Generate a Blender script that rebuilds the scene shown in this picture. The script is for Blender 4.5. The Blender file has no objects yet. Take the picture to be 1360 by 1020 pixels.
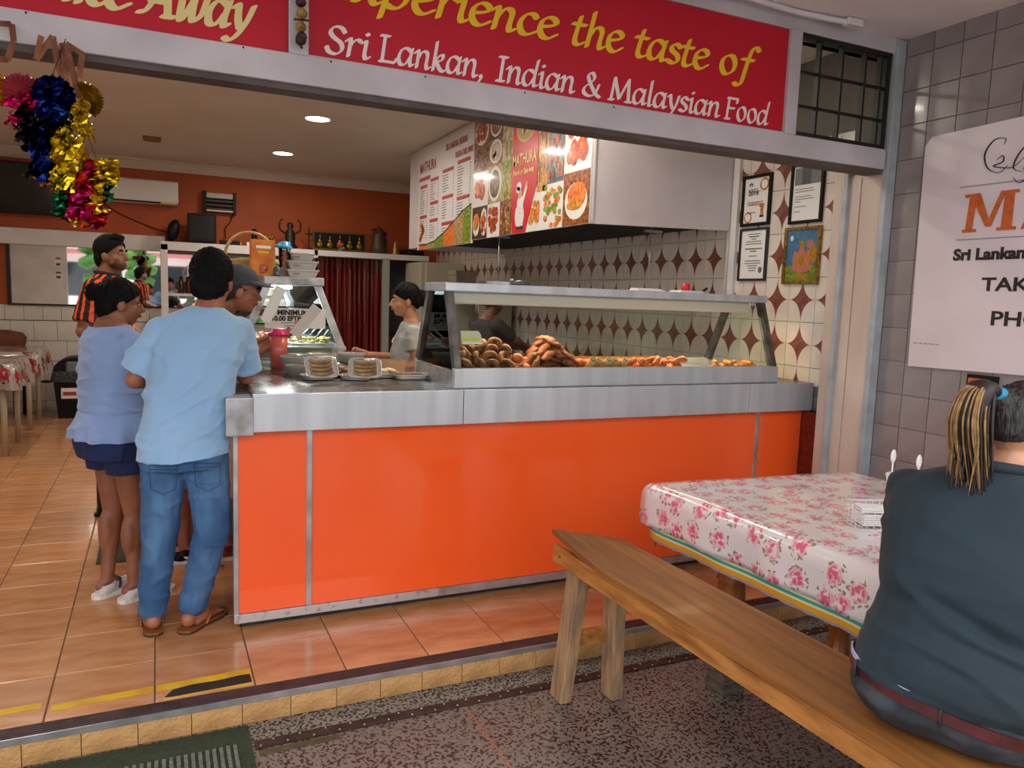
import bpy, bmesh, math, random
import numpy as np
from mathutils import Vector, Matrix, noise
random.seed(7)
C = bpy.context.scene.collection
PI = math.pi
def R(d): return math.radians(d)

# ---------------------------------------------------------------- camera
cam_d = bpy.data.cameras.new('camera'); cam = bpy.data.objects.new('camera', cam_d); C.objects.link(cam)
RM = Matrix(((0.90731486, 0.01561502, -0.42016177), (-0.41900557, 0.11639503, -0.90049238), (0.03484353, 0.99308024, 0.11214972)))
cam.matrix_world = Matrix.Translation((0, 0, 1.62)) @ RM.to_4x4()
cam_d.sensor_fit = 'HORIZONTAL'; cam_d.sensor_width = 36.0; cam_d.lens = 1011.87 / 1360 * 36.0
cam_d.clip_start = 0.05; cam_d.clip_end = 200
bpy.context.scene.camera = cam
# ---------------------------------------------------------------- world, exposure
W = bpy.data.worlds.new('world'); bpy.context.scene.world = W; W.use_nodes = True
bg = W.node_tree.nodes['Background']; bg.inputs[0].default_value = (0.97, 0.965, 1.0, 1); bg.inputs[1].default_value = 3.1
vs = bpy.context.scene.view_settings
vs.view_transform = 'Standard'; vs.look = 'None'; vs.gamma = 1; vs.use_curve_mapping = False; vs.exposure = 0.0
SUNP = 0.0
def area(name, loc, size, power, col, rot=(0, 0, 0), size_y=None, spread=None):
    l = bpy.data.lights.new(name, 'AREA'); l.energy = power; l.color = col; l.size = size
    if size_y: l.shape = 'RECTANGLE'; l.size_y = size_y
    if spread: l.spread = spread
    o = bpy.data.objects.new(name, l); C.objects.link(o); o.location = loc; o.rotation_euler = rot
    return o

# ---------------------------------------------------------------- materials
MATS = {}
def srgb(h):
    if isinstance(h, str):
        h = h.lstrip('#'); v = [int(h[i:i+2], 16) / 255 for i in (0, 2, 4)]
    else: v = [c / 255 for c in h]
    return tuple(((c + .055) / 1.055) ** 2.4 if c > .04045 else c / 12.92 for c in v)
def pm(name, col, rough=.6, metal=0., col2=None, scale=5., stretch=(1, 1, 1), bump=0., bscale=None, bdist=.01,
       alpha=None, trans=0., emit=None, estr=0., rnd=0., coat=0., spec=None, detail=4, lo=.35, hi=.65, sheen=0., ior=None, rough2=None):
    if name in MATS: return MATS[name]
    m = bpy.data.materials.new(name); m.use_nodes = True; nt = m.node_tree; N = nt.nodes; L = nt.links
    b = N['Principled BSDF']
    c = srgb(col)
    b.inputs['Base Color'].default_value = (*c, 1); b.inputs['Roughness'].default_value = rough; b.inputs['Metallic'].default_value = metal
    if trans: b.inputs['Transmission Weight'].default_value = trans
    if alpha is not None: b.inputs['Alpha'].default_value = alpha
    if coat: b.inputs['Coat Weight'].default_value = coat; b.inputs['Coat Roughness'].default_value = .08
    if spec is not None: b.inputs['Specular IOR Level'].default_value = spec
    if sheen: b.inputs['Sheen Weight'].default_value = sheen
    if ior: b.inputs['IOR'].default_value = ior
    if emit: b.inputs['Emission Color'].default_value = (*srgb(emit), 1); b.inputs['Emission Strength'].default_value = estr
    tc = N.new('ShaderNodeTexCoord'); mp = N.new('ShaderNodeMapping'); mp.inputs['Scale'].default_value = stretch
    L.new(tc.outputs['Object'], mp.inputs['Vector'])
    vec = mp.outputs[0]
    out = None
    if col2 is not None or rough2 is not None:
        n = N.new('ShaderNodeTexNoise'); n.inputs['Scale'].default_value = scale; n.inputs['Detail'].default_value = detail
        L.new(vec, n.inputs['Vector'])
        r = N.new('ShaderNodeValToRGB'); r.color_ramp.elements[0].position = lo; r.color_ramp.elements[1].position = hi
        r.color_ramp.elements[0].color = (*c, 1); r.color_ramp.elements[1].color = (*srgb(col2 if col2 is not None else col), 1)
        L.new(n.outputs['Fac'], r.inputs[0]); out = r.outputs[0]; L.new(out, b.inputs['Base Color'])
        if rough2 is not None:
            mr = N.new('ShaderNodeMapRange'); mr.inputs[1].default_value = .35; mr.inputs[2].default_value = .65
            mr.inputs[3].default_value = rough; mr.inputs[4].default_value = rough2
            L.new(n.outputs['Fac'], mr.inputs[0]); L.new(mr.outputs[0], b.inputs['Roughness'])
    if rnd:
        oi = N.new('ShaderNodeObjectInfo'); hs = N.new('ShaderNodeHueSaturation')
        mr = N.new('ShaderNodeMapRange'); mr.inputs[3].default_value = 1 - rnd; mr.inputs[4].default_value = 1 + rnd
        L.new(oi.outputs['Random'], mr.inputs[0]); L.new(mr.outputs[0], hs.inputs['Value'])
        if out: L.new(out, hs.inputs['Color'])
        else: hs.inputs['Color'].default_value = (*c, 1)
        L.new(hs.outputs[0], b.inputs['Base Color'])
    if bump:
        n2 = N.new('ShaderNodeTexNoise'); n2.inputs['Scale'].default_value = bscale or scale; n2.inputs['Detail'].default_value = 5
        L.new(vec, n2.inputs['Vector']); bp = N.new('ShaderNodeBump'); bp.inputs['Strength'].default_value = bump; bp.inputs['Distance'].default_value = bdist
        L.new(n2.outputs['Fac'], bp.inputs['Height']); L.new(bp.outputs[0], b.inputs['Normal'])
    MATS[name] = m; return m

# ---------------------------------------------------------------- mesh builder
class MB:
    def __init__(s): s.bm = bmesh.new()
    def _f(s, vs, mi=0, sm=False):
        try: f = s.bm.faces.new(vs)
        except ValueError: return
        f.material_index = mi; f.smooth = sm; return f
    def box(s, x0, x1, y0, y1, z0, z1, mi=0, M=None, bev=0.):
        b2 = bmesh.new(); bmesh.ops.create_cube(b2, size=1)
        for v in b2.verts: v.co = Vector(((x0 + x1) / 2 + v.co.x * (x1 - x0), (y0 + y1) / 2 + v.co.y * (y1 - y0), (z0 + z1) / 2 + v.co.z * (z1 - z0)))
        if bev: bmesh.ops.bevel(b2, geom=b2.edges[:], offset=bev, segments=2, affect='EDGES', profile=.6)
        s.merge(b2, mi, M); return s
    def merge(s, b2, mi=0, M=None, smooth=False):
        mp = {}
        for v in b2.verts: mp[v] = s.bm.verts.new(M @ v.co if M else v.co)
        for f in b2.faces:
            nf = s._f([mp[v] for v in f.verts], mi, smooth)
        b2.free()
    def ell(s, c, r, mi=0, M=None, sub=2, noise_amp=0., seed=0):
        b2 = bmesh.new(); bmesh.ops.create_icosphere(b2, subdivisions=sub, radius=1)
        for v in b2.verts:
            k = 1.
            if noise_amp: k += noise_amp * noise.noise(v.co * 2.3 + Vector((seed * 3.1, seed, 0)))
            p = Vector((v.co.x * r[0], v.co.y * r[1], v.co.z * r[2])) * k
            if M: p = M @ p
            v.co = p + Vector(c)
        s.merge(b2, mi, None, True); return s
    def tube(s, pts, r, n=10, mi=0, cap=True, closed=False, flat=None, up=None):
        pts = [Vector(p) for p in pts]; k = len(pts); rs = r if isinstance(r, (list, tuple)) else [r] * k
        rings = []; prev = None
        for i, p in enumerate(pts):
            if closed: t = pts[(i + 1) % k] - pts[i - 1]
            else: t = pts[min(i + 1, k - 1)] - pts[max(i - 1, 0)]
            t.normalize()
            if prev is None:
                a = Vector(up) if up else (Vector((0, 0, 1)) if abs(t.z) < .9 else Vector((1, 0, 0)))
                u = t.cross(a).normalized()
            else: u = (prev - t * prev.dot(t)).normalized()
            prev = u; w = t.cross(u)
            fl = flat or 1
            rings.append([s.bm.verts.new(p + (u * math.cos(2 * PI * j / n) + w * math.sin(2 * PI * j / n) * fl) * rs[i]) for j in range(n)])
        for i in range(k if closed else k - 1):
            a, b = rings[i], rings[(i + 1) % k]
            for j in range(n): s._f([a[j], a[(j + 1) % n], b[(j + 1) % n], b[j]], mi, n > 5)
        if cap and not closed: s._f(rings[0][::-1], mi); s._f(rings[-1], mi)
        return s
    def lathe(s, prof, c=(0, 0, 0), n=24, mi=0, M=None, smooth=True, cap=True):
        rings = []
        for r, z in prof:
            ring = []
            for j in range(n):
                p = Vector((r * math.cos(2 * PI * j / n), r * math.sin(2 * PI * j / n), z))
                if M: p = M @ p
                ring.append(s.bm.verts.new(p + Vector(c)))
            rings.append(ring)
        for i in range(len(rings) - 1):
            a, b = rings[i], rings[i + 1]
            for j in range(n): s._f([a[j], a[(j + 1) % n], b[(j + 1) % n], b[j]], mi, smooth)
        if cap: s._f(rings[0][::-1], mi); s._f(rings[-1], mi)
        return s
    def prism(s, poly, d, mi=0, M=None):
        """poly: 2-D points in (x,z); extruded from y=0 to y=d; M maps to place"""
        a = [Vector((p[0], 0, p[1])) for p in poly]; b = [Vector((p[0], d, p[1])) for p in poly]
        if M: a = [M @ p for p in a]; b = [M @ p for p in b]
        a = [s.bm.verts.new(p) for p in a]; b = [s.bm.verts.new(p) for p in b]
        n = len(poly)
        s._f(a, mi); s._f(b[::-1], mi)
        for i in range(n): s._f([a[(i + 1) % n], a[i], b[i], b[(i + 1) % n]], mi)
        return s
    def hexa(s, p8, mi=0):
        """8 corners: bottom 4 (ccw) then top 4"""
        v = [s.bm.verts.new(Vector(p)) for p in p8]
        for f in ((3, 2, 1, 0), (4, 5, 6, 7), (0, 1, 5, 4), (1, 2, 6, 5), (2, 3, 7, 6), (3, 0, 4, 7)): s._f([v[i] for i in f], mi)
        return s
    def quad(s, pts, mi=0, smooth=False):
        s._f([s.bm.verts.new(Vector(p)) for p in pts], mi, smooth); return s
    def mesh(s, name, fix=True):
        if fix: bmesh.ops.recalc_face_normals(s.bm, faces=s.bm.faces[:])
        me = bpy.data.meshes.new(name); s.bm.to_mesh(me); s.bm.free(); return me
    def build(s, name, mats, parent=None, loc=None, fix=True):
        me = s.mesh(name, fix)
        for m in (mats if isinstance(mats, (list, tuple)) else [mats]): me.materials.append(m)
        return link(name, me, parent, loc)
def link(name, me, parent=None, loc=None):
    o = bpy.data.objects.new(name, me); C.objects.link(o)
    if parent is not None:
        o.parent = parent
        if loc is None and parent.get('_w') : o.matrix_parent_inverse = PI_[parent.name]
    if loc is not None: o.location = loc
    return o
PI_ = {}
def thing(name, label, cat, loc=(0, 0, 0), group=None, rz=0, world=True):
    """Empty at the base. Parts are authored in world coordinates when world=True, otherwise in local ones."""
    o = bpy.data.objects.new(name, None); C.objects.link(o); o.empty_display_size = .1
    o.location = loc; o.rotation_euler = (0, 0, rz)
    o['label'] = label; o['category'] = cat
    if group: o['group'] = group
    if world:
        o['_w'] = 1; PI_[o.name] = (Matrix.Translation(loc) @ Matrix.Rotation(rz, 4, 'Z')).inverted()
    return o
def tag(o, label, cat, group=None):
    o['label'] = label; o['category'] = cat
    if group: o['group'] = group
    return o
def struct(o, label=None):
    o['kind'] = 'structure'
    if label: o['label'] = label
    return o
def dup(root, loc, rz=None, label=None, scale=None, group=None):
    r = root.copy(); C.objects.link(r); r.location = loc
    if rz is not None: r.rotation_euler = (0, 0, rz) if not isinstance(rz, tuple) else rz
    if scale: r.scale = (scale,) * 3 if not isinstance(scale, tuple) else scale
    if label: r['label'] = label
    if group: r['group'] = group
    for ch in list(root.children):
        c = ch.copy(); C.objects.link(c); c.parent = r
        for g in ch.children:
            d = g.copy(); C.objects.link(d); d.parent = c
    return r
def smooth_pts(P, k=6, closed=False):
    P = [Vector(p) for p in P]
    if len(P) < 3: return P
    out = []; n = len(P)
    for i in range(n - 1):
        p0 = P[max(i - 1, 0)]; p1 = P[i]; p2 = P[i + 1]; p3 = P[min(i + 2, n - 1)]
        for j in range(k):
            t = j / k
            out.append(.5 * ((2 * p1) + (p2 - p0) * t + (2 * p0 - 5 * p1 + 4 * p2 - p3) * t * t + (3 * p1 - p0 - 3 * p2 + p3) * t ** 3))
    out.append(P[-1]); return out

# ---------------------------------------------------------------- lettering with a broad pen
G = {
 'e': ([[(.06,.23),(.2,.26),(.33,.33),(.3,.42),(.2,.45),(.08,.35),(.05,.17),(.11,.03),(.21,0),(.35,.1)]], .38),
 'a': ([[(.35,.38),(.24,.45),(.12,.4),(.04,.22),(.06,.05),(.14,0),(.24,.07),(.33,.24)], [(.38,.45),(.33,.14),(.35,.01),(.42,.05)]], .45),
 'c': ([[(.33,.37),(.25,.45),(.12,.38),(.05,.2),(.1,.03),(.2,0),(.33,.08)]], .36),
 'd': ([[(.35,.38),(.24,.45),(.12,.4),(.04,.22),(.06,.05),(.14,0),(.24,.07),(.33,.24)], [(.44,.75),(.35,.25),(.35,.02),(.44,.05)]], .47),
 'f': ([[(.44,.68),(.36,.76),(.27,.66),(.2,.3),(.14,-.12),(.05,-.22),(-.03,-.17)], [(.08,.43),(.34,.43)]], .33),
 'h': ([[(.14,.75),(.06,0)], [(.08,.2),(.18,.4),(.28,.45),(.34,.36),(.31,.1),(.34,0),(.41,.05)]], .44),
 'i': ([[(.03,.38),(.11,.43),(.08,.1),(.12,0),(.19,.05)], [(.12,.63),(.15,.6)]], .21),
 'k': ([[(.14,.75),(.06,0)], [(.08,.2),(.2,.38),(.31,.43),(.29,.3),(.1,.22)], [(.14,.22),(.24,.05),(.33,0),(.4,.05)]], .41),
 'l': ([[(.14,.75),(.08,.1),(.11,0),(.18,.05)]], .21),
 'n': ([[(.01,.37),(.1,.43),(.06,0)], [(.08,.2),(.18,.4),(.28,.45),(.34,.36),(.31,.1),(.34,0),(.41,.05)]], .44),
 'o': ([[(.2,.45),(.08,.36),(.05,.18),(.12,.02),(.2,0),(.32,.1),(.35,.28),(.28,.43),(.2,.45)]], .42),
 'p': ([[(.01,.37),(.1,.43),(.06,.1),(.01,-.22)], [(.08,.2),(.16,.38),(.27,.45),(.37,.36),(.36,.16),(.26,.02),(.16,0),(.07,.05)]], .45),
 'r': ([[(.01,.37),(.1,.43),(.06,0)], [(.08,.22),(.16,.38),(.26,.45),(.32,.4)]], .33),
 's': ([[(.28,.38),(.18,.45),(.08,.38),(.1,.28),(.22,.2),(.25,.08),(.15,0),(.02,.05)]], .31),
 't': ([[(.15,.6),(.08,.15),(.1,.02),(.17,0),(.26,.06)], [(.01,.43),(.26,.43)]], .28),
 'w': ([[(.02,.38),(.09,.43),(.1,.1),(.15,.01),(.31,.42)], [(.31,.42),(.31,.1),(.36,.01),(.48,.15),(.53,.44)]], .56),
 'x': ([[(.02,.39),(.1,.44),(.17,.3),(.26,.1),(.32,0),(.4,.06)], [(.38,.44),(.3,.38),(.1,.04),(.01,0)]], .41),
 'y': ([[(.03,.38),(.1,.43),(.13,.2),(.19,.03)], [(.38,.44),(.3,.15),(.16,-.12),(.03,-.22),(-.05,-.18)]], .4),
 ',': ([[(.08,.07),(.1,0),(.03,-.12)]], .2),
 'A': ([[(0,.02),(.14,.1),(.38,.68)], [(.38,.68),(.5,0)], [(.17,.24),(.46,.24)], [(.42,.01),(.6,.01)]], .6),
 'E': ([[(.14,.68),(.08,0)], [(.1,.67),(.46,.67)], [(.11,.36),(.38,.36)], [(.03,.02),(.46,.02)], [(.46,.67),(.45,.55)], [(.46,.02),(.5,.14)]], .52),
 'F': ([[(.14,.68),(.08,0)], [(.08,.67),(.46,.67)], [(.11,.36),(.36,.36)], [(.02,.01),(.2,.01)], [(.46,.67),(.45,.55)]], .46),
 'I': ([[(.16,.68),(.1,0)], [(.06,.67),(.27,.67)], [(0,.01),(.2,.01)]], .27),
 'L': ([[(.14,.68),(.08,0)], [(.04,.67),(.25,.67)], [(.02,.02),(.4,.02)], [(.4,.02),(.45,.14)]], .47),
 'M': ([[(.08,0),(.17,.66)], [(.17,.66),(.33,.06)], [(.33,.06),(.6,.67)], [(.6,.67),(.62,0)], [(.02,.01),(.16,.01)], [(.54,.01),(.72,.01)]], .74),
 'S': ([[(.4,.56),(.32,.67),(.18,.67),(.09,.54),(.16,.41),(.32,.29),(.35,.13),(.23,0),(.08,.03),(.02,.15)]], .43),
 'T': ([[(.28,.66),(.2,0)], [(.02,.56),(.07,.66),(.3,.67),(.52,.69)], [(.12,.01),(.3,.01)]], .48),
 '&': ([[(.52,.36),(.42,.1),(.24,0),(.07,.08),(.09,.24),(.3,.42),(.37,.56),(.29,.68),(.18,.6),(.21,.45),(.4,.12),(.56,0)]], .6),
}
def hull2(P):
    P = sorted(set(P))
    if len(P) < 3: return P
    def half(Q):
        h = []
        for p in Q:
            while len(h) > 1 and (h[-1][0]-h[-2][0])*(p[1]-h[-2][1]) - (h[-1][1]-h[-2][1])*(p[0]-h[-2][0]) <= 0: h.pop()
            h.append(p)
        return h
    a = half(P); b = half(P[::-1]); return a[:-1] + b[:-1]
def pen_word(mb, word, x0, x1, base, em, M, pen=.095, thin=.03, ang=38, shear=0., mi=0, d=.0015):
    adv = sum(G[c][1] for c in word) * em; kx = (x1 - x0) / adv
    ca, sa = math.cos(R(ang)), math.sin(R(ang)); nib = []
    for j in range(8):
        a = 2 * PI * j / 8; u = math.cos(a) * pen / 2; v = math.sin(a) * thin / 2
        nib.append((u * ca - v * sa, u * sa + v * ca))
    cx = x0
    for ch in word:
        st, ad = G[ch]; seg = 0
        for pl in st:
            P = smooth_pts([(p[0], p[1], 0) for p in pl], 5)
            for i in range(len(P) - 1):
                pts = [(round(q.x + n[0], 5), round(q.y + n[1], 5)) for q in (P[i], P[i + 1]) for n in nib]
                h = hull2(pts)
                mb.prism([(cx + (p[0] + shear * p[1]) * em * kx, base + p[1] * em) for p in h], -d - seg * 2.5e-5, mi, M); seg += 1
        cx += ad * em * kx
def text_obj(s, size, mat, M, name='lettering', parent=None, depth=.0008, xs=1., bold=0., align='LEFT', shear=0.):
    cu = bpy.data.curves.new(name, 'FONT'); cu.body = s; cu.size = size; cu.extrude = depth; cu.offset = bold; cu.align_x = align; cu.shear = shear
    cu.resolution_u = 3
    o = bpy.data.objects.new(name, cu); C.objects.link(o)
    dg = bpy.context.evaluated_depsgraph_get(); me = bpy.data.meshes.new_from_object(o.evaluated_get(dg))
    bpy.data.objects.remove(o); 
    me.transform(M @ Matrix.Diagonal((xs, 1, 1, 1))); me.materials.clear(); me.materials.append(mat)
    r = link(name, me, parent); return r
def face_y(x, y, z):   # text plane facing -y, reading along +x
    return Matrix.Translation((x, y, z)) @ Matrix(((1,0,0,0),(0,0,-1,0),(0,1,0,0),(0,0,0,1)))
def face_x(x, y, z):   # text plane facing -x, reading along -y
    return Matrix.Translation((x, y, z)) @ Matrix(((0,0,-1,0),(-1,0,0,0),(0,1,0,0),(0,0,0,1)))

# shared materials
m_steel = pm('reflection_streaked_steel', '#cfd4d9', .36, .55, col2='#bcc2c7', scale=7, stretch=(1.6, 1, .12), bump=.05, bscale=9, rough2=.46)  # soft vertical reflection streaks are painted into the steel's colour
m_steel2 = pm('satin_steel', '#c9ccd0', .38, .75, col2='#94928f', scale=8, rough2=.5)
m_steel_d = pm('dull_steel', '#80807e', .45, 1, col2='#5c5a58', scale=12)
m_white = pm('white_paint', '#dcd9d8', .5, col2='#cfcbca', scale=3, bump=.05, bscale=20)
m_cream = pm('cream_ceiling', '#e0d5c6', .8, col2='#dacebd', scale=2)
m_alu = pm('aluminium_trim', '#c9ccd0', .35, .8, col2='#a9acae', scale=9)
m_black = pm('black_plastic', '#0a0a0b', .5, spec=.25)
def glassmat(name, tint, rough=0., ior=1.5, dim=.0, bump=0.):
    m = bpy.data.materials.new(name); m.use_nodes = True; nt = m.node_tree; N = nt.nodes; L = nt.links; N.remove(N['Principled BSDF'])
    t = N.new('ShaderNodeBsdfTransparent'); t.inputs[0].default_value = (*[c * (1 - dim) for c in srgb(tint)], 1); g = N.new('ShaderNodeBsdfGlossy'); g.inputs['Roughness'].default_value = rough
    f = N.new('ShaderNodeFresnel'); f.inputs[0].default_value = ior; mx = N.new('ShaderNodeMixShader')
    L.new(f.outputs[0], mx.inputs[0]); L.new(t.outputs[0], mx.inputs[1]); L.new(g.outputs[0], mx.inputs[2]); L.new(mx.outputs[0], N['Material Output'].inputs[0])
    if bump:
        tc = N.new('ShaderNodeTexCoord'); n2 = N.new('ShaderNodeTexNoise'); n2.inputs['Scale'].default_value = 35; L.new(tc.outputs['Object'], n2.inputs['Vector']); bp = N.new('ShaderNodeBump'); bp.inputs['Strength'].default_value = bump; bp.inputs['Distance'].default_value = .004
        L.new(n2.outputs['Fac'], bp.inputs['Height']); L.new(bp.outputs[0], g.inputs['Normal']); L.new(bp.outputs[0], f.inputs['Normal'])
    return m
m_glass = glassmat('thin_glass', '#f6faf8', .0, 1.18)
m_glass2 = glassmat('clear_wrap', '#fafafa', .05, 1.3, bump=.7)
m_paper = pm('white_paper', '#e6e4e0', .7)
m_ink = pm('black_ink', '#161414', .6)
m_grout = pm('grey_grout', '#77706a', .9)
m_gold = pm('dull_gold', '#a8832f', .4, .7, col2='#6d4f16', scale=40)
m_dark = pm('dark_metal', '#2a2724', .5, .5)
m_redsign = pm('red_sign_film', '#c00f2a', .5, col2='#b40c26', scale=2, coat=.08, spec=.3)
m_orange = pm('orange_laminate', '#fa6026', .16, col2='#f65a22', scale=1.4, coat=.5, bump=.01, bscale=3)
m_owall = pm('orange_wall_paint', '#b4500f', .6, col2='#a4440b', scale=2)
m_tilew = pm('white_wall_tile', '#d8d5cc', .2, col2='#cfcac0', scale=4, rnd=.04, coat=.3)

# ================================================================ STRUCTURE
GZ = -.115
# ground of the pavement
m_terr = pm('terrazzo', '#7b7268', .45, col2='#38201f', scale=72, bump=.1, bscale=60, lo=.53, hi=.57, detail=1.5)
def add_specks(m, sc, c, th):
    nt = m.node_tree; N = nt.nodes; L = nt.links; b = N['Principled BSDF']
    src = b.inputs['Base Color'].links[0].from_socket
    tc = N.new('ShaderNodeTexCoord'); v = N.new('ShaderNodeTexVoronoi'); v.inputs['Scale'].default_value = sc
    L.new(tc.outputs['Object'], v.inputs['Vector'])
    n = N.new('ShaderNodeTexNoise'); n.inputs['Scale'].default_value = sc * .6; L.new(tc.outputs['Object'], n.inputs['Vector'])
    s = N.new('ShaderNodeMath'); s.operation = 'ADD'; L.new(v.outputs['Distance'], s.inputs[0]); L.new(n.outputs['Fac'], s.inputs[1])
    lt = N.new('ShaderNodeMath'); lt.operation = 'LESS_THAN'; lt.inputs[1].default_value = th; L.new(s.outputs[0], lt.inputs[0])
    mx = N.new('ShaderNodeMixRGB'); L.new(lt.outputs[0], mx.inputs[0]); L.new(src, mx.inputs[1]); mx.inputs[2].default_value = (*srgb(c), 1)
    L.new(mx.outputs[0], b.inputs['Base Color'])
add_specks(m_terr, 60, '#9c908a', .50); add_specks(m_terr, 75, '#1d1012', .56)
mb = MB(); mb.box(-14, 3.9, -12, 2.86, GZ - .3, GZ); pave = struct(mb.build('pavement', m_terr), 'dark red and grey speckled terrazzo pavement')
m_terr2 = pm('terrazzo_border', '#8a8278', .5, col2='#2d2422', scale=80, lo=.5, hi=.55, detail=1.5, bump=.1, bscale=60)
mb = MB(); mb.box(-14, 3.9, 2.86, 3.06, GZ - .3, GZ); struct(mb.build('pavement_border', m_terr2), 'greyer terrazzo strip below the step')
mb = MB(); mb.box(1.16, 1.166, -2, 2.84, GZ, GZ + .0015); mb.build('divider_strip', pm('brass', '#b07a4a', .4, .6), pave)
# studded metal strip
st = thing('studded_strip', 'rusty brown metal strip with studs across the terrazzo', 'metal strip', (1.9, 2.88, GZ))
mb = MB(); mb.box(.31, 3.74, 2.845, 2.90, GZ, GZ + .006, bev=.002); mb.build('plate', pm('rusty_plate', '#4a302b', .45, .4, col2='#2c1c1a', scale=20), st)
mb = MB()
for i in range(68): mb.lathe([(.005, 0), (.0035, .003)], (.33 + i * .05, 2.857 + (i % 2) * .03, GZ + .006), 6)
o = mb.build('stud', m_alu, st); o['kind'] = 'stuff'
mb = MB(); mb.box(.32, .62, 2.80, 2.835, GZ, GZ + .002); mb.build('paint_strip', pm('olive_paint', '#5c5526', .7, col2='#4a4232', scale=30), pave)

# shop floor
mb = MB(); mb.box(-3.4, 3.95, 3.06, 11.2, -.4, -.006); floor = struct(mb.build('floor', m_grout), 'orange tiled shop floor')
m_ftile = pm('terracotta_glaze', '#d09a6c', .24, col2='#bd7f50', scale=4, stretch=(1, 3, 1), rnd=.07, bump=.12, bscale=7, coat=.25, bdist=.006)
P_ = .375
def tile_mesh(w, d, h, mat, bev=.003, name='tile', bump=0):
    m = MB(); m.box(-w/2, w/2, -d/2, d/2, -h, 0, bev=bev); me = m.mesh(name); me.materials.append(mat); return me
tm = tile_mesh(P_ - .005, P_ - .005, .012, m_ftile)
random.seed(3)
for iy in range(21):
    for ix in range(-7, 10):
        if ix >= 2 and iy >= 2: continue
        if ix >= 0 and iy > 14: continue
        x = -.035 + P_ * (ix + .5)
        if x > 3.85: continue
        o = link('tile', tm, floor, (x, 3.122 + P_ * (iy + .5), random.uniform(-.0006, .0006)))
# nosing
m_nose = pm('brown_ribbed_vinyl', '#4f3838', .5, col2='#3a2a2a', scale=15)
nos = thing('step_nosing', 'dark brown ribbed nosing along the shop step', 'step edge', (0, 3.08, 0))
mb = MB(); mb.box(-3.3, 3.72, 3.035, 3.12, -.016, .0)
for i in range(5): mb.box(-3.3, 3.72, 3.045 + i * .015, 3.053 + i * .015, 0, .003)
mb.build('tread', m_nose, nos)
mb = MB(); mb.box(-3.3, 3.72, 3.030, 3.037, -.022, .002); mb.build('lip', m_alu, nos)
# riser tiles
m_riser = pm('rough_yellow_riser_tile', '#d2a468', .65, col2='#a07444', scale=5, bump=1., bscale=60, rnd=.08, bdist=.008)
ris = struct(MB().box(-3.3, 3.72, 3.048, 3.07, GZ, -.016).build('trim_1', m_grout), 'tiled riser of the step')
me = MB(); me.box(-.0925, .0925, -.006, .006, -.048, .048, bev=.003); me = me.mesh('tile'); me.materials.append(m_riser)
for i in range(24):
    link('tile', me, ris, (-.75 + .1875 * i, 3.044, -.066))
# yellow marking tape on the tiles and black patch
yt = thing('safety_tape', 'worn yellow tape lines with black patch on the front tiles', 'tape', (0, 3.2, 0))
m_yt = pm('worn_yellow', '#e2b81c', .5, col2='#c8901c', scale=9, lo=.45, hi=.75)
def tapeq(mb, pts, z=.0012, zb=.0002, mi=0): mb.prism([(p[0], p[1]) for p in pts], z, mi, Matrix(((1,0,0,0),(0,0,1,0),(0,1,0,zb),(0,0,0,1))))
mb = MB(); tapeq(mb, [(-.72, 3.225), (-.43, 3.23), (-.43, 3.275), (-.72, 3.27)]); tapeq(mb, [(-.395, 3.195), (-.04, 3.21), (-.04, 3.26), (-.395, 3.24)])
tapeq(mb, [(-.03, 3.21), (.335, 3.225), (.335, 3.275), (-.03, 3.26)]); tapeq(mb, [(.0, 3.133), (.335, 3.14), (.335, 3.152), (.0, 3.142)])
mb.build('yellow_tape', m_yt, yt)
mb = MB(); tapeq(mb, [(.0, 3.15), (.05, 3.142), (.33, 3.155), (.328, 3.225), (.29, 3.228), (.2, 3.215), (.1, 3.218), (.03, 3.20)], z=.0018)
mb.build('black_patch', pm('black_patch', '#1d1a18', .7, col2='#2c2420', scale=25), yt)

# ---- awning / outer ceiling
m_awn = pm('awning_board', '#ece4e3', .7, col2='#e2d8d6', scale=2)
mb = MB(); mb.box(-9, 3.9, .5, 3.2, 3.10, 3.2); awn = struct(mb.build('ceiling_awning', m_awn), 'pale board ceiling of the awning')
for i, y in enumerate((1.5, 2.4)): MB().box(-9, 3.74, y - .012, y + .012, 3.094, 3.1).build('cover_strip', m_awn, awn)
for x in (-1.2, 1.25, 2.75): MB().box(x - .012, x + .012, .5, 3.1, 3.095, 3.1).build('cover_strip', m_awn, awn)
# exterior right wall (grey tiles)
mb = MB(); mb.box(3.76, 4.1, -1.5, 3.13, -.3, 3.1); wr = struct(mb.build('wall_outside_right', pm('pale_grout', '#a49c98', .9)), 'grey tiled outside wall')
m_gt = pm('grey_glazed_tile', '#8a8280', .28, col2='#7c7473', scale=3, rnd=.05, coat=.2)
tmg = MB(); tmg.box(-.006, .006, -.0805, .0805, -.0905, .0905, bev=.002); tmg = tmg.mesh('tile'); tmg.materials.append(m_gt)
zs = [1.16 + .1842 * k for k in range(-7, 11)]
for z in zs:
    for k in range(0, 14):
        y = 3.067 - .165 * (k + .5)
        if z > 3.05: continue
        if 1.45 < z < 2.4 and 1.0 < y < 2.7: continue   # hidden behind the board
        link('tile', tmg, wr, (3.754, y, z + .0921))
link_fill = MB(); link_fill.box(3.749, 3.76, 3.068, 3.1, -.1, 3.09); link_fill.build('narrow_tile', m_gt, wr)

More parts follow.
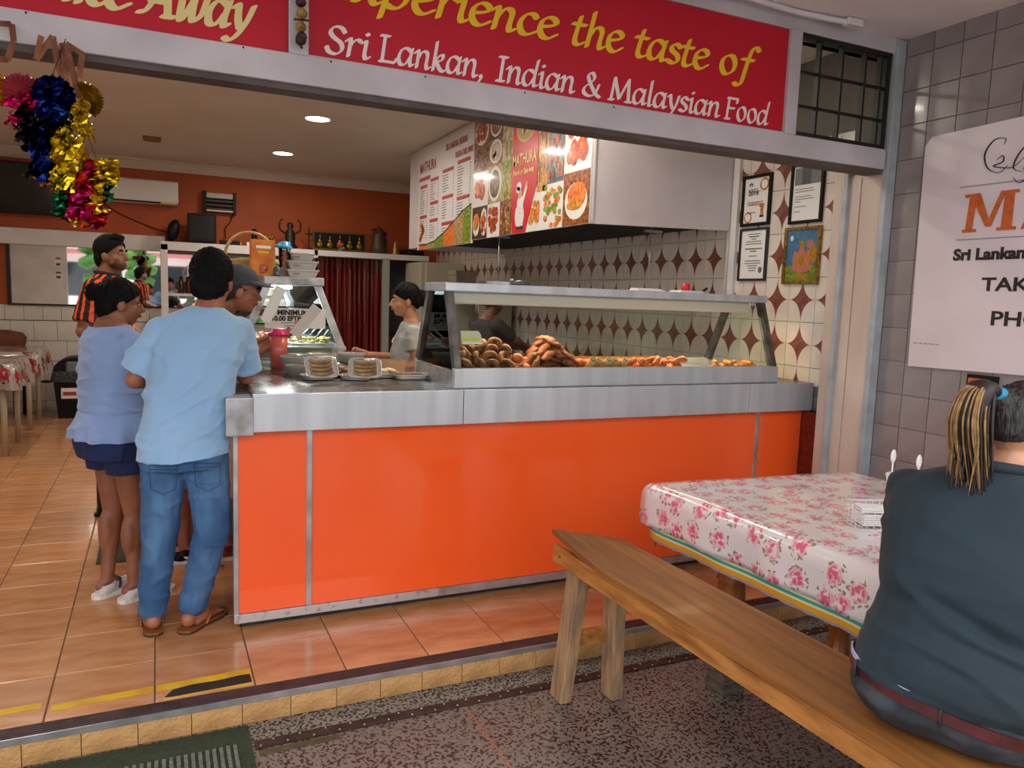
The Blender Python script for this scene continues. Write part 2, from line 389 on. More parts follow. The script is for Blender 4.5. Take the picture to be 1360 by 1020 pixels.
# ---- facade frame
m_frame = pm('grey_white_frame', '#c3bdc0', .45, col2='#b3adb0', scale=4, bump=.05, bscale=9)
m_frame2 = pm('blue_grey_frame', '#a7adb2', .45, col2='#8f969b', scale=6)
hd = struct(MB().box(-3.4, 3.67, 3.08, 3.24, 2.40, 2.508, bev=.004).build('trim_2', m_frame), 'white header beam over the shop front')
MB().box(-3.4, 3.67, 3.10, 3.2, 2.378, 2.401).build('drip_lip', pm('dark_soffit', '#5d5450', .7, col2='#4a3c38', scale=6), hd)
struct(MB().box(-3.4, 3.74, 3.085, 3.24, 3.02, 3.10, bev=.003).build('trim_3', m_frame), 'top rail of the sign band')
for i, (a, b) in enumerate(((.462, .535), (2.925, 3.0))):
    struct(MB().box(a, b, 3.075, 3.2, 2.506, 3.022, bev=.004).build('trim_%d' % (4 + i), m_frame), 'white upright beside the red sign')
struct(MB().box(3.68, 3.745, 3.065, 3.10, GZ, 3.09, bev=.004).build('trim_6', m_frame2), 'blue-grey metal frame post at the right wall')
# reveal between post and tiled wall
m_rev = pm('beige_reveal', '#c4b4a6', .45, col2='#b7a598', scale=5, stretch=(1, 1, .2))
jb = struct(MB().box(3.70, 3.9, 3.10, 3.33, -.1, 2.40).build('trim_7', m_rev), 'beige reveal panel inside the doorway')
MB().box(3.694, 3.70, 3.102, 3.24, -.05, 2.38).build('groove_strip', m_rev, jb)
MB().box(3.694, 3.70, 3.25, 3.325, -.05, 2.38).build('groove_strip', m_rev, jb)
MB().box(3.67, 3.70, 3.325, 3.355, -.05, 2.44, bev=.004).build('corner_strip', m_frame2, jb)
MB().box(3.69, 3.9, 3.355, 3.44, -.05, 2.44, bev=.004).build('inner_panel', m_rev, jb)
# wall above header behind the signs, open at the vent window
wf = MB(); wf.box(-3.4, 2.99, 3.15, 3.24, 2.5, 3.4); wf.box(2.99, 3.9, 3.15, 3.24, 3.02, 3.4); wf.box(3.745, 4.1, 3.14, 3.24, -.1, 3.4)
wfo = struct(wf.build('wall_front', m_cream), 'wall over the shop front')
# left end of the front: white panel with posters and a window (seen in the mirror)
mb = MB(); mb.box(-3.4, -1.75, 3.1, 3.2, -.1, 2.4); wfl = struct(mb.build('wall_front_left', m_white), 'white panel left of the open shop front')
# interior shell
struct(MB().box(-3.4, 3.95, 3.24, 11.2, 3.21, 3.4).build('ceiling', m_cream), 'cream plaster ceiling of the shop')
wb = MB(); wb.box(-3.4, 3.95, 11.1, 11.2, -.1, 3.35); wbo = struct(wb.build('wall_back', m_owall), 'orange painted back wall')
struct(MB().box(-3.5, -3.4, 3.1, 11.2, -.1, 3.35).build('wall_left', m_cream), 'left wall of the shop')
mb = MB(); mb.box(3.856, 4.1, 3.24, 11.2, -.1, 3.35); wri = struct(mb.build('wall_right', m_grout), 'right wall tiled with brown diamonds and white ovals')
# cornice
mb = MB(); mb.prism([(0, 3.21), (0, 3.10), (.02, 3.09), (.05, 3.12), (.1, 3.18), (.13, 3.195), (.13, 3.21)], 7.3, 0, Matrix(((0, 1, 0, -3.4), (-1, 0, 0, 11.1), (0, 0, 1, 0), (0, 0, 0, 1))))
struct(mb.build('trim_8', m_cream), 'plaster cornice along the back wall')
# diamond tiles
m_dia = pm('marbled_brown_glaze', '#8a5246', .3, col2='#6e3c32', scale=14, rnd=.08, coat=.2)
m_dw = pm('diamond_tile_white', '#dcd3c8', .2, col2='#d2c8bc', scale=4, rnd=.03, coat=.25)
TW, TH = .226, .293
def diamond_tile():
    m = MB(); m.box(-.006, .006, -TW/2 + .0018, TW/2 - .0018, -TH/2 + .0018, TH/2 - .0018)
    pts = []
    hw, hh = TW / 2 - .006, TH / 2 - .006
    cs = ((1, 1), (-1, 1), (-1, -1), (1, -1))
    for sx, sz in cs:    # concave arcs between the points of the star
        for k in range(7):
            t = (k / 7) * PI / 2
            # superellipse-like star: from horizontal point to vertical point for this quadrant
            if (sx, sz) in ((1, 1), (-1, -1)): u = t
            else: u = PI / 2 - t
            pts.append((sx * hw * (1 - math.sin(u)), sz * hh * (1 - math.cos(u))))
    m.prism([(p[0], p[1]) for p in pts], .0012, 1, Matrix(((0, -1, 0, -.006), (1, 0, 0, 0), (0, 0, 1, 0), (0, 0, 0, 1))))
    me = m.mesh('tile'); me.materials.append(m_dw); me.materials.append(m_dia); return me
dt = diamond_tile()
for k in range(-1, 33):
    for r in range(-1, 6):
        y = 3.665 + TW * (k + .5); z = .942 + TH * (r + .5)
        if k > 12 and r < 0: continue
        if r == 5 and k > 4: continue
        link('tile', dt, wri, (3.85, y, z))
# step in the wall: pipe and narrow pilaster
pl = thing('wall_conduit', 'white vertical conduit and strip on the diamond tiled wall', 'conduit', (3.83, 4.5, 0))
MB().tube([(3.832, 4.52, 1.62), (3.832, 4.52, 3.0)], .013, 10).build('pipe', m_white, pl)
MB().box(3.815, 3.846, 4.43, 4.49, 1.62, 3.0, bev=.003).build('batten', m_white, pl)
MB().box(3.8, 3.845, 4.40, 4.56, 1.655, 1.685, bev=.004).build('bracket', m_steel_d, pl)
# back wall lower white tiles
tmb = MB(); tmb.box(-.123, .123, -.006, .006, -.123, .123, bev=.003); tmb = tmb.mesh('tile'); tmb.materials.append(m_tilew)
for r in range(5):
    for k in range(16):
        z = 1.135 - .252 * (r + .5)
        link('tile', tmb, wbo, (-2.4 + .25 * (k + .5) + (.1 if r > 0 else 0), 11.092, z))
tms = MB(); tms.box(-.098, .098, -.006, .006, -.092, .092, bev=.003); tms = tms.mesh('tile'); tms.materials.append(m_tilew)
for k in range(14): link('tile', tms, wbo, (-2.5 + .2 * (k + .5), 11.085, 1.235))
MB().box(-3.4, .3, 11.094, 11.1, -.1, 1.33).build('tile_bed', pm('tile_bed', '#6b665e', .9), wbo)
# white ledge band above the mirror
MB().box(-3.4, .1, 11.0, 11.1, 2.06, 2.255, bev=.01).build('ledge', m_white, wbo)
# ================================================================ SIGNS AND FIXTURES
m_yel = pm('yellow_lettering', '#e8c211', .4); m_wlet = pm('white_lettering', '#e6d9d4', .4); m_clet = pm('cream_lettering', '#e0cf8a', .4)
# red sign boards
sg = thing('sign_board', 'long red sign board with yellow and white lettering about Sri Lankan, Indian and Malaysian food', 'sign', (1.73, 3.1, 2.505))
MB().box(.537, 2.923, 3.095, 3.14, 2.509, 3.018).build('red_panel', m_redsign, sg)
MB().box(.537, 2.923, 3.085, 3.096, 2.506, 2.514).build('edge_strip', m_frame, sg)
Mf = Matrix.Translation((0, 3.094, 0))
for w, a, b in (('Experience', .565, 1.60), ('the', 1.668, 1.938), ('taste', 2.0, 2.425), ('of', 2.49, 2.69)): mb = MB(); pen_word(mb, w, a, b, 2.745, .2, Mf, pen=.125, thin=.045, shear=.1); mb.build('yellow_word', m_yel, sg)
for w, a, b in (('Sri', .60, .775), ('Lankan,', .81, 1.265), ('Indian', 1.32, 1.70), ('&', 1.735, 1.835), ('Malaysian', 1.875, 2.515), ('Food', 2.545, 2.825)): mb = MB(); pen_word(mb, w, a, b, 2.535, .15, Mf, pen=.115, thin=.04, shear=.04); mb.build('white_word', m_wlet, sg)
sg = thing('sign_board', 'red take away sign board with cream lettering above the left of the opening', 'sign', (-.9, 3.1, 2.505))
MB().box(-2.4, .46, 3.095, 3.14, 2.509, 3.018).build('red_panel', m_redsign, sg)
for w, a, b in (('Take', -.44, -.075), ('Away', -.045, .325)): mb = MB(); pen_word(mb, w, a, b, 2.565, .2, Mf, pen=.15, thin=.06, ang=30, shear=.22); mb.build('cream_word', m_clet, sg)
# little screws along the beam
for x in (-.38, .3, .62, 1.0, 1.45, 1.9): MB().lathe([(.004, 0), (.003, .004)], (0, 0, 0), 8, 0, Matrix.Rotation(PI/2, 4, 'X')).build('screw', m_dark, hd, (x, 3.08, 2.5))
# vent window with security bars
vw = thing('vent_window', 'small barred window above the beam at the right end', 'window', (3.33, 3.15, 2.51))
mb = MB(); mb.box(2.998, 3.668, 3.09, 3.14, 2.508, 2.53); mb.box(2.998, 3.668, 3.09, 3.14, 3.0, 3.022); mb.box(2.998, 3.015, 3.09, 3.14, 2.53, 3.0); mb.box(3.645, 3.668, 3.09, 3.14, 2.53, 3.0)
mb.build('frame', m_dark, vw)
for x in (3.15, 3.31, 3.48, 3.6): MB().box(x, x + .014, 3.10, 3.13, 2.53, 3.0).build('bar', m_dark, vw)
for z in (2.66, 2.83): MB().box(3.015, 3.645, 3.112, 3.126, z, z + .014).build('cross_bar', m_dark, vw)
MB().box(3.01, 3.65, 3.16, 3.165, 2.52, 3.01).build('pane', m_glass, vw)
# conduit under the awning
cd = thing('awning_conduit', 'white plastic conduit under the awning above the red sign', 'pipe', (2.4, 3.0, 3.07))
MB().tube(smooth_pts([(1.5, 2.9, 3.08), (2.1, 2.96, 3.08), (2.5, 3.0, 3.08), (2.9, 3.03, 3.08), (3.25, 2.99, 3.075)]), .014, 10).build('tube', m_white, cd)
MB().box(3.2, 3.3, 2.97, 3.02, 3.06, 3.095, bev=.005).build('end_box', m_white, cd)
# dried fruit string on the upright
ff = thing('fruit_charm', 'string of dried lime and dark fruit hanging on the white upright between the signs', 'charm', (.5, 3.05, 2.5))
m_lime = pm('dried_lime', '#a8862a', .6, col2='#6b4e1a', scale=30, bump=.4, bscale=50); m_df = pm('dark_dried_fruit', '#4a1512', .5, col2='#1f0c0a', scale=20, bump=.4, bscale=50)
MB().tube([(.5, 3.05, 2.53), (.502, 3.05, 2.72)], .0015, 5).build('string', m_dark, ff)
for i, (z, m) in enumerate(((2.685, m_df), (2.645, m_lime), (2.597, m_lime), (2.562, m_df), (2.548, m_df))):
    MB().ell((.5 + .004 * (i % 2), 3.045, z), (.02, .02, .019), noise_amp=.15, seed=i).build('dried_fruit', m, ff)
mb = MB()
for z in (2.62, 2.70): mb.tube([(.475, 3.045, z), (.53, 3.045, z + .004)], .004, 5)
mb.tube([(.49, 3.045, 2.54), (.506, 3.045, 2.52)], .005, 5); mb.build('chilli', m_df, ff)

# foil garland  (px,py in the photograph's garland area -> a hanging bunch 0.45 m tall)
def gp(px, py, y=2.95): return Vector((-.439 + px * .00204, y, 2.272 - (py - 95) * .00222))
def foil(n, c): return pm('foil_' + n, c, .13, .9, bump=.7, bscale=30, bdist=.01)
FM = dict(pink=foil('pink', '#c8186e'), navy=foil('navy', '#0c1f66'), gold=foil('gold', '#d8bc1c'), green=foil('green', '#0f7a50'), red=foil('red', '#c01224'), blue=foil('blue', '#1c5fb8'), black=foil('black', '#0b0b18'), orange=foil('orange', '#c86a18'))
gl = thing('foil_garland', 'bunch of pink, navy, gold and green foil decorations hanging in front of the beam', 'garland', (-.28, 2.95, 1.8))
rg = random.Random(11)
def fan(name, px, py, r, m, a0=0, a1=360, fr=.006, yy=2.95, frill=True):
    c = gp(px, py, yy); mb = MB(); n = 40; prev = None
    for i in range(n + 1):
        a = R(a0 + (a1 - a0) * i / n); rr = r * (1 + .07 * math.sin(i * 2.6)); dy = fr * (1 if i % 2 else -1) * 1.6
        p = c + Vector((math.cos(a) * rr, dy - .008, math.sin(a) * rr)); q = c + Vector((math.cos(a) * rr * .92, -dy + .01, math.sin(a) * rr * .92))
        if prev: mb.quad([c + Vector((0, -.014, 0)), prev[0], p]); mb.quad([prev[0], p, q, prev[1]]); mb.quad([c + Vector((0, .016, 0)), prev[1], q])
        prev = (p, q)
    mb.build(name, FM[m] if isinstance(m, str) else m, gl, fix=False)
def ribbons(name, px, py, w, h, m, n=26, sp=.02, L=.05, yy=2.95, wd=.009):
    mb = MB()
    for i in range(n):
        c = gp(px + rg.uniform(-.5, .5) * w, py + rg.uniform(-.5, .5) * h, yy + rg.uniform(-.03, .03))
        d = Vector((rg.uniform(-.5, .5), rg.uniform(-.5, .5), -1)).normalized(); s = d.cross(Vector((rg.uniform(-1, 1), 1, rg.uniform(-1, 1)))).normalized() * wd * rg.uniform(.6, 1.4)
        prev = None; l = L * rg.uniform(.6, 1.3)
        for k in range(6):
            t = k / 5; off = Vector((math.sin(t * 5 + i) * .010, math.cos(t * 6 + i) * .012, 0))
            p = c + d * l * (t - .5) + off; ss = Matrix.Rotation(t * 1.8 + i, 3, d) @ s
            if prev: mb.quad([prev[0], prev[1], p + ss, p - ss])
            prev = (p - ss, p + ss)
    mb.build(name, FM[m], gl, fix=False)
fan('pink_fan', 27, 118, .055, pm('pink_translucent_foil', '#a8404c', .35, .3), yy=2.96)
ribbons('pink_frill', 27, 133, 40, 16, 'pink', 34, L=.035); ribbons('pink_tassel', 17, 162, 16, 12, 'pink', 16, L=.03)
fan('gold_fan', -8, 120, .05, 'gold', yy=2.97)
fan('navy_fan', 72, 122, .062, 'navy', yy=2.92); ribbons('navy_frill', 73, 128, 44, 44, 'navy', 50, L=.05, yy=2.91)
ribbons('blue_frill', 72, 143, 46, 10, 'blue', 16, L=.03, yy=2.9)
fan('gold_fan', 112, 120, .058, 'gold', -60, 110, yy=2.96); ribbons('gold_ribbon', 108, 150, 24, 40, 'gold', 34, L=.06)
ribbons('black_cluster', 55, 165, 66, 36, 'black', 90, L=.06); ribbons('black_cluster', 35, 185, 24, 18, 'black', 26, L=.035)
ribbons('navy_tassel', 53, 205, 20, 60, 'navy', 70, L=.07); ribbons('blue_tassel', 50, 200, 18, 50, 'blue', 14, L=.05)
ribbons('gold_tassel', 78, 212, 26, 56, 'gold', 70, L=.09, wd=.011); ribbons('gold_tassel', 96, 212, 24, 60, 'gold', 60, L=.09, wd=.011)
ribbons('navy_hook', 45, 233, 30, 5, 'black', 20, L=.02)
fan('gold_rosette', 140, 222, .045, 'gold', yy=2.95); ribbons('gold_frill', 140, 222, 34, 30, 'gold', 50, L=.03, yy=2.93)
ribbons('magenta_drop', 119, 220, 6, 14, 'pink', 12, L=.03, yy=2.92)
ribbons('orange_frill', 60, 238, 30, 14, 'orange', 26, L=.035); ribbons('orange_frill', 128, 250, 16, 30, 'orange', 20, L=.04)
ribbons('green_twist', 78, 262, 14, 54, 'green', 60, L=.035); ribbons('green_twist', 142, 250, 14, 26, 'green', 20, L=.03)
ribbons('magenta_skirt', 103, 262, 36, 50, 'red', 80, L=.06, wd=.012); ribbons('magenta_skirt', 106, 270, 26, 44, 'pink', 50, L=.05, yy=2.92)
ribbons('gold_twist', 128, 265, 16, 46, 'gold', 34, L=.04, yy=2.93); ribbons('red_drop', 132, 280, 18, 16, 'red', 24, L=.03)
ribbons('gold_bow', 101, 296, 24, 10, 'gold', 26, L=.03); ribbons('red_end', 120, 296, 26, 12, 'red', 24, L=.03); ribbons('green_end', 80, 287, 18, 6, 'green', 12, L=.02)
mb = MB(); mb.tube([gp(85, 25, 3.05), gp(70, 90), gp(85, 150), gp(100, 290)], .0015, 5); mb.tube([gp(118, 175), gp(128, 205)], .001, 5); mb.build('string', m_dark, gl)
# brown paper streamers
m_brp = pm('brown_paper', '#8a5433', .7, col2='#6a3c22', scale=20)
for nm, lab, pts in (('a', 'folded brown paper streamer hooked on the beam, right one above the garland', [(52, 28), (42, 60), (68, 26), (72, 62), (86, 100), (80, 30), (90, 60), (102, 108), (86, 34), (108, 42), (104, 80)]),
                     ('b', 'folded brown paper streamer hooked on the beam at the left edge', [(-6, 20), (10, 14), (14, 42), (2, 66), (-8, 70)])):
    s = thing('paper_streamer', lab, 'streamer', gp(pts[0][0], pts[0][1], 3.06))
    mb = MB(); P = [gp(a, b, 3.05 + (.012 if i % 2 else -.02)) for i, (a, b) in enumerate(pts)]
    for i in range(len(P) - 1):
        a, b = P[i], P[i + 1]; d = (b - a).normalized(); w = d.cross(Vector((0, 1, 0))).normalized() * .009
        mb.hexa([a - w, a + w, b + w, b - w, a - w + Vector((0, .002, 0)), a + w + Vector((0, .002, 0)), b + w + Vector((0, .002, 0)), b - w + Vector((0, .002, 0))])
    mb.build('paper_strip', m_brp, s)

# ---- range hood with menu boards
m_hood = pm('hood_white', '#d3cdd2', .35, col2='#c8c1c5', scale=2)
m_hood_under = pm('hood_underside_black', '#0d0b0a', .8)  # near-black colour for the underside of the hood
hood = thing('range_hood', 'big white box hood hanging over the kitchen in front of the diamond tiles', 'hood', (3.2, 5.5, 2.13))
mb = MB(); mb.prism([(2.64, 3.205), (3.838, 3.205), (3.838, 2.22), (3.80, 2.165), (2.64, 2.135)], .03, 0, Matrix.Translation((0, 4.5, 0))); mb.build('front_panel', m_hood, hood)
MB().box(2.64, 2.67, 4.53, 8.6, 2.14, 3.205).build('side_panel', m_hood, hood)
MB().box(2.67, 3.838, 8.5, 8.6, 2.14, 3.205).build('rear_panel', m_hood, hood)
MB().box(2.67, 3.83, 4.54, 8.5, 2.2, 2.3).build('underside', m_hood_under, hood)
MB().box(2.64, 2.655, 4.492, 4.5, 2.15, 3.205).build('corner_bead', m_hood, hood)
for x, y, z0 in ((2.7, 6.15, 1.7), (3.3, 4.75, 1.7)):
    r = thing('hanging_rod', ('thin steel rod hanging from the hood over the left end of the food cabinet' if x < 3 else 'thin steel rod hanging from the hood over the middle of the food cabinet'), 'rod', (x, y, z0))
    MB().tube([(x, y, z0), (x, y, 2.2)], .006, 6).build('rod', m_alu, r)
    MB().box(x - .05, x + .09, y - .02, y + .02, 2.135, 2.15).build('top_plate', m_alu, r)
foodc = {'brown': ('#5a2f16', '#a8602a'), 'red': ('#8c2412', '#d05a28'), 'gold': ('#a8651c', '#d89a3a'), 'green': ('#4a6a1c', '#9aa838'), 'cream': ('#c8a878', '#8a6a3c'), 'orange': ('#c05018', '#e88a3a'), 'dark': ('#2a1a12', '#5a3a22'), 'pale': ('#cfc4b4', '#a89880'), 'slate': ('#7a8a94', '#3c4a52')}
FMT = {k: pm('print_' + k, a, .3, col2=b, scale=38, lo=.4, hi=.6, coat=.3) for k, (a, b) in foodc.items()}
keys = list(FMT); m_plate = pm('print_plate', '#dcdad6', .3, coat=.3)
CS = thing('food_photo_board', 'glossy board of food photographs with red shop logo panel on the hood side', 'menu board', (2.62, 5.55, 2.134))
MB().box(2.622, 2.636, 4.5, 6.6, 2.134, 3.205).build('backing', m_white, CS)
X0 = 2.6215
def flat(mb, pts, lay, mi): mb._f([mb.bm.verts.new((X0 - .0004 * lay, 6.6 - u, z)) for u, z in pts], mi)
def disc(mb, u, z, ru, rz, lay, mi, n=14, a0=0): flat(mb, [(u + ru * math.cos(a0 + 2 * PI * k / n), z + rz * math.sin(a0 + 2 * PI * k / n)) for k in range(n)], lay, mi)
rp = random.Random(5)
def photo(u0, u1, z0, z1, bgk, kind, fk, alt='dark'):
    mb = MB(); mi = {k: i for i, k in enumerate(keys)}; pl_ = len(keys)
    flat(mb, [(u0, z0), (u1, z0), (u1, z1), (u0, z1)], 1, mi[bgk] if bgk != 'plate' else pl_)
    cu, cz, w, h = (u0 + u1) / 2, (z0 + z1) / 2, (u1 - u0) / 2, (z1 - z0) / 2
    if kind == 'bowl':
        disc(mb, cu, cz, w * .92, h * .92, 2, pl_); disc(mb, cu, cz, w * .74, h * .74, 3, mi[fk])
        for k in range(5): disc(mb, cu + rp.uniform(-.4, .4) * w, cz + rp.uniform(-.4, .4) * h, w * .16, h * .16, 4, mi[alt], 8)
    elif kind == 'pile':
        disc(mb, cu, cz, w * .9, h * .85, 2, pl_, 18)
        for k in range(26): disc(mb, cu + rp.uniform(-.55, .55) * w, cz + rp.uniform(-.55, .5) * h, w * rp.uniform(.18, .28), h * rp.uniform(.13, .22), 3 + k * .2, mi[fk if k % 3 else alt], 9, k)
    elif kind == 'rings':
        for k in range(20):
            a, b = cu + rp.uniform(-.6, .6) * w, cz + rp.uniform(-.6, .6) * h
            disc(mb, a, b, w * .26, h * .22, 2 + k * .5, mi[fk], 12); disc(mb, a, b, w * .1, h * .08, 2.3 + k * .5, mi[alt], 8)
    elif kind == 'full':
        for k in range(40): disc(mb, cu + rp.uniform(-.82, .82) * w, cz + rp.uniform(-.85, .85) * h, w * .17, h * .13, 2 + k * .2, mi[fk if k % 2 else alt], 7, k)
    elif kind == 'bun':
        disc(mb, cu, cz - .1 * h, w * .85, h * .7, 2, pl_, 18); disc(mb, cu + .05 * w, cz + .1 * h, w * .7, h * .5, 3, mi['orange'], 18); disc(mb, cu - .1 * w, cz - .25 * h, w * .6, h * .2, 4, mi['gold'], 14)
    mb.build('food_photo', [FMT[k] for k in keys] + [m_plate], CS, fix=False)
Us = [0, .35, .64, .86]; Zs = [2.136, 2.385, 2.64, 2.93, 3.2]
for a in [(0,.35,2.93,3.2,'brown','pile','red','brown'), (.35,.64,2.96,3.2,'dark','bowl','brown','gold'), (.64,.86,3.05,3.2,'dark','bowl','brown','dark'), (0,.35,2.72,2.93,'brown','full','brown','dark'), (.35,.64,2.74,2.96,'brown','bowl','pale','red'), (.64,.86,2.74,3.05,'pale','full','green','gold'),
          (0,.35,2.42,2.72,'plate','pile','red','orange'), (.35,.64,2.42,2.74,'cream','bowl','dark','brown'), (.64,.86,2.42,2.74,'green','full','gold','green'), (0,.19,2.136,2.42,'dark','bun','gold','gold'), (.19,.35,2.136,2.42,'dark','pile','red','orange'), (.35,.62,2.136,2.42,'plate','rings','red','brown'), (.62,.86,2.136,2.42,'brown','full','brown','cream'),
          (1.3,1.47,2.42,3.2,'gold','full','brown','cream'), (1.47,1.73,2.86,3.2,'slate','bowl','slate','slate'), (1.73,2.1,2.98,3.2,'slate','pile','green','brown'), (1.47,1.73,2.46,2.86,'slate','full','red','brown'), (1.73,2.1,2.5,2.98,'plate','rings','red','orange'), (1.14,1.4,2.136,2.42,'plate','pile','gold','orange'), (1.4,1.73,2.136,2.46,'plate','full','green','orange'), (1.73,2.1,2.136,2.5,'brown','bun','gold','gold')]: photo(*a)
m_rp = pm('red_print', '#c4162a', .3, coat=.4)
mb = MB(); flat(mb, [(.84, 2.5), (.88, 2.136), (1.13, 2.136), (1.31, 2.5), (1.31, 3.2), (.86, 3.2)], 12, 0); mb.build('red_logo_panel', m_rp, CS, fix=False)
mb = MB(); disc(mb, 1.09, 2.95, .17, .12, 14, 0, 24); disc(mb, 1.09, 2.95, .15, .1, 15, 1, 24); mb.build('logo_badge', [pm('tan_print', '#c8a868', .4), pm('tan_print_dark', '#a8884a', .4)], CS, fix=False)
text_obj('M', .15, m_clet, face_x(X0 - .008, 6.6 - 1.02, 2.9), 'badge_letter', CS, bold=.004)
text_obj('MATHURA', .125, m_clet, face_x(X0 - .008, 6.6 - .865, 2.665), 'lettering', CS, bold=.002, xs=.72)
text_obj('Dine In or Take Away', .06, m_clet, face_x(X0 - .008, 6.6 - .88, 2.59), 'lettering', CS, bold=.001, xs=.7, shear=.2)
# cook figure of the logo
mb = MB()
disc(mb, 1.02, 2.27, .085, .1, 16, 0, 18); disc(mb, 1.03, 2.37, .06, .06, 16.5, 0); disc(mb, 1.02, 2.44, .035, .04, 17, 1); disc(mb, 1.0, 2.5, .045, .035, 17.5, 0); disc(mb, .985, 2.475, .035, .025, 17.5, 0)
flat(mb, [(.97, 2.19), (1.09, 2.19), (1.08, 2.31), (.96, 2.3)], 16.2, 0); flat(mb, [(1.06, 2.39), (1.09, 2.37), (1.15, 2.48), (1.12, 2.5)], 17, 0); disc(mb, 1.14, 2.505, .017, .022, 17.4, 1)
disc(mb, 1.0, 2.175, .035, .014, 18, 2); disc(mb, 1.06, 2.175, .035, .014, 18, 2)
for z in (2.33, 2.29): disc(mb, 1.03, z, .005, .006, 18.5, 2, 6)
mb.build('cook_emblem', [m_plate, pm('print_skin', '#c89878', .5), m_ink], CS, fix=False)
# price menu
MN = thing('price_menu_board', 'white menu board with red headings and price columns beside the food photographs', 'menu board', (2.63, 7.6, 2.12))
X0 = 2.6285
MB().box(2.6295, 2.637, 6.61, 8.25, 2.11, 3.2).build('panel', pm('menu_white', '#d6d2d4', .4), MN)
def mflat(mb, y0, y1, z0, z1, mi=0): mb._f([mb.bm.verts.new(p) for p in ((X0, y0, z0), (X0, y1, z0), (X0, y1, z1), (X0, y0, z1))], mi)
m_rh = pm('menu_red', '#a83228', .5); m_gh = pm('menu_grey_print', '#6a5a58', .6)
mb2 = MB()
cols = [(8.2, 7.92), (7.86, 7.56), (7.48, 7.12), (7.06, 6.68)]
hz = [[2.76, 2.44], [2.80, 2.56, 2.38], [2.84, 2.58, 2.32], [2.87, 2.53]]
mb = MB(); mflat(mb, 7.85, 8.22, 2.84, 2.88); mb.build('red_heading', m_rh, MN, fix=False)
for (a, b), hs in zip(cols, hz):
    hs2 = hs + [2.2 if a < 7.3 else 2.16]
    for i, h in enumerate(hs):
        mb = MB(); mflat(mb, b + .02, a - .02, h, h + .035); mb.build('red_heading', m_rh, MN, fix=False)
        z = h - .03
        while z > hs2[i + 1] + .05:
            mflat(mb2, a - .02 - rp.uniform(.1, .18), a - .02, z, z + .008); mflat(mb2, b + .01, b + .04, z, z + .008); z -= .026
_o = mb2.build('price_lines', m_gh, MN, fix=False); _o['kind'] = 'stuff'
text_obj('MATHURA', .15, m_rh, face_x(X0 - .001, 8.2, 2.93), 'lettering', MN, xs=.75, bold=.002)
text_obj('SRI LANKAN, INDIAN', .09, m_rh, face_x(X0 - .001, 7.38, 3.05), 'lettering', MN, xs=.68, bold=.001)
text_obj('FOOD & TAKE AWAY', .08, m_rh, face_x(X0 - .001, 7.1, 2.94), 'lettering', MN, xs=.6, bold=.001)
mb = MB()
pts = [(8.2, 2.16), (7.95, 2.15), (7.7, 2.17), (7.4, 2.24), (7.1, 2.34), (6.85, 2.42), (6.65, 2.46)]
for i in range(len(pts) - 1):
    a, b = pts[i], pts[i + 1]; mb._f([mb.bm.verts.new(p) for p in ((X0 - .0006, a[0], a[1]), (X0 - .0006, b[0], b[1]), (X0 - .0006, b[0], b[1] + .018), (X0 - .0006, a[0], a[1] + .012))], 0)
    mb._f([mb.bm.verts.new(p) for p in ((X0 - .0003, a[0], 2.112), (X0 - .0003, b[0], 2.112), (X0 - .0003, b[0], b[1]), (X0 - .0003, a[0], a[1]))], 1 + i % 3)
for k in range(6): disc_c = (8.1 + .05 * math.cos(k), 2.22 + .03 * k); mb._f([mb.bm.verts.new((X0 - .0008, disc_c[0] + .05 * math.cos(q), disc_c[1] + .03 * math.sin(q))) for q in np.linspace(0, 5.6, 9)], 1)
mb.build('photo_strip', [m_ink, FMT['orange'], FMT['cream'], FMT['green']], MN, fix=False)

# ---- framed papers on the tiled wall
def frame_x(name, label, cat, y0, y1, z0, z1, mat, w, draw, tilt=0):
    """y0>y1 : left to right as seen"""
    t = thing(name, label, cat, (3.84, (y0 + y1) / 2, z0))
    mb = MB(); xa, xb = 3.822, 3.842
    for a, b, c, d in ((y1, y0, z0, z0 + w), (y1, y0, z1 - w, z1), (y1, y1 + w, z0 + w, z1 - w), (y0 - w, y0, z0 + w, z1 - w)): mb.box(xa, xb, a, b, c, d, bev=.003)
    mb.build('frame', mat, t)
    MB().box(3.834, 3.842, y1 + w * .8, y0 - w * .8, z0 + w * .8, z1 - w * .8).build('sheet', m_paper, t)
    mb, ms = draw(y0 - w, y1 + w, z0 + w, z1 - w); mb.build('print', ms, t, fix=False)
    return t
XP = 3.8332
def fr(mb, y0, y1, z0, z1, mi, l=1): mb._f([mb.bm.verts.new((XP - .0003 * l, a, b)) for a, b in ((y0, z0), (y1, z0), (y1, z1), (y0, z1))], mi)
def fd(mb, y, z, ry, rz, mi, l=1, n=16): mb._f([mb.bm.verts.new((XP - .0003 * l, y + ry * math.cos(2 * PI * k / n), z + rz * math.sin(2 * PI * k / n))) for k in range(n)], mi)
m_bl = pm('print_blue', '#3a4a90', .5); m_go = pm('print_gold', '#b0903c', .5); m_gr = pm('print_grey', '#77787a', .6)
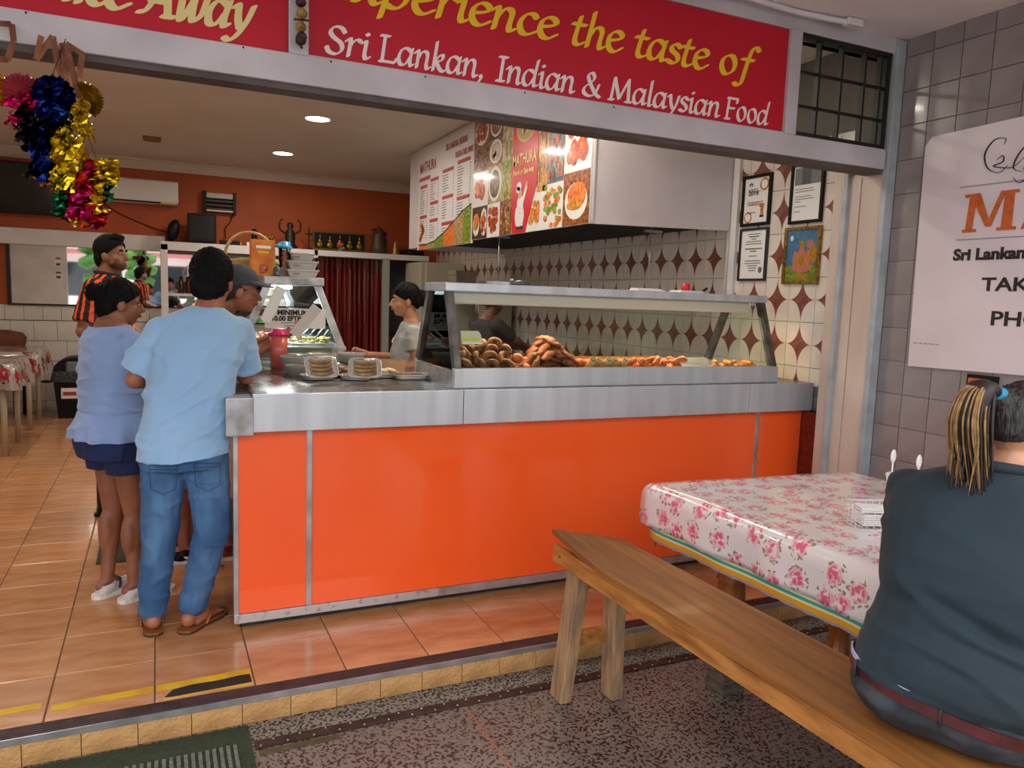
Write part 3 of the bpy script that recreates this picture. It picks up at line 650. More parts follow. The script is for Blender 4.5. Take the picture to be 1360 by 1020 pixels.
def dr_award(y0, y1, z0, z1):
    mb = MB(); W_, H_ = y0 - y1, z1 - z0
    fd(mb, y1 + .05, z1 - .05, .045, .045, 1); fd(mb, y1 + .05, z1 - .05, .03, .03, 3, 2); fd(mb, y0 - .045, z0 + .04, .04, .04, 1); fd(mb, y0 - .045, z0 + .04, .028, .028, 3, 2)
    fd(mb, y0 - .06, z1 - .045, .02, .014, 0, 2); fd(mb, y0 - .06, z1 - .05, .008, .006, 3, 3)
    for k, w in enumerate((.1, .13, 0, .0, 0, .16, .1, 0, 0, .09)):
        if w: fr(mb, y0 - .03, y0 - .03 - w, z1 - .08 - k * .018, z1 - .074 - k * .018, 2)
    fr(mb, y1 + .045, y1 + .075, z0 + .05, z0 + .11, 1, 2); fd(mb, y1 + .06, z0 + .115, .025, .018, 1, 3); fr(mb, y1 + .04, y1 + .08, z0 + .035, z0 + .05, 4, 3)
    return mb, [m_bl, m_go, m_gr, m_paper, m_ink]
fA = frame_x('framed_certificate', 'black framed award certificate of 2016, upper left on the diamond tiles', 'certificate', 4.40, 4.115, 2.185, 2.54, m_black, .022, dr_award)
text_obj('2016', .05, m_ink, face_x(3.8325, 4.34, 2.40), 'lettering', fA, bold=.001)
text_obj('WINNER', .03, m_go, face_x(3.8325, 4.33, 2.325), 'lettering', fA)
def dr_cert(y0, y1, z0, z1):
    mb = MB(); 
    for k, w in enumerate((.13, .1, .05, .15, .16, 0, .17, .06, 0, .08, .0, .16, .16, .1, .08, .07)):
        if w: fr(mb, (y0 + y1) / 2 + w / 2, (y0 + y1) / 2 - w / 2, z1 - .03 - k * .017, z1 - .023 - k * .017, 2 if k not in (1, 6, 7) else 4)
    fd(mb, y1 + .045, z0 + .06, .018, .022, 1); fd(mb, y1 + .045, z0 + .06, .01, .013, 0, 2)
    return mb, [m_gr, pm('seal_green', '#45542c', .5), m_gr, m_paper, m_ink]
frame_x('framed_certificate', 'blue-black framed certificate with a green seal, lower left on the diamond tiles', 'certificate', 4.395, 4.115, 1.80, 2.17, pm('navy_frame', '#1d2330', .3), .016, dr_cert)
def dr_letter(y0, y1, z0, z1):
    mb = MB(); fr(mb, y0 - .01, y1 + .01, z1 - .12, z1 - .01, 0); fr(mb, y0 - .07, y1 + .09, z1 - .12, z1, 4, 2)
    for k, w in enumerate((.15, .16, 0, .14, .16, .05, 0, .1, 0, .05)):
        if w: fr(mb, y0 - .02, y0 - .02 - w, z1 - .15 - k * .016, z1 - .145 - k * .016, 0)
    return mb, [m_gr, m_go, m_gr, m_paper, pm('print_dgrey', '#55565a', .6)]
frame_x('framed_letter', 'black framed letter, upper right on the diamond tiles under the beam', 'certificate', 3.935, 3.655, 2.17, 2.56, m_black, .02, dr_letter)
def dr_deity(y0, y1, z0, z1):
    mb = MB(); c = (y0 + y1) / 2; fr(mb, y0, y1, z0, z1, 0); fr(mb, y0, y1, z0, z0 + .1, 1, 2); fd(mb, y0 - .04, z1 - .05, .015, .018, 2, 2)
    fd(mb, y1 + .04, z0 + .17, .035, .07, 3, 2); fd(mb, c, z0 + .09, .085, .035, 4, 3); fd(mb, c, z0 + .14, .055, .06, 5, 4); fd(mb, c, z0 + .205, .024, .03, 4, 5); fd(mb, c, z0 + .24, .024, .025, 3, 6)
    fd(mb, c + .055, z0 + .15, .02, .05, 5, 5); fd(mb, c - .055, z0 + .15, .02, .05, 5, 5); fd(mb, c - .065, z0 + .24, .028, .028, 4, 4); fd(mb, c, z0 + .13, .02, .04, 3, 6); fd(mb, c - .03, z0 + .03, .05, .015, 3, 3)
    return mb, [pm('print_sky', '#2a5a8c', .4, col2='#4a7a90', scale=20), pm('print_meadow', '#4a6a24', .4, col2='#8a8a2a', scale=50), pm('print_moon', '#d0dae0', .4), pm('print_yellow', '#b88a28', .4, col2='#8a5a18', scale=60), pm('print_rose', '#c07a68', .4, col2='#a85a48', scale=60), pm('print_salmon', '#c0583a', .4, col2='#b08a4a', scale=60)]
frame_x('framed_picture', 'gold framed devotional picture of a seated figure on the diamond tiles', 'picture', 3.955, 3.645, 1.775, 2.15, m_gold, .022, dr_deity)

# ---- wall board outside right
WB = thing('wall_sign', 'large white shop sign with orange capital and black lettering on the grey tiled wall', 'sign', (3.74, 1.9, 1.33))
mb = MB(); mb.prism([(1.0, 1.365), (2.87, 1.325), (2.888, 2.50), (2.85, 2.545), (1.0, 2.60)], .012, 0, Matrix(((0, 1, 0, 3.733), (1, 0, 0, 0), (0, 0, 1, 0), (0, 0, 0, 1)))); mb.build('panel', pm('sign_white', '#d4cacc', .45, col2='#cbc0c2', scale=2), WB)
m_olet = pm('orange_letter', '#c4601c', .5, col2='#b0501a', scale=30)
# slab-serif capital M
def capM(x, y, z, w, h, par):
    mb = MB(); P = [(0,0),(.3,0),(.3,.07),(.24,.09),(.25,.7),(.47,.1),(.53,.1),(.76,.72),(.76,.09),(.69,.07),(.69,0),(1.04,0),(1.04,.07),(.98,.09),(.95,.9),(1.02,.93),(1.02,1),(.74,1),(.52,.38),(.3,1),(0,1),(0,.93),(.07,.9),(.06,.09),(0,.07)]
    quadsets = [[(0,0),(.28,0),(.28,.08),(0,.08)], [(.06,.08),(.2,.08),(.24,.92),(.1,.92)], [(.0,.92),(.3,.92),(.3,1),(0,1)], [(.1,.99),(.3,1),(.57,.12),(.46,.12)], [(.46,.12),(.57,.12),(.8,1),(.7,1)], [(.72,.92),(1.04,.92),(1.04,1),(.7,1)], [(.76,.08),(.96,.08),(.96,.92),(.78,.92)], [(.68,0),(1.04,0),(1.04,.08),(.68,.08)]]
    for q in quadsets: qi = quadsets.index(q); mb.prism([(p[0] * w, p[1] * h) for p in q], .002 + qi * .00012, 0, face_x(x, y, z) @ Matrix(((1,0,0,0),(0,0,1,0),(0,1,0,0),(0,0,0,1))))
    mb.build('orange_capital', m_olet, par)
capM(3.731, 2.63, 2.03, .26, .19, WB)
text_obj('ATHURA', .19, m_olet, face_x(3.731, 2.33, 2.035), 'lettering', WB, bold=.006)
text_obj('Sri Lankan & Indian', .078, m_ink, face_x(3.731, 2.665, 1.893), 'lettering', WB, bold=.0035, xs=1.12)
text_obj('TAKE AWAY', .092, m_ink, face_x(3.731, 2.50, 1.738), 'lettering', WB, bold=.002, xs=1.3)
text_obj('PHONE', .098, m_ink, face_x(3.731, 2.44, 1.57), 'lettering', WB, bold=.002, xs=1.3)
mb = MB(); mb.box(3.730, 3.733, 1.1, 2.665, 2.258, 2.262); mb.box(3.730, 3.733, 1.1, 2.66, 1.993, 1.997); mb.build('rule', m_gr, WB)
mb = MB()
def scroll(pts, r0=.002, r1=.009):
    P = smooth_pts(pts, 6); n = len(P); mb.tube([face_x(3.7315, 0, 0) @ Vector((-p.x, p.y, 0)) for p in P], [r0 + (r1 - r0) * math.sin(PI * i / (n - 1)) for i in range(n)], 6, flat=.3)
def sp(l): return [(a, b, 0) for a, b in l]
scroll(sp([(2.43, 2.34), (2.47, 2.31), (2.53, 2.34), (2.55, 2.41), (2.51, 2.47), (2.455, 2.47), (2.46, 2.44)]))
scroll(sp([(2.49, 2.37), (2.46, 2.39), (2.455, 2.36), (2.50, 2.345), (2.45, 2.33), (2.40, 2.33), (2.34, 2.38)]))
scroll(sp([(2.36, 2.30), (2.40, 2.32), (2.39, 2.37), (2.35, 2.42), (2.28, 2.44)]))
scroll(sp([(2.40, 2.28), (2.37, 2.25), (2.33, 2.27), (2.35, 2.32), (2.3, 2.36)]))
mb.build('scroll_ornament', m_ink, WB)
mb = MB()
for k in range(14): mb.box(3.7322, 3.7332, 2.70 + .011 * k, 2.708 + .011 * k, 1.45 + .002 * (k % 3), 1.456)
mb.build('small_print', m_gr, WB)
sp_ = thing('wall_plaque', 'small orange plaque with round emblem on the grey wall under the white sign', 'plaque', (3.745, 2.46, 1.17))
MB().box(3.728, 3.748, 2.37, 2.525, 1.18, 1.318, bev=.003).build('frame', m_black, sp_)
MB().box(3.726, 3.730, 2.405, 2.515, 1.19, 1.30).build('orange_face', pm('plaque_orange', '#c8682c', .5, col2='#a84a1c', scale=20), sp_)
mb = MB(); mb.tube([(3.725, 2.46 + .035 * math.cos(a), 1.255 + .035 * math.sin(a)) for a in np.linspace(0, 2 * PI, 24, endpoint=False)], .003, 6, closed=True); mb.tube([(3.725, 2.46 + .015 * math.cos(a), 1.255 + .015 * math.sin(a)) for a in np.linspace(0, 4, 12)], .002, 5); mb.build('emblem', m_dark, sp_)

# ---- back wall fittings
mr = thing('wall_mirror', 'wide mirror in the back wall above the white tiles', 'mirror', (-.8, 11.06, 1.34))
MB().box(-1.62, 3.0, 11.07, 11.09, 1.345, 2.07).build('glass', pm('mirror_glass', '#dfe2e2', .02, 1), mr)
mb = MB(); mb.box(-1.66, -1.62, 11.04, 11.1, 1.33, 2.07); mb.box(-1.66, .1, 11.05, 11.1, 1.325, 1.346); mb.build('frame', m_dark, mr)
tv = thing('television', 'large dark flat television high on the orange back wall', 'television', (-1.6, 10.95, 2.42))
MB().box(-2.5, -1.08, 10.93, 10.98, 2.42, 3.03, bev=.008).build('casing', m_black, tv)
MB().box(-2.48, -1.10, 10.925, 10.931, 2.45, 3.01).build('screen', pm('tv_screen', '#12171c', .12, coat=.5), tv)
MB().box(-1.9, -1.7, 10.98, 11.095, 2.6, 2.8).build('bracket', m_dark, tv)
ac = thing('air_conditioner', 'white split air conditioner on the orange back wall', 'air conditioner', (-.1, 11.1, 2.63))
mb = MB(); mb.prism([(0, 2.68), (0, 2.93), (.04, 2.95), (.22, 2.95), (.22, 2.66), (.08, 2.65)], .86, 0, Matrix(((0, 1, 0, -.6), (1, 0, 0, 10.88), (0, 0, 1, 0), (0, 0, 0, 1)))); mb.build('body', pm('ac_white', '#d6d2cc', .4), ac)
MB().box(-.57, .05, 10.885, 10.93, 2.662, 2.684).build('outlet', m_black, ac)
MB().box(.06, .25, 10.872, 10.885, 2.66, 2.69).build('display', pm('ac_beige', '#c2b8a4', .4), ac)
ik = thing('insect_killer', 'black framed electric insect killer on the orange wall right of the air conditioner', 'insect killer', (.77, 11.05, 2.6))
mb = MB(); mb.box(.56, .6, 10.97, 11.1, 2.6, 2.88); mb.box(.93, .97, 10.97, 11.1, 2.6, 2.88); mb.box(.6, .93, 11.05, 11.1, 2.62, 2.86); mb.build('frame', m_black, ik)
for z in (2.64, 2.69, 2.745): MB().box(.6, .93, 10.985, 11.01, z, z + .025).build('bar', pm('bar_brown', '#3a1d14', .5), ik)
MB().box(.6, .93, 10.98, 11.03, 2.79, 2.86, bev=.01).build('tube', pm('tube_white', '#b8b4aa', .4), ik)
MB().box(.6, .93, 10.98, 11.02, 2.62, 2.638).build('tray', m_white, ik)
MB().tube(smooth_pts([(.93, 11.06, 2.6), (.9, 11.07, 2.5), (.84, 11.07, 2.42), (.84, 11.05, 2.27)]), .006, 6).build('cable', m_black, ik)
bx = thing('ceiling_detector', 'small tan box on the ceiling above the air conditioner', 'detector', (.0, 9.4, 3.2))
MB().box(-.12, .06, 9.3, 9.42, 3.172, 3.21, bev=.006).build('body', pm('tan_plastic', '#8a6a34', .5), bx)
MB().box(-.1, .04, 9.31, 9.41, 3.166, 3.172).build('grille', pm('tan_dark', '#6a4c22', .5), bx)
# shelf unit in front of the back wall
su = thing('shelf_unit', 'long white shelf unit with post along the back wall under the orange band', 'shelf', (1.6, 10.8, 1.2))
MB().box(.04, 3.5, 10.45, 11.05, 2.13, 2.16).build('top_board', m_white, su)
MB().box(.04, 1.95, 10.43, 10.46, 2.06, 2.165, bev=.004).build('front_edge', m_white, su)
MB().box(1.9, 3.5, 10.43, 10.46, 2.09, 2.165, bev=.004).build('front_edge', m_white, su)
MB().box(.04, .12, 10.43, 10.5, .0, 2.13).build('post', m_white, su)
MB().box(1.93, 2.0, 10.9, 11.05, .0, 2.13).build('post', m_white, su)
MB().box(2.84, 2.93, 10.43, 10.5, .0, 2.1).build('post', pm('cool_white', '#9da39c', .5), su)
MB().box(.12, 1.93, 10.5, 11.04, 1.50, 1.53).build('shelf', m_white, su)
MB().box(.12, 1.93, 10.5, 11.04, 1.18, 1.21).build('shelf', m_white, su)
MB().box(.12, 1.93, 10.55, 11.04, .0, 1.18).build('cabinet_body', pm('shelf_beige', '#b7b0a2', .5), su)
# red strip curtain
cu = thing('strip_curtain', 'dark red plastic strip curtain in the kitchen doorway', 'curtain', (2.4, 10.7, 0))
m_cur = pm('red_plastic_strip', '#6e0b0e', .22, col2='#4c0609', scale=3, stretch=(3, 1, .3), coat=.3)
for i in range(9):
    x = 1.98 + .097 * i; mb = MB(); n = 8
    for k in range(10):
        za, zb = 2.10 - .21 * k, 2.10 - .21 * (k + 1)
        for j in range(n - 1):
            def q(j, z): return Vector((x + .115 * j / (n - 1), 10.62 + .018 * math.sin(j / (n - 1) * PI * 2 + i * 1.7 + z * .6) + .012 * (i % 2), z))
            mb.quad([q(j, za), q(j + 1, za), q(j + 1, zb), q(j, zb)], 0, True)
    mb.build('strip', m_cur, cu, fix=False)
MB().box(1.95, 2.86, 10.5, 10.66, 2.09, 2.13).build('rail', m_white, cu)
for x in (2.24, 2.41, 2.62): MB().box(x, x + .012, 10.585, 10.60, 1.2, 1.95).build('pale_edge_strip', pm('pale_red_edge', '#8c4a44', .3), cu)
# shutter recess and white fridge
sh = thing('roller_shutter', 'grey ribbed roller door right of the red curtain', 'shutter', (3.15, 10.95, 0))
for i in range(26): MB().tube([(2.95 + .021 * i, 11.03, 1.0), (2.95 + .021 * i, 11.03, 2.09)], .010, 6).build('rib', pm('grey_rib', '#77797a', .5), sh)
fg = thing('upright_fridge', 'cream upright fridge in the far kitchen corner', 'fridge', (3.6, 10.4, 0))
MB().box(3.205, 3.83, 9.9, 10.6, .05, 2.06, bev=.02).build('body', pm('fridge_cream', '#bdb8a4', .4), fg)
MB().box(3.27, 3.83, 9.86, 9.9, .75, 2.05, bev=.015).build('door', pm('fridge_cream', '#bdb8a4', .4), fg)
MB().box(3.33, 3.36, 9.82, 9.86, 1.1, 1.5, bev=.006).build('handle', m_steel_d, fg)
m_box = pm('cream_carton', '#a8a08a', .6, col2='#9a917c', scale=4)
for i, (x, y, w, h, lab) in enumerate(((3.42, 8.9, .26, .62, 'tall cream storage box on the kitchen bench beside the fridge'), (3.62, 8.3, .3, .5, 'shorter cream storage box on the kitchen bench nearest the diamond tiles'))):
    b = thing('storage_box', lab, 'box', (x, y, .98)); zb_ = .98
    MB().box(x - w / 2, x + w / 2, y - .15, y + .15, zb_, 1.3 + h, bev=.01).build('body', m_box, b)
    MB().box(x - w / 2 - .008, x + w / 2 + .008, y - .158, y + .158, 1.3 + h - .05, 1.3 + h + .01, bev=.006).build('lid', m_box, b)
kb = thing('kitchen_bench', 'stainless kitchen bench along the diamond tiled wall', 'bench', (3.4, 8, 0))
MB().box(3.1, 3.83, 5.9, 9.4, .94, .98).build('top', m_steel_d, kb)
MB().box(3.12, 3.83, 5.9, 9.4, .1, .94).build('body', m_steel_d, kb)

# things on the top shelf
ZS = 2.161
def shelf_things():
    a = thing('speaker', 'small black rounded speaker at the left end of the top shelf', 'speaker', (.19, 10.7, ZS))
    MB().ell((.19, 10.7, ZS + .155), (.075, .07, .15), M=Matrix.Rotation(.25, 3, 'Y')).build('body', m_black, a); MB().box(.12, .26, 10.64, 10.76, ZS, ZS + .02).build('foot', m_black, a)
    a = thing('monitor', 'square black monitor on the top shelf under the insect killer', 'monitor', (.52, 10.7, ZS))
    MB().box(.36, .70, 10.66, 10.85, ZS + .03, ZS + .39, bev=.01).build('casing', m_black, a); MB().box(.39, .67, 10.655, 10.661, ZS + .07, ZS + .36).build('screen', pm('dark_screen', '#060607', .2), a); MB().box(.45, .62, 10.65, 10.85, ZS, ZS + .03).build('foot', m_black, a)
    a = thing('modem', 'low black modem box beside the monitor on the top shelf', 'modem', (.85, 10.65, ZS))
    MB().box(.74, .98, 10.58, 10.75, ZS, ZS + .07, bev=.01).build('body', m_black, a); MB().box(.98, 1.0, 10.6, 10.63, ZS, ZS + .05).build('plug', m_go, a)
    a = thing('statuette', 'small dark round-topped statuette on the top shelf', 'statuette', (1.15, 10.62, ZS))
    MB().lathe([(.05, 0), (.055, .02), (.04, .06), (.035, .15), (.04, .2), (.025, .235), (.0, .24)], (1.16, 10.62, ZS), 14).build('body', m_black, a); MB().box(1.06, 1.1, 10.56, 10.6, ZS, ZS + .06).build('white_card', m_paper, a)
    a = thing('idol', 'cluster shaped gold and dark idol on the top shelf', 'figurine', (1.33, 10.62, ZS)); mb = MB()
    for k in range(16): mb.ell((1.33 + rg.uniform(-.08, .08), 10.62 + rg.uniform(-.04, .04), ZS + .03 + .15 * rg.random()), (.025, .02, .025), sub=1)
    mb.build('body', m_gold, a); MB().box(1.26, 1.4, 10.58, 10.68, ZS, ZS + .03).build('base', m_dark, a)
    a = thing('winged_statue', 'dark statue with two raised wings on the top shelf', 'statue', (1.62, 10.65, ZS)); mb = MB()
    mb.lathe([(.09, 0), (.1, .03), (.06, .08), (.07, .17), (.055, .24), (.03, .27), (.045, .31), (.03, .35), (0, .36)], (1.62, 10.65, ZS), 14); mb.build('body', m_dark, a)
    for s in (-1, 1):
        mb = MB(); mb.tube(smooth_pts([(1.62 + s * .04, 10.65, ZS + .2), (1.62 + s * .13, 10.65, ZS + .26), (1.62 + s * .13, 10.65, ZS + .36), (1.62 + s * .09, 10.65, ZS + .40)]), [.03] + [.032] * 10 + [.025] * 7 + [.01], 8, flat=.4); mb.build('wing', m_dark, a)
    a = thing('oil_lamp', 'thin dark lamp stand with finial on the top shelf', 'lamp stand', (1.86, 10.6, ZS))
    MB().lathe([(.05, 0), (.04, .02), (.012, .05), (.01, .12), (.02, .14), (.01, .16), (.01, .2), (.05, .21), (.05, .22), (.01, .23), (.015, .27), (.006, .3), (0, .34)], (1.86, 10.6, ZS), 14).build('stand', m_dark, a)
    a = thing('framed_relief', 'long gold framed relief of small gold figures leaning on the top shelf', 'picture', (2.3, 10.7, ZS))
    Mx = Matrix.Translation((1.92, 10.66, ZS + .02)) @ Matrix.Rotation(R(-8), 4, 'X'); mb = MB()
    for b in ((0, .74, 0, .03, 0, .025), (0, .74, 0, .03, .235, .26), (0, .025, 0, .03, .025, .235), (.715, .74, 0, .03, .025, .235)): mb.box(*b, M=Mx)
    mb.build('frame', pm('frame_brass', '#6b5222', .4, .6), a); MB().box(.02, .72, .015, .025, .02, .24, M=Mx).build('backing', m_black, a)
    for k in range(5):
        mb = MB(); c = Mx @ Vector((.1 + .135 * k, .005, .02)); mb.ell(c + Vector((0, 0, .05)), (.045, .012, .04)); mb.ell(c + Vector((0, 0, .1)), (.025, .012, .035)); mb.ell(c + Vector((0, 0, .15)), (.015, .012, .02)); mb.ell(c + Vector((0, 0, .175)), (.01, .01, .016)); mb.build('gold_figure', m_gold, a)
    a = thing('flower_posy', 'orange flower posy in front of the framed relief', 'flowers', (2.28, 10.55, ZS)); mb = MB()
    for k in range(9): mb.ell((2.28 + rg.uniform(-.04, .04), 10.55, ZS + .07 + rg.uniform(-.03, .04)), (.022, .02, .022), sub=1)
    mb.build('petals', pm('flower_orange', '#e0481c', .5), a); MB().lathe([(.03, 0), (.045, .04), (.02, .05)], (2.28, 10.55, ZS), 10).build('pot', pm('teal_pot', '#3a6a6a', .4), a)
    a = thing('carved_statue', 'tall dark carved statue on the top shelf right of the framed relief', 'statue', (2.83, 10.65, ZS)); mb = MB()
    mb.lathe([(.1, 0), (.12, .03), (.11, .1), (.1, .22), (.08, .3), (.05, .36), (0, .39)], (2.83, 10.65, ZS), 14)
    for k in range(26): mb.ell((2.83 + .095 * math.cos(k * 1.9), 10.65 + .07 * math.sin(k * 1.9), ZS + .03 + .32 * k / 26), (.03, .03, .025), sub=1)
    mb.build('body', pm('carved_wood', '#2a1c12', .5, col2='#5a4018', scale=30, bump=.5, bscale=40), a)
    a = thing('figurine', 'small pale gold figurine on the top shelf above the curtain post', 'figurine', (3.04, 10.55, ZS))
    MB().lathe([(.04, 0), (.045, .02), (.03, .05), (.035, .09), (.02, .12), (.025, .15), (.012, .18), (0, .2)], (3.04, 10.55, ZS), 14).build('body', pm('pale_gold', '#a89050', .4, .3), a)
    a = thing('black_case', 'low black case at the right end of the top shelf', 'case', (3.3, 10.6, ZS))
    MB().box(3.15, 3.45, 10.5, 10.7, ZS, ZS + .08, bev=.008).build('body', m_black, a); MB().box(3.25, 3.205, 10.49, 10.5, ZS + .03, ZS + .05).build('latch', m_steel_d, a)
    a = thing('wall_cable', 'black cable sagging across the orange wall to the speaker', 'cable', (0, 11.08, 2.3))
    MB().tube(smooth_pts([(-.62, 11.09, 2.63), (-.4, 11.09, 2.5), (-.1, 11.09, 2.38), (.12, 11.0, 2.31), (.2, 10.8, 2.3)]), .007, 6).build('cord', m_black, a)
shelf_things()
# bottles, books on the lower shelves seen beside the man
for i in range(7):
    b = thing('bottle', 'small dark bottle in the row on the middle shelf of the shelf unit', 'bottle', (.28 + .09 * i, 10.7, 1.53), 'bottles on the middle shelf')
    MB().lathe([(.032, 0), (.033, .01), (.033, .13), (.015, .17), (.013, .2), (.016, .2), (.016, .22), (0, .22)], (.28 + .09 * i, 10.7, 1.53), 12).build('body', pm('bottle_dark_%d' % (i % 2), ('#2c1a14', '#5a1010')[i % 2], .2), b)
# ceiling downlights
m_led = pm('led_disc', '#ffffff', .5, emit='#fff2dc', estr=14)
for i, (x, y, lab) in enumerate(((1.37, 7.39, 'larger round ceiling downlight nearer the shop front'), (1.355, 9.45, 'smaller round ceiling downlight near the back wall'), (1.45, 5.4, 'round ceiling downlight hidden above the sign beam'), (-1.2, 7.8, 'round ceiling downlight over the left tables'), (-1.2, 5.4, 'round ceiling downlight over the entrance'), (2.2, 4.3, 'round ceiling downlight over the serving counter'))):
    d = thing('downlight', lab, 'downlight', (x, y, 3.2))
    MB().lathe([(.11, 0), (.11, .006), (.125, .006), (.125, 0), (.118, -.006)], (x, y, 3.204), 28, cap=False).build('rim', m_white, d)
    MB().lathe([(.105, -.002), (.105, .002)], (x, y, 3.204), 28).build('diffuser', m_led, d)
    l = area('downlight_lamp', (x, y, 3.185), .2, 21, (1, .88, .74)); l.parent = d; l.matrix_parent_inverse = PI_[d.name]

for i, (z0_, z1_, lab) in enumerate(((1.95, 2.16, 'upper printed poster on the white panel, seen only in the mirror'), (1.68, 1.86, 'lower printed poster on the white panel, seen only in the mirror'))):
    t = thing('poster', lab, 'poster', (-1.9, 3.2, z0_))
    MB().box(-1.98, -1.84, 3.2, 3.204, z0_, z1_).build('sheet', m_paper, t); MB().box(-1.96, -1.86, 3.204, 3.206, z1_ - .06, z1_ - .02).build('heading', m_rh if i == 0 else m_ink, t); MB().box(-1.95, -1.87, 3.204, 3.206, z0_ + .02, z0_ + .07).build('print', m_ink, t)
# ================================================================ COUNTER
CT = 1.145
ct = thing('serving_counter', 'long orange serving counter with stainless steel top and fascia', 'counter', (2.0, 4.1, 0))
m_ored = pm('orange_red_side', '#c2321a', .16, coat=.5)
m_black_kick = pm('black_kick', '#1b1917', .8, col2='#3a3835', scale=14)
mb = MB(); mb.box(.335, 3.80, 3.72, 4.6, 0, .1); mb.box(.335, 1.2, 4.6, 7.5, 0, .1); mb.build('plinth', m_black_kick, ct)
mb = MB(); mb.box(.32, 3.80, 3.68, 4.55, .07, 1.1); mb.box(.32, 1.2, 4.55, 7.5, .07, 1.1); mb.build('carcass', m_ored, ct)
for a, b in ((.322, .636), (.662, 3.415), (3.44, 3.795)): MB().box(a, b, 3.66, 3.682, .09, .972).build('front_panel', m_orange, ct)
for a, b in ((.636, .662), (3.415, 3.44)): MB().box(a, b, 3.654, 3.682, .09, .972, bev=.002).build('cover_strip', m_alu, ct)
MB().box(.303, .325, 3.655, 3.685, .05, .972, bev=.002).build('corner_strip', m_alu, ct)
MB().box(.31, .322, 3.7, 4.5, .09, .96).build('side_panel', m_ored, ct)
MB().box(.306, .322, 4.5, 4.53, .05, .96).build('side_strip', m_alu, ct)
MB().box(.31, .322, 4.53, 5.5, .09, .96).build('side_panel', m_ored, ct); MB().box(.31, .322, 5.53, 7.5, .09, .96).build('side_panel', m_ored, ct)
m_scr = pm('scuffed_aluminium', '#c6c8ca', .4, .7, col2='#5a5a58', scale=26, lo=.55, hi=.75)
MB().box(.303, 1.32, 3.65, 3.682, .045, .088, bev=.002).build('base_strip', m_scr, ct)
MB().box(1.322, 3.8, 3.65, 3.682, .045, .088, bev=.002).build('base_strip', m_alu, ct)
# fascia and top
for a, b in ((.385, 1.410), (1.413, 3.295), (3.298, 3.822)): MB().box(a, b, 3.600, 3.625, .968, CT, bev=.003).build('fascia', m_steel, ct)
m_top = pm('steel_top', '#8e8f90', .22, 1, col2='#77736f', scale=6, rough2=.33)
mb = MB(); mb.box(.385, 3.822, 3.61, 4.72, CT - .02, CT, bev=.002); mb.box(.385, 1.28, 4.72, 7.6, CT - .02, CT); mb.build('top', m_top, ct)
MB().box(.268, .388, 3.592, 3.70, .955, CT - .016, bev=.004).build('end_cap', m_steel2, ct)
MB().box(.268, .388, 3.70, 7.6, CT - .19, CT - .012, bev=.003).build('side_fascia', m_steel_d, ct)
MB().box(.40, .45, 3.63, 3.70, CT, CT + .001).build('joint_plate', m_steel_d, ct)
# dark brown panel and low steel strip to the right of the counter
rb = thing('counter_return', 'brown red panel with grey steel strip between the counter and the doorway', 'panel', (3.84, 3.55, 0))
MB().box(3.80, 3.855, 3.46, 3.72, .0, .955).build('panel', pm('brown_red_laminate', '#7a2414', .3, col2='#5a1a10', scale=30), rb)
MB().box(3.825, 3.858, 3.44, 3.62, .955, 1.12, bev=.003).build('steel_strip', m_steel_d, rb)

# ================================================================ FOOD CABINETS
m_lampw = pm('tube_housing', '#ddd0c2', .4)
m_tube = pm('warm_tube', '#ffffff', .4, emit='#ffd2a0', estr=2.2)
def bar(mb, a, b, w, t, mi=0):
    """rectangular bar from a to b, width w along x, depth t along y"""
    a, b = Vector(a), Vector(b)
    mb.hexa([a + Vector(q) for q in ((-w/2, -t/2, 0), (w/2, -t/2, 0), (w/2, t/2, 0), (-w/2, t/2, 0))] + [b + Vector(q) for q in ((-w/2, -t/2, 0), (w/2, -t/2, 0), (w/2, t/2, 0), (-w/2, t/2, 0))], mi)
fc = thing('food_cabinet', 'long glass hot food cabinet with sloped sides on the counter', 'food cabinet', (2.47, 4.0, CT))
xa, xb = 1.40, 3.54
mb = MB(); mb.box(xa - .02, xb + .03, 3.66, 3.70, CT, 1.248, bev=.004); mb.box(xa - .02, xb + .03, 4.30, 4.34, CT, 1.248, bev=.004); mb.build('base_rail', m_steel, fc)
for _x in (xa - .02, xb): MB().box(_x, _x + .03, 3.70, 4.30, CT, 1.23).build('end_rail', m_steel2, fc)
MB().box(xa + .01, xb, 3.70, 4.30, CT, 1.205).build('heated_deck', pm('deck_steel', '#8a8078', .3, 1), fc)
for x in (xa, xb):
    for a, b, nm in (((x, 3.685, 1.24), (x, 3.83, 1.645), 'post'), ((x, 4.315, 1.24), (x, 4.13, 1.645), 'post')):
        mb = MB(); bar(mb, a, b, .035, .05); mb.build(nm, m_steel_d, fc)
MB().box(xa - .03, xb + .03, 3.80, 4.15, 1.645, 1.69, bev=.005).build('top', m_steel, fc)
MB().box(xa + .02, xb - .08, 3.838, 3.90, 1.578, 1.645, bev=.01).build('lamp_housing', m_lampw, fc)
MB().tube([(xa + .06, 3.93, 1.625), (xb - .1, 3.93, 1.625)], .013, 10).build('heat_tube', m_tube, fc)
def pane(name, pts, par, t=.004, m=None):
    P = [Vector(p) for p in pts]; n = (P[1] - P[0]).cross(P[2] - P[0]).normalized() * t
    mb = MB(); mb.hexa([P[0], P[1], P[2], P[3]] + [p + n for p in P]); mb.build(name, m or m_glass, par)
pane('front_glass', [(xa + .018, 3.69, 1.245), (xb - .018, 3.69, 1.245), (xb - .018, 3.832, 1.643), (xa + .018, 3.832, 1.643)], fc)
pane('end_glass', [(xa, 3.70, 1.235), (xa, 4.30, 1.235), (xa, 4.12, 1.643), (xa, 3.84, 1.643)], fc)
pane('end_glass', [(xb, 3.70, 1.235), (xb, 4.30, 1.235), (xb, 4.12, 1.643), (xb, 3.84, 1.643)], fc)
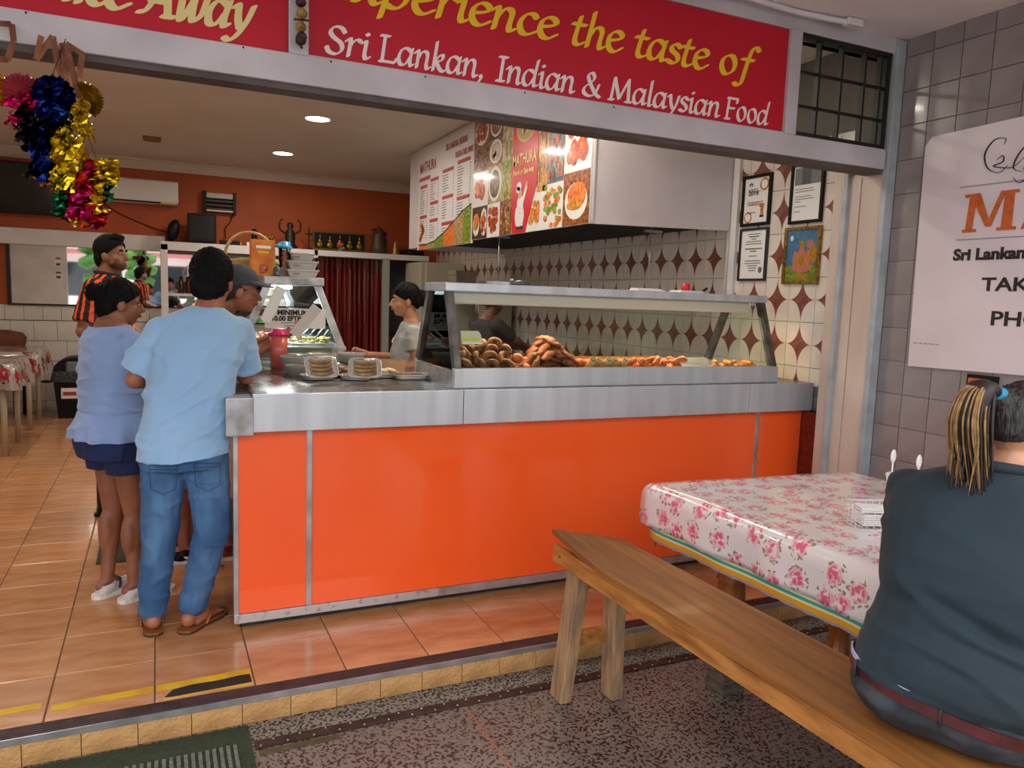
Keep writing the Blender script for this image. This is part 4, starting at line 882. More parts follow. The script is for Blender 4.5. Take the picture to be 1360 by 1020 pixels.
pane('rear_glass', [(2.3, 4.31, 1.245), (3.3, 4.31, 1.245), (3.3, 4.14, 1.643), (2.3, 4.14, 1.643)], fc)
for i in range(2):
    l = area('heat_lamp', (1.95 + 1.05 * i, 3.95, 1.60), .8, 9, (1, .68, .40), size_y=.05); l.parent = fc; l.matrix_parent_inverse = PI_[fc.name]
# things lying on top of the cabinet
kn = thing('carving_knife', 'long steel knife with grey handle on top of the food cabinet', 'knife', (1.7, 3.95, 1.69))
MB().box(1.66, 1.80, 3.93, 3.955, 1.692, 1.71, bev=.004).build('blade', m_steel2, kn)
MB().tube([(1.80, 3.94, 1.703), (1.86, 3.94, 1.706), (1.93, 3.94, 1.703)], [.01, .016, .013], 10).build('handle', m_steel_d, kn); MB().lathe([(.012, 0), (.016, .01), (0, .018)], (1.82, 3.95, 1.712), 10).build('ring', m_steel2, kn)
tr = thing('serving_tray', 'white flat tray with red tape roll on top of the food cabinet', 'tray', (3.05, 4.0, 1.69))
MB().box(2.98, 3.16, 3.93, 4.05, 1.69, 1.705, bev=.004).build('tray', m_white, tr); MB().tube([(3.16, 3.95, 1.70), (3.2, 3.95, 1.725)], .008, 8).build('handle', m_black, tr)
rr = thing('tape_roll', 'small bright red roll on the white tray on top of the food cabinet', 'roll', (3.07, 4.0, 1.705))
MB().lathe([(.014, 0), (.028, 0), (.028, .045), (.014, .045), (.014, 0)], (3.07, 4.0, 1.706), 18, cap=False).build('roll', pm('red_tape', '#c81418', .4), rr)
wt = thing('folded_cloth', 'folded white cloth on top of the food cabinet left of the tray', 'cloth', (2.75, 4.0, 1.69))
MB().box(2.66, 2.86, 3.93, 4.03, 1.69, 1.70, bev=.003).build('cloth', m_paper, wt); MB().box(2.66, 2.84, 3.94, 4.02, 1.70, 1.707, bev=.003).build('upper_fold', m_paper, wt)
pcd = thing('price_card', 'cream blank price card clipped inside the left of the food cabinet', 'card', (1.5, 3.80, 1.34))
Mx = Matrix.Translation((1.445, 3.745, 1.375)) @ Matrix.Rotation(R(-12), 4, 'X')
mb = MB(); mb.prism([(0, 0), (.115, 0), (.115, .045), (.10, .065), (0, .065)], .003, 0, Mx); mb.build('card', pm('card_cream', '#d8d4ae', .6), pcd)
MB().box(.0, .10, -.002, -.0005, .012, .028, M=Mx).build('yellow_band', pm('card_yellow', '#dcd26a', .6), pcd)
MB().box(.0, .115, -.012, .006, -.006, .002, M=Mx).build('clip', m_paper, pcd)

# --- food: meshes made once, copied
rf = random.Random(21)
m_van = pm('fried_lentil', '#8a5420', .6, col2='#56300e', scale=38, bump=1., bscale=55, rnd=.15, bdist=.006)
m_fry = pm('fried_batter', '#96501a', .6, col2='#5e2c0a', scale=30, bump=1., bscale=45, rnd=.15, bdist=.008)
m_roll = pm('fried_roll', '#c4883a', .5, col2='#a8641f', scale=25, bump=.3, bscale=60, rnd=.1)
m_prawn = pm('red_batter', '#d27434', .5, col2='#b85a1c', scale=30, bump=.8, bscale=60, rnd=.12)
m_wrap = pm('flat_wrap', '#cdb083', .6, col2='#b98f52', scale=20, rnd=.06); m_fill = pm('wrap_filling', '#7a4a20', .6, col2='#5a6a20', scale=60)
m_deck2 = pm('dark_oven_tray', '#1f1a18', .4, .6)
def kit(name, builder, mat, extra=None):
    mb = MB(); builder(mb); me = mb.mesh(name); me.materials.append(mat)
    if extra: me.materials.append(extra)
    return me
def donut(mb):
    n, m = 16, 9; rs = []
    for i in range(n):
        a = 2 * PI * i / n; ring = []
        for j in range(m):
            b = 2 * PI * j / m; k = 1 + .1 * noise.noise(Vector((math.cos(a) * 2, math.sin(a) * 2, b)))
            rr = .028 + .018 * math.cos(b) * k; ring.append(mb.bm.verts.new((math.cos(a) * rr * k, math.sin(a) * rr * k, .016 * math.sin(b))))
        rs.append(ring)
    for i in range(n):
        for j in range(m): mb._f([rs[i][j], rs[(i + 1) % n][j], rs[(i + 1) % n][(j + 1) % m], rs[i][(j + 1) % m]], 0, True)
def fryb(seed):
    def f(mb):
        mb.tube(smooth_pts([(-.075, .005, -.01), (-.04, -.006, .004), (0, 0, .012), (.04, .006, .004), (.075, -.004, -.012)], 3), [.008, .016, .023, .027, .027, .029, .029, .03, .029, .027, .022, .015, .006], 9, flat=.75)
        for v in mb.bm.verts: v.co += Vector([noise.noise(v.co * 34 + Vector((seed, k * 9, 0))) * .014 for k in range(3)])
    return f
dm = kit('lentil_donut', donut, m_van); fms = [kit('fried_fish', fryb(i * 7), m_fry) for i in range(4)]
bally = kit('fried_ball', lambda mb: mb.ell((0, 0, 0), (.03, .027, .025), noise_amp=.2, seed=3), m_prawn)
pm_ = kit('fried_prawn', fryb(33), m_prawn)
rm = kit('spring_roll', lambda mb: mb.tube([(-.055, 0, 0), (-.052, 0, 0), (0, 0, 0), (.052, 0, 0), (.055, 0, 0)], [.012, .017, .018, .017, .012], 12), m_roll)
def wrapb(mb):
    mb.tube([(-.05, 0, 0), (.03, 0, 0), (.05, 0, .0)], [.024, .026, .026], 12, flat=.8); mb.tube([(.0502, 0, 0), (.054, 0, 0)], [.021, .019], 10, mi=1, flat=.8)
wm = kit('half_wrap', wrapb, m_wrap, m_fill)
DZ = 1.205
def food(me, name, lab, cat, loc, rot, grp, sc=1.):
    o = link(name, me); o.location = loc; o.rotation_euler = rot; o.scale = (sc,) * 3; tag(o, lab, cat, grp); return o
ot = thing('oven_tray', 'dark oven tray under the fried donuts and fish in the food cabinet', 'tray', (1.7, 3.9, DZ))
MB().box(1.42, 2.16, 3.72, 4.24, DZ, DZ + .012, bev=.003).build('tray', m_deck2, ot); MB().box(1.42, 2.16, 3.715, 3.725, DZ, DZ + .03).build('rim', m_deck2, ot)
z0 = DZ + .03
i = 0
for layer, cnt in ((0, 8), (1, 8), (2, 7), (3, 3)):
    for k in range(cnt):
        x = 1.465 + (layer * .018) + .30 * (k % 4) / 3.6 + rf.uniform(-.015, .015); y = 3.775 + .07 * (k // 5) + layer * .035 + rf.uniform(-.01, .01)
        food(dm, 'lentil_donut', 'brown fried lentil donut in the heap at the left of the food cabinet', 'donut', (x, y, z0 + .012 + layer * .036), (PI / 2 + rf.uniform(-1.0, .6), rf.uniform(-.8, .8), rf.uniform(-1., 1.)), 'lentil donuts in the heap', rf.uniform(1.0, 1.25))
for k in range(10): food(dm, 'lentil_donut', 'brown fried lentil donut in the heap at the left of the food cabinet', 'donut', (1.46 + .09 * (k % 3), 3.98 + .08 * (k // 3), z0 + .012 + .036 * (k % 2)), (PI / 2 - .5, rf.uniform(-.4, .4), rf.uniform(-.6, .6)), 'lentil donuts in the heap')
food(dm, 'lentil_donut', 'single fried donut standing upright between donut heap and fish heap', 'donut', (1.775, 3.80, z0 + .055), (PI / 2 - .2, 0, .2), None, 1.1) if False else None
for k, (x, y, dz) in enumerate(((1.765, 3.78, 0), (1.80, 3.80, .055), (1.84, 3.77, .0), (1.87, 3.84, .03))):
    food(bally, 'fried_ball', 'round orange brown fried ball between the donuts and the fish', 'fried ball', (x, y, z0 + dz), (rf.random(), rf.random(), rf.random()), 'fried balls between the heaps', 1.15)
for layer, cnt in ((0, 9), (1, 7), (2, 6), (3, 4), (4, 2)):
    for k in range(cnt):
        t = (k + .5) / cnt - .5
        food(rf.choice(fms), 'fried_fish', 'battered fried fish piece in the tall heap in the food cabinet', 'fried fish', (2.02 + t * (.36 - layer * .075), 3.79 + rf.uniform(0, .10) + layer * .015, z0 + .002 + layer * .033), (rf.uniform(-.3, .3), t * 1.9, rf.uniform(-.8, .8)), 'fried fish pieces in the heap', rf.uniform(.95, 1.15))
lt = thing('display_tray', 'flat steel tray with wraps and red fritters in the middle of the cabinet', 'tray', (2.6, 3.9, DZ))
MB().box(2.18, 2.98, 3.72, 4.24, DZ, DZ + .012, bev=.003).build('tray', m_steel2, lt); MB().box(2.18, 2.98, 4.22, 4.24, DZ + .01, DZ + .06).build('back_lip', pm('brass_lip', '#b08a5a', .35, .8), lt)
for k in range(5): food(wm, 'half_wrap', 'cut flatbread wrap standing in the row in the food cabinet', 'wrap', (2.24 + .055 * k + rf.uniform(-.01, .01), 3.76 + .02 * (k % 2), DZ + .045), (0, R(-50), R(-75) + rf.uniform(-.3, .3)), 'cut wraps in the row')
for k in range(6): food(pm_, 'fried_pastry', 'golden fried pastry behind the cut wraps in the food cabinet', 'pastry', (2.22 + .06 * k, 3.87 + rf.uniform(-.02, .02), DZ + .04), (0, rf.uniform(-.3, .3), rf.uniform(-1, 1)), 'fried pastries behind the wraps')
for k in range(20): food(pm_ if k % 2 else bally, 'red_fritter', 'bright orange red fritter in the long heap on the middle tray', 'fritter', (2.52 + .4 * rf.random(), 3.76 + .12 * rf.random(), DZ + .03 + .02 * (k % 3)), (rf.uniform(-.4, .4), rf.uniform(-.4, .4), rf.uniform(-1, 1)), 'red fritters on the middle tray', .8)
for k in range(12): food(pm_, 'long_fritter', 'long orange fritter in the rear row of the middle tray', 'fritter', (2.55 + .5 * rf.random(), 4.02 + .06 * rf.random(), DZ + .035), (0, 0, rf.uniform(-.3, .3)), 'long fritters in the rear row', .85)
rt = thing('display_tray', 'flat steel tray under the rolls at the right end of the cabinet', 'tray', (3.25, 3.9, DZ))
MB().box(3.0, 3.52, 3.72, 4.24, DZ, DZ + .012, bev=.003).build('tray', m_steel2, rt); MB().box(3.0, 3.52, 3.715, 3.722, DZ, DZ + .02).build('rim', m_steel2, rt)
for k in range(13):
    food(rm, 'spring_roll', 'golden fried roll in the heap at the right end of the food cabinet', 'roll', (3.17 + .026 * k, 3.79 + .03 * (k % 2), DZ + .032 + .022 * ((k % 3) == 1)), (0, rf.uniform(-.1, .1), R(60) + rf.uniform(-.4, .4)), 'fried rolls at the right end', .95)

# ---- second cabinet on the side wing of the counter
c2 = thing('salad_cabinet', 'smaller glass food cabinet on the counter wing with paper notice on its end', 'food cabinet', (.84, 6.2, CT))
y0, y1 = 5.4, 7.1; xl, xr, tl, tr_ = .47, 1.21, .68, 1.01
mb = MB(); mb.box(xl, xr, y0, y0 + .03, CT, 1.235, bev=.003); mb.box(xl, xr, y1, y1 + .03, CT, 1.235); mb.box(xr - .03, xr, y0 + .03, y1, CT, 1.235); mb.box(xl, xl + .03, y0 + .03, y1, CT, 1.235); mb.build('base_rail', m_steel2, c2)
MB().box(xl + .03, xr - .03, y0 + .03, y1, CT, 1.2).build('deck', m_steel_d, c2)
MB().box(xl + .10, xr - .10, y0 - .004, y0, CT + .01, 1.225).build('glass_strip', pm('greenish_glass', '#6a7468', .1), c2)
for yy in (y0 + .02, y1):
    for a, b in ((xl + .02, tl), (xr - .02, tr_)):
        mb = MB(); bar(mb, (a, yy, 1.2), (b, yy, 1.66), .05, .03); mb.build('post', m_steel2, c2)
MB().box(tl - .03, tr_ + .04, y0 - .02, y1 + .04, 1.655, 1.71, bev=.006).build('top', m_steel2, c2)
for zz, w in ((1.38, .28), (1.5, .22)): MB().box(.84 - w, .84 + w, y0 + .08, y1 - .05, zz, zz + .008).build('glass_shelf', m_glass, c2)
pane('end_glass', [(xl + .03, y0 + .01, 1.235), (xr - .03, y0 + .01, 1.235), (tr_ - .01, y0 + .01, 1.655), (tl + .01, y0 + .01, 1.655)], c2)
pane('side_glass', [(xr - .015, y0 + .04, 1.235), (xr - .015, y1, 1.235), (tr_ + .01, y1, 1.655), (tr_ + .01, y0 + .04, 1.655)], c2)
pane('side_glass', [(xl + .015, y0 + .04, 1.235), (xl + .015, y1, 1.235), (tl - .01, y1, 1.655), (tl - .01, y0 + .04, 1.655)], c2)
MB().tube([(.84, y0 + .1, 1.64), (.84, y1 - .1, 1.64)], .013, 8).build('light_tube', pm('cool_tube', '#ffffff', .4, emit='#e8f4ff', estr=9), c2)
l = area('cabinet_lamp', (.84, 6.2, 1.62), .25, 45, (.92, .97, 1), size_y=1.4); l.parent = c2; l.matrix_parent_inverse = PI_[c2.name]
nt_ = thing('paper_notice', 'white paper notice about minimum card payment taped on the smaller cabinet', 'notice', (.85, 5.39, 1.36))
MB().box(.655, 1.06, 5.388, 5.392, 1.36, 1.495).build('sheet', m_paper, nt_)
text_obj('MINIMUM', .048, m_ink, face_y(.735, 5.386, 1.452), 'lettering', nt_, bold=.002); text_obj('$10.00 EFTPOS', .045, m_ink, face_y(.672, 5.386, 1.412), 'lettering', nt_, bold=.002, xs=.95)
MB().box(.76, .96, 5.385, 5.388, 1.395, 1.400).build('small_line', m_gr, nt_); MB().box(.78, .94, 5.385, 5.388, 1.375, 1.380).build('small_line', m_gr, nt_)
rs_ = random.Random(4)
for nm, lab, cols, xc, yy in (('curry_tray', 'steel tray heaped with orange curry at the left of the smaller cabinet', ('#b8401c', '#d0682c'), .66, 5.62), ('noodle_tray', 'steel tray of pale yellow food at the right of the smaller cabinet', ('#c8b070', '#a88a3a'), 1.0, 5.62), ('pickle_tray', 'steel tray of red pickle in the rear of the smaller cabinet', ('#a02414', '#c84420'), .84, 6.1)):
    t = thing(nm, lab, 'tray', (xc, yy, 1.2)); MB().box(xc - .15, xc + .15, yy - .12, yy + .12, 1.2, 1.25, bev=.004).build('pan', m_steel2, t)
    mb = MB()
    for k in range(40): mb.ell((xc + rs_.uniform(-.13, .13), yy + rs_.uniform(-.1, .1), 1.255 + rs_.uniform(0, .03)), (.022, .018, .012), sub=1)
    o = mb.build('food_heap', pm(nm + '_food', cols[0], .5, col2=cols[1], scale=30), t); o['kind'] = 'stuff'
for k in range(6):
    t = thing('serving_tongs', 'steel serving tongs leaning in the smaller food cabinet', 'tongs', (.8 + .05 * k, 5.6, 1.26), 'tongs in the smaller cabinet')
    MB().tube([(.78 + .06 * k, 5.52 + .02 * k, 1.27), (.95 + .035 * k, 5.6, 1.42 - .015 * k)], .006, 6).build('arm', m_steel2, t)
# on top of the smaller cabinet
bx = thing('cereal_carton', 'orange printed food carton on top of the smaller cabinet', 'carton', (.7, 5.6, 1.71))
Mx = Matrix.Translation((.66, 5.58, 1.71)) @ Matrix.Rotation(R(8), 4, 'Z')
MB().box(-.07, .09, 0, .06, 0, .25, M=Mx, bev=.002).build('box', pm('carton_orange', '#c8641c', .45, col2='#d88a2c', scale=14), bx)
MB().box(-.04, .06, -.0015, 0, .19, .21, M=Mx).build('white_print', m_paper, bx); MB().box(-.03, .05, -.0015, 0, .16, .17, M=Mx).build('yellow_print', m_yel, bx)
mb = MB(); mb.ell(Mx @ Vector((0, -.001, .05)), (.04, .002, .03)); mb.build('picture_print', FMT['red'], bx)
b2 = thing('cereal_carton', 'narrower orange carton behind the larger one on the smaller cabinet', 'carton', (.62, 5.75, 1.71))
MB().box(.60, .66, 5.72, 5.78, 1.71, 1.93, bev=.002).build('box', pm('carton_orange', '#c8641c'), b2); MB().box(.615, .64, 5.718, 5.72, 1.86, 1.89).build('pale_print', m_clet, b2)
jr = thing('straw_jar', 'clear jar of pink and orange straws with blue lid on the smaller cabinet', 'jar', (.815, 5.6, 1.71))
MB().lathe([(.038, 0), (.04, .01), (.042, .2), (.038, .2), (.036, .012), (0, .01)], (.815, 5.6, 1.71), 20, cap=False).build('jar', m_glass2, jr)
for k in range(22):
    a = k * 2.4; r_ = .006 + .024 * (k / 22); MB().tube([(.815 + r_ * math.cos(a), 5.6 + r_ * math.sin(a), 1.72), (.815 + r_ * 1.1 * math.cos(a), 5.6 + r_ * 1.1 * math.sin(a), 1.90)], .0035, 5).build('straw', pm('straw_%d' % (k % 3), ('#e0907c', '#e8c09a', '#d86a6a')[k % 3], .4), jr)
MB().lathe([(.05, 0), (.052, .012), (.04, .02), (.038, .045), (.0, .05)], (.815, 5.6, 1.91), 20).build('lid', pm('blue_lid', '#3f9ecb', .3), jr)
MB().ell((.77, 5.57, 1.925), (.025, .03, .014)).build('lid_flap', pm('blue_lid', '#3f9ecb', .3), jr)
bk = thing('cane_basket', 'tall arched cane basket handle above the smaller cabinet', 'basket', (.62, 5.95, 1.71))
MB().tube([(.62 + .17 * math.cos(a), 5.95, 1.86 + .17 * math.sin(a)) for a in np.linspace(-.1, PI + .1, 22)], .011, 8).build('handle', pm('cane', '#c09a62', .5, col2='#a8804a', scale=40), bk)
MB().lathe([(.15, 0), (.17, .1), (.175, .12), (.16, .12), (.14, .01)], (.62, 5.95, 1.712), 24, cap=False).build('bowl', pm('cane', '#c09a62'), bk)
sb = thing('sanitiser_bottle', 'small clear bottle with green cap on the smaller cabinet', 'bottle', (.74, 5.45, 1.71))
MB().lathe([(.026, 0), (.028, .01), (.027, .05), (.012, .07), (.012, .08)], (.745, 5.46, 1.711), 16).build('body', pm('dark_clear', '#5a6468', .1, .3), sb); MB().lathe([(.014, 0), (.016, .015), (.01, .022), (0, .024)], (.745, 5.46, 1.79), 14).build('cap', pm('green_cap', '#7ac23c', .4), sb)
MB().box(.70, .80, 5.43, 5.5, 1.7105, 1.716).build('drip_mat', m_black, sb)
m_tub = pm('milky_plastic', '#c8c6c2', .3, alpha=.75)
for i in range(3):
    t = thing('takeaway_tub', ('translucent takeaway tub at the bottom of the stack on the smaller cabinet', 'translucent takeaway tub in the middle of the stack on the smaller cabinet', 'translucent takeaway tub on top of the stack on the smaller cabinet')[i], 'tub', (.93, 5.56, 1.711 + .056 * i))
    w = (.105, .10, .075)[i]; zb = 1.711 + .058 * i
    mb = MB(); mb.hexa([(.925 - w * .82, 5.5, zb), (.925 + w * .82, 5.5, zb), (.925 + w * .82, 5.62, zb), (.925 - w * .82, 5.62, zb), (.925 - w, 5.49, zb + .046), (.925 + w, 5.49, zb + .046), (.925 + w, 5.63, zb + .046), (.925 - w, 5.63, zb + .046)]); mb.build('tub', m_tub, t)
    MB().box(.925 - w - .006, .925 + w + .006, 5.484, 5.636, zb + .046, zb + .055, bev=.002).build('lid', m_tub, t)
    MB().box(.86, .90, 5.483, 5.488, zb + .02, zb + .03).build('mark', m_gr, t)

# ---- goods on the counter top, left end
m_foam = pm('white_foam', '#dcd8d2', .5); m_pas = pm('pale_pastry', '#b89866', .5, col2='#8a6234', scale=22, bump=.4, bscale=50, rnd=.06); m_bun = pm('pale_bun', '#d2c7a4', .5, col2='#c0b088', scale=12)
def foam_tray(name, label, loc, rz, tilt, w=.17, d=.125, fill='bread', grp=None):
    t = thing(name, label, 'tray', loc, grp, rz, world=False); t.rotation_euler = (tilt, 0, rz)
    mb = MB(); prev = None
    prof = [(0, .0, 0), (1, .0, 0)]
    def rect(s, z, r=.03):
        pts = []
        for cx, cy, a0 in ((1, 1, 0), (-1, 1, 90), (-1, -1, 180), (1, -1, 270)):
            for k in range(4): a = R(a0 + 30 * k); pts.append(mb.bm.verts.new((cx * (w / 2 * s - r) + r * math.cos(a), cy * (d / 2 * s - r) + r * math.sin(a), z)))
        return pts
    rings = [rect(.80, 0), rect(.84, .002), rect(.97, .024), rect(1.03, .026), rect(1.03, .023), rect(.93, .02), rect(.82, .004)]
    mb._f(rings[0][::-1])
    for a, b in zip(rings, rings[1:]):
        n = len(a)
        for j in range(n): mb._f([a[j], a[(j + 1) % n], b[(j + 1) % n], b[j]], 0, True)
    mb._f(rings[-1]); mb.build('tray', m_foam, t, fix=False)
    if fill == 'bread':
        for k in range(4):
            yy = -.040 + .024 * k; mb = MB(); mb.tube(smooth_pts([(-.06, yy + .012, .016), (-.03, yy, .022), (0, yy - .004, .024), (.03, yy, .022), (.06, yy + .012, .016)], 4), [.005] + [.0098] * 15 + [.005], 9); mb.build('pastry', m_pas, t)
    elif fill == 'buns':
        for k in range(6):
            MB().ell((-.05 + .05 * (k % 3), -.025 + .05 * (k // 3), .03), (.03, .028, .02), noise_amp=.06, seed=k).build('bun', m_bun, t)
    else:
        for k in range(7): MB().ell((-.06 + .02 * k, (-.01, .012)[k % 2], .022), (.016, .04, .009), noise_amp=.2, seed=k).build('slice', m_pas, t)
    mb = MB(); n = 9; G_ = [[mb.bm.verts.new(((u / (n - 1) - .5) * w * 1.0, (v / (n - 1) - .5) * d * 1.0, .027 + (.018 if fill != 'flat' else .01) * math.sin(PI * u / (n - 1)) ** .5 * math.sin(PI * v / (n - 1)) ** .5)) for v in range(n)] for u in range(n)]
    for u in range(n - 1):
        for v in range(n - 1): mb._f([G_[u][v], G_[u + 1][v], G_[u + 1][v + 1], G_[u][v + 1]], 0, True)
    mb.build('plastic_wrap', m_glass2, t, fix=False)
    return t
foam_tray('pastry_tray', 'wrapped foam tray of curved pastries, left one propped at the counter edge', (.775, 4.06, CT + .066), R(6), R(55), fill='bread')
foam_tray('pastry_tray', 'wrapped foam tray of curved pastries, right one propped at the counter edge', (1.00, 4.01, CT + .062), R(-12), R(48), fill='bread')
foam_tray('pastry_tray', 'wrapped foam tray lying flat under the left propped pastry tray', (.78, 4.15, CT + .003), R(14), 0, fill='flat')
foam_tray('pastry_tray', 'wrapped foam tray lying flat under the right propped pastry tray', (.98, 4.12, CT + .003), R(-32), 0, fill='flat')
foam_tray('bun_tray', 'wrapped foam tray of pale round buns beside the right pastry tray', (1.15, 4.22, CT + .003), R(8), 0, w=.2, d=.14, fill='buns')
foam_tray('snack_tray', 'white foam tray of brown flat snacks next to the large food cabinet', (1.285, 4.12, CT + .003), R(3), 0, w=.2, d=.12, fill='flat')
foam_tray('snack_tray', 'foam tray with green wrapped food beside the left end of the large cabinet', (1.345, 3.92, CT + .003), R(70), 0, w=.13, d=.06, fill='flat') if False else None
cb = thing('cardboard_box', 'small open cardboard box behind the snack trays on the counter', 'box', (1.28, 4.55, CT))
m_card = pm('cardboard', '#a88a6a', .7, col2='#98795a', scale=12)
mb = MB(); mb.box(1.22, 1.37, 4.5, 4.504, CT, CT + .07); mb.box(1.22, 1.37, 4.62, 4.624, CT, CT + .07); mb.box(1.22, 1.224, 4.504, 4.62, CT, CT + .07); mb.box(1.366, 1.37, 4.504, 4.62, CT, CT + .07); mb.box(1.224, 1.366, 4.504, 4.62, CT, CT + .004); mb.build('box', m_card, cb)
mb = MB(); mb.hexa([(1.22, 4.5, CT + .07), (1.22, 4.624, CT + .07), (1.16, 4.60, CT + .035), (1.16, 4.5, CT + .035), (1.22, 4.5, CT + .073), (1.22, 4.624, CT + .073), (1.16, 4.60, CT + .038), (1.16, 4.5, CT + .038)]); mb.build('flap', m_card, cb)
def tub_thing(label, x, y, r, h, fillm):
    t = thing('food_tub', label, 'tub', (x, y, CT))
    MB().lathe([(0, .002), (r * .72, 0), (r * .95, h * .9), (r * 1.04, h * .92), (r * 1.04, h), (r * .98, h), (r * .90, h * .88), (r * .68, .006), (0, .006)], (x, y, CT), 24, cap=False).build('tub', m_tub, t)
    MB().lathe([(r * .68, .008), (r * .84, h * .7), (r * .4, h * .76), (0, h * .77)], (x, y, CT), 20).build('contents', fillm, t)
    MB().lathe([(r * 1.05, 0), (r * 1.05, .006), (r * .9, .009), (0, .009)], (x, y, CT + h), 24, cap=False).build('lid', m_glass2, t)
m_f1 = pm('rice_mix', '#a89878', .6, col2='#6a5a40', scale=60); m_f2 = pm('brown_mix', '#7a5440', .6, col2='#b0a48a', scale=60)
tub_thing('clear tub of pale food, leftmost behind the propped pastry trays', .72, 4.52, .085, .10, m_f1)
tub_thing('clear tub of pale food, middle one behind the propped pastry trays', .89, 4.62, .085, .10, m_f1)
tub_thing('clear tub of brown speckled food, rightmost behind the propped pastry trays', 1.09, 4.72, .085, .10, m_f2)
tub_thing('clear tub under the left end of the row, nearer the counter edge', .70, 4.36, .06, .06, m_f2)
br = thing('brown_parcel', 'clear wrapped brown food parcel between the two propped pastry trays', 'parcel', (.93, 4.28, CT))
MB().ell((.93, 4.3, CT + .035), (.07, .06, .035), noise_amp=.3).build('parcel', pm('brown_parcel', '#7a4a38', .3, col2='#a07a60', scale=30), br); MB().ell((.93, 4.3, CT + .04), (.082, .07, .042), noise_amp=.2).build('wrap', m_glass2, br)
pk = thing('pink_cup', 'tall pink translucent cup with magenta lid on the counter', 'cup', (.66, 4.78, CT))
MB().lathe([(0, 0), (.045, 0), (.055, .2), (.05, .2), (.042, .006), (0, .006)], (.66, 4.78, CT), 24, cap=False).build('cup', pm('pink_plastic', '#c25a58', .3, col2='#d06a50', scale=4), pk)
MB().lathe([(.06, 0), (.062, .012), (.045, .02), (.042, .04), (0, .045)], (.66, 4.78, CT + .2), 24).build('lid', pm('magenta_lid', '#d0246a', .3), pk)
# ================================================================ FURNITURE
m_bench = pm('varnished_plank', '#94602f', .5, col2='#744a22', scale=4, stretch=(7, .5, 7), bump=.12, bscale=12, coat=.04, spec=.25)
m_bedge = pm('varnished_edge', '#b87c3c', .4, col2='#8a5424', scale=6, stretch=(5, .8, 5), bump=.2, bscale=14, coat=.2)
m_bleg = pm('worn_pine_leg', '#b08a62', .75, col2='#7a6650', scale=6, stretch=(5, 5, .8), bump=.3, bscale=14)
bn = thing('wooden_bench', 'long varnished wooden bench with rough splayed legs running toward the camera', 'bench', (1.68, 1.8, GZ))
SL, SR_ = 1.53, 1.835
def bx_at(t): return t
mb = MB(); n = 14
rows = []
for i in range(n + 1):
    t = i / n; y = 2.80 - t * 2.5; off = .09 * max(0, 1 - t * 7) ** 1.5
    xl_ = SL + .0 + off * .5 + .06 * t; xr_ = SR_ + .0 + .06 * t
    zz = .585 + .022 * max(0, 1 - t * 6) ** 2
    rows.append(((xl_, y + (.10 if i == 0 else 0), zz), (xr_, y - (.06 if i == 0 else 0), .585)))
for a, b in zip(rows, rows[1:]):
    p = [Vector(a[0]), Vector(a[1]), Vector(b[1]), Vector(b[0])]; mb.hexa([q - Vector((0, 0, .022)) for q in p] + p)
mb.build('plank', m_bench, bn)
mb = MB(); mb.hexa([(SL + .012, 2.82, .49), (SL + .034, 2.82, .49), (SL + .034 + .06, .3, .49), (SL + .012 + .06, .3, .49), (SL + .012, 2.82, .565), (SL + .034, 2.82, .565), (SL + .034 + .06, .3, .565), (SL + .012 + .06, .3, .565)]); mb.hexa([(SL + .009, 2.82, .545), (SL + .034, 2.82, .545), (SL + .034 + .06, .3, .545), (SL + .009 + .06, .3, .545), (SL + .009, 2.82, .55), (SL + .034, 2.82, .55), (SL + .034 + .06, .3, .55), (SL + .009 + .06, .3, .55)]); mb.build('side_apron', m_bedge, bn)
mb = MB(); mb.hexa([(SR_ - .034, 2.72, .492), (SR_ - .012, 2.72, .492), (SR_ - .012 + .06, .3, .492), (SR_ - .034 + .06, .3, .492), (SR_ - .034, 2.72, .563), (SR_ - .012, 2.72, .563), (SR_ - .012 + .06, .3, .563), (SR_ - .034 + .06, .3, .563)]); mb.build('side_apron', m_bedge, bn)
mb = MB()
mb.box(SL + .034, SR_ - .034, 2.70, 2.72, .495, .563); mb.build('end_apron', m_bedge, bn)
MB().lathe([(.006, 0), (.005, .004)], (0, 0, 0), 10, 0, Matrix.Rotation(-PI/2, 4, 'Y')).build('bolt', m_steel_d, bn, None).matrix_basis = Matrix.Translation((SL + .012, 2.76, .53))
def leg(xt, yt, xb_, yb, wx, wy, zt=.56):
    mb = MB(); a = Vector((xt, yt, zt)); b = Vector((xb_, yb, GZ))
    q = ((-wx/2, -wy/2, 0), (wx/2, -wy/2, 0), (wx/2, wy/2, 0), (-wx/2, wy/2, 0))
    mb.hexa([b + Vector(k) for k in q] + [a + Vector(k) for k in q]); bmesh.ops.bevel(mb.bm, geom=mb.bm.edges[:], offset=.003, segments=1, affect='EDGES'); mb.build('leg', m_bleg, bn)
leg(1.60, 2.68, 1.575, 2.76, .055, .10); leg(1.76, 2.66, 1.80, 2.70, .055, .10)
leg(1.60, .55, 1.575, .50, .055, .10); leg(1.76, .55, 1.80, .50, .055, .10)
MB().box(1.62, 1.76, 2.70, 2.74, .14, .20, bev=.003).build('stretcher', m_bedge, bn); MB().box(1.62, 1.76, .5, .54, .14, .20, bev=.003).build('stretcher', m_bedge, bn)

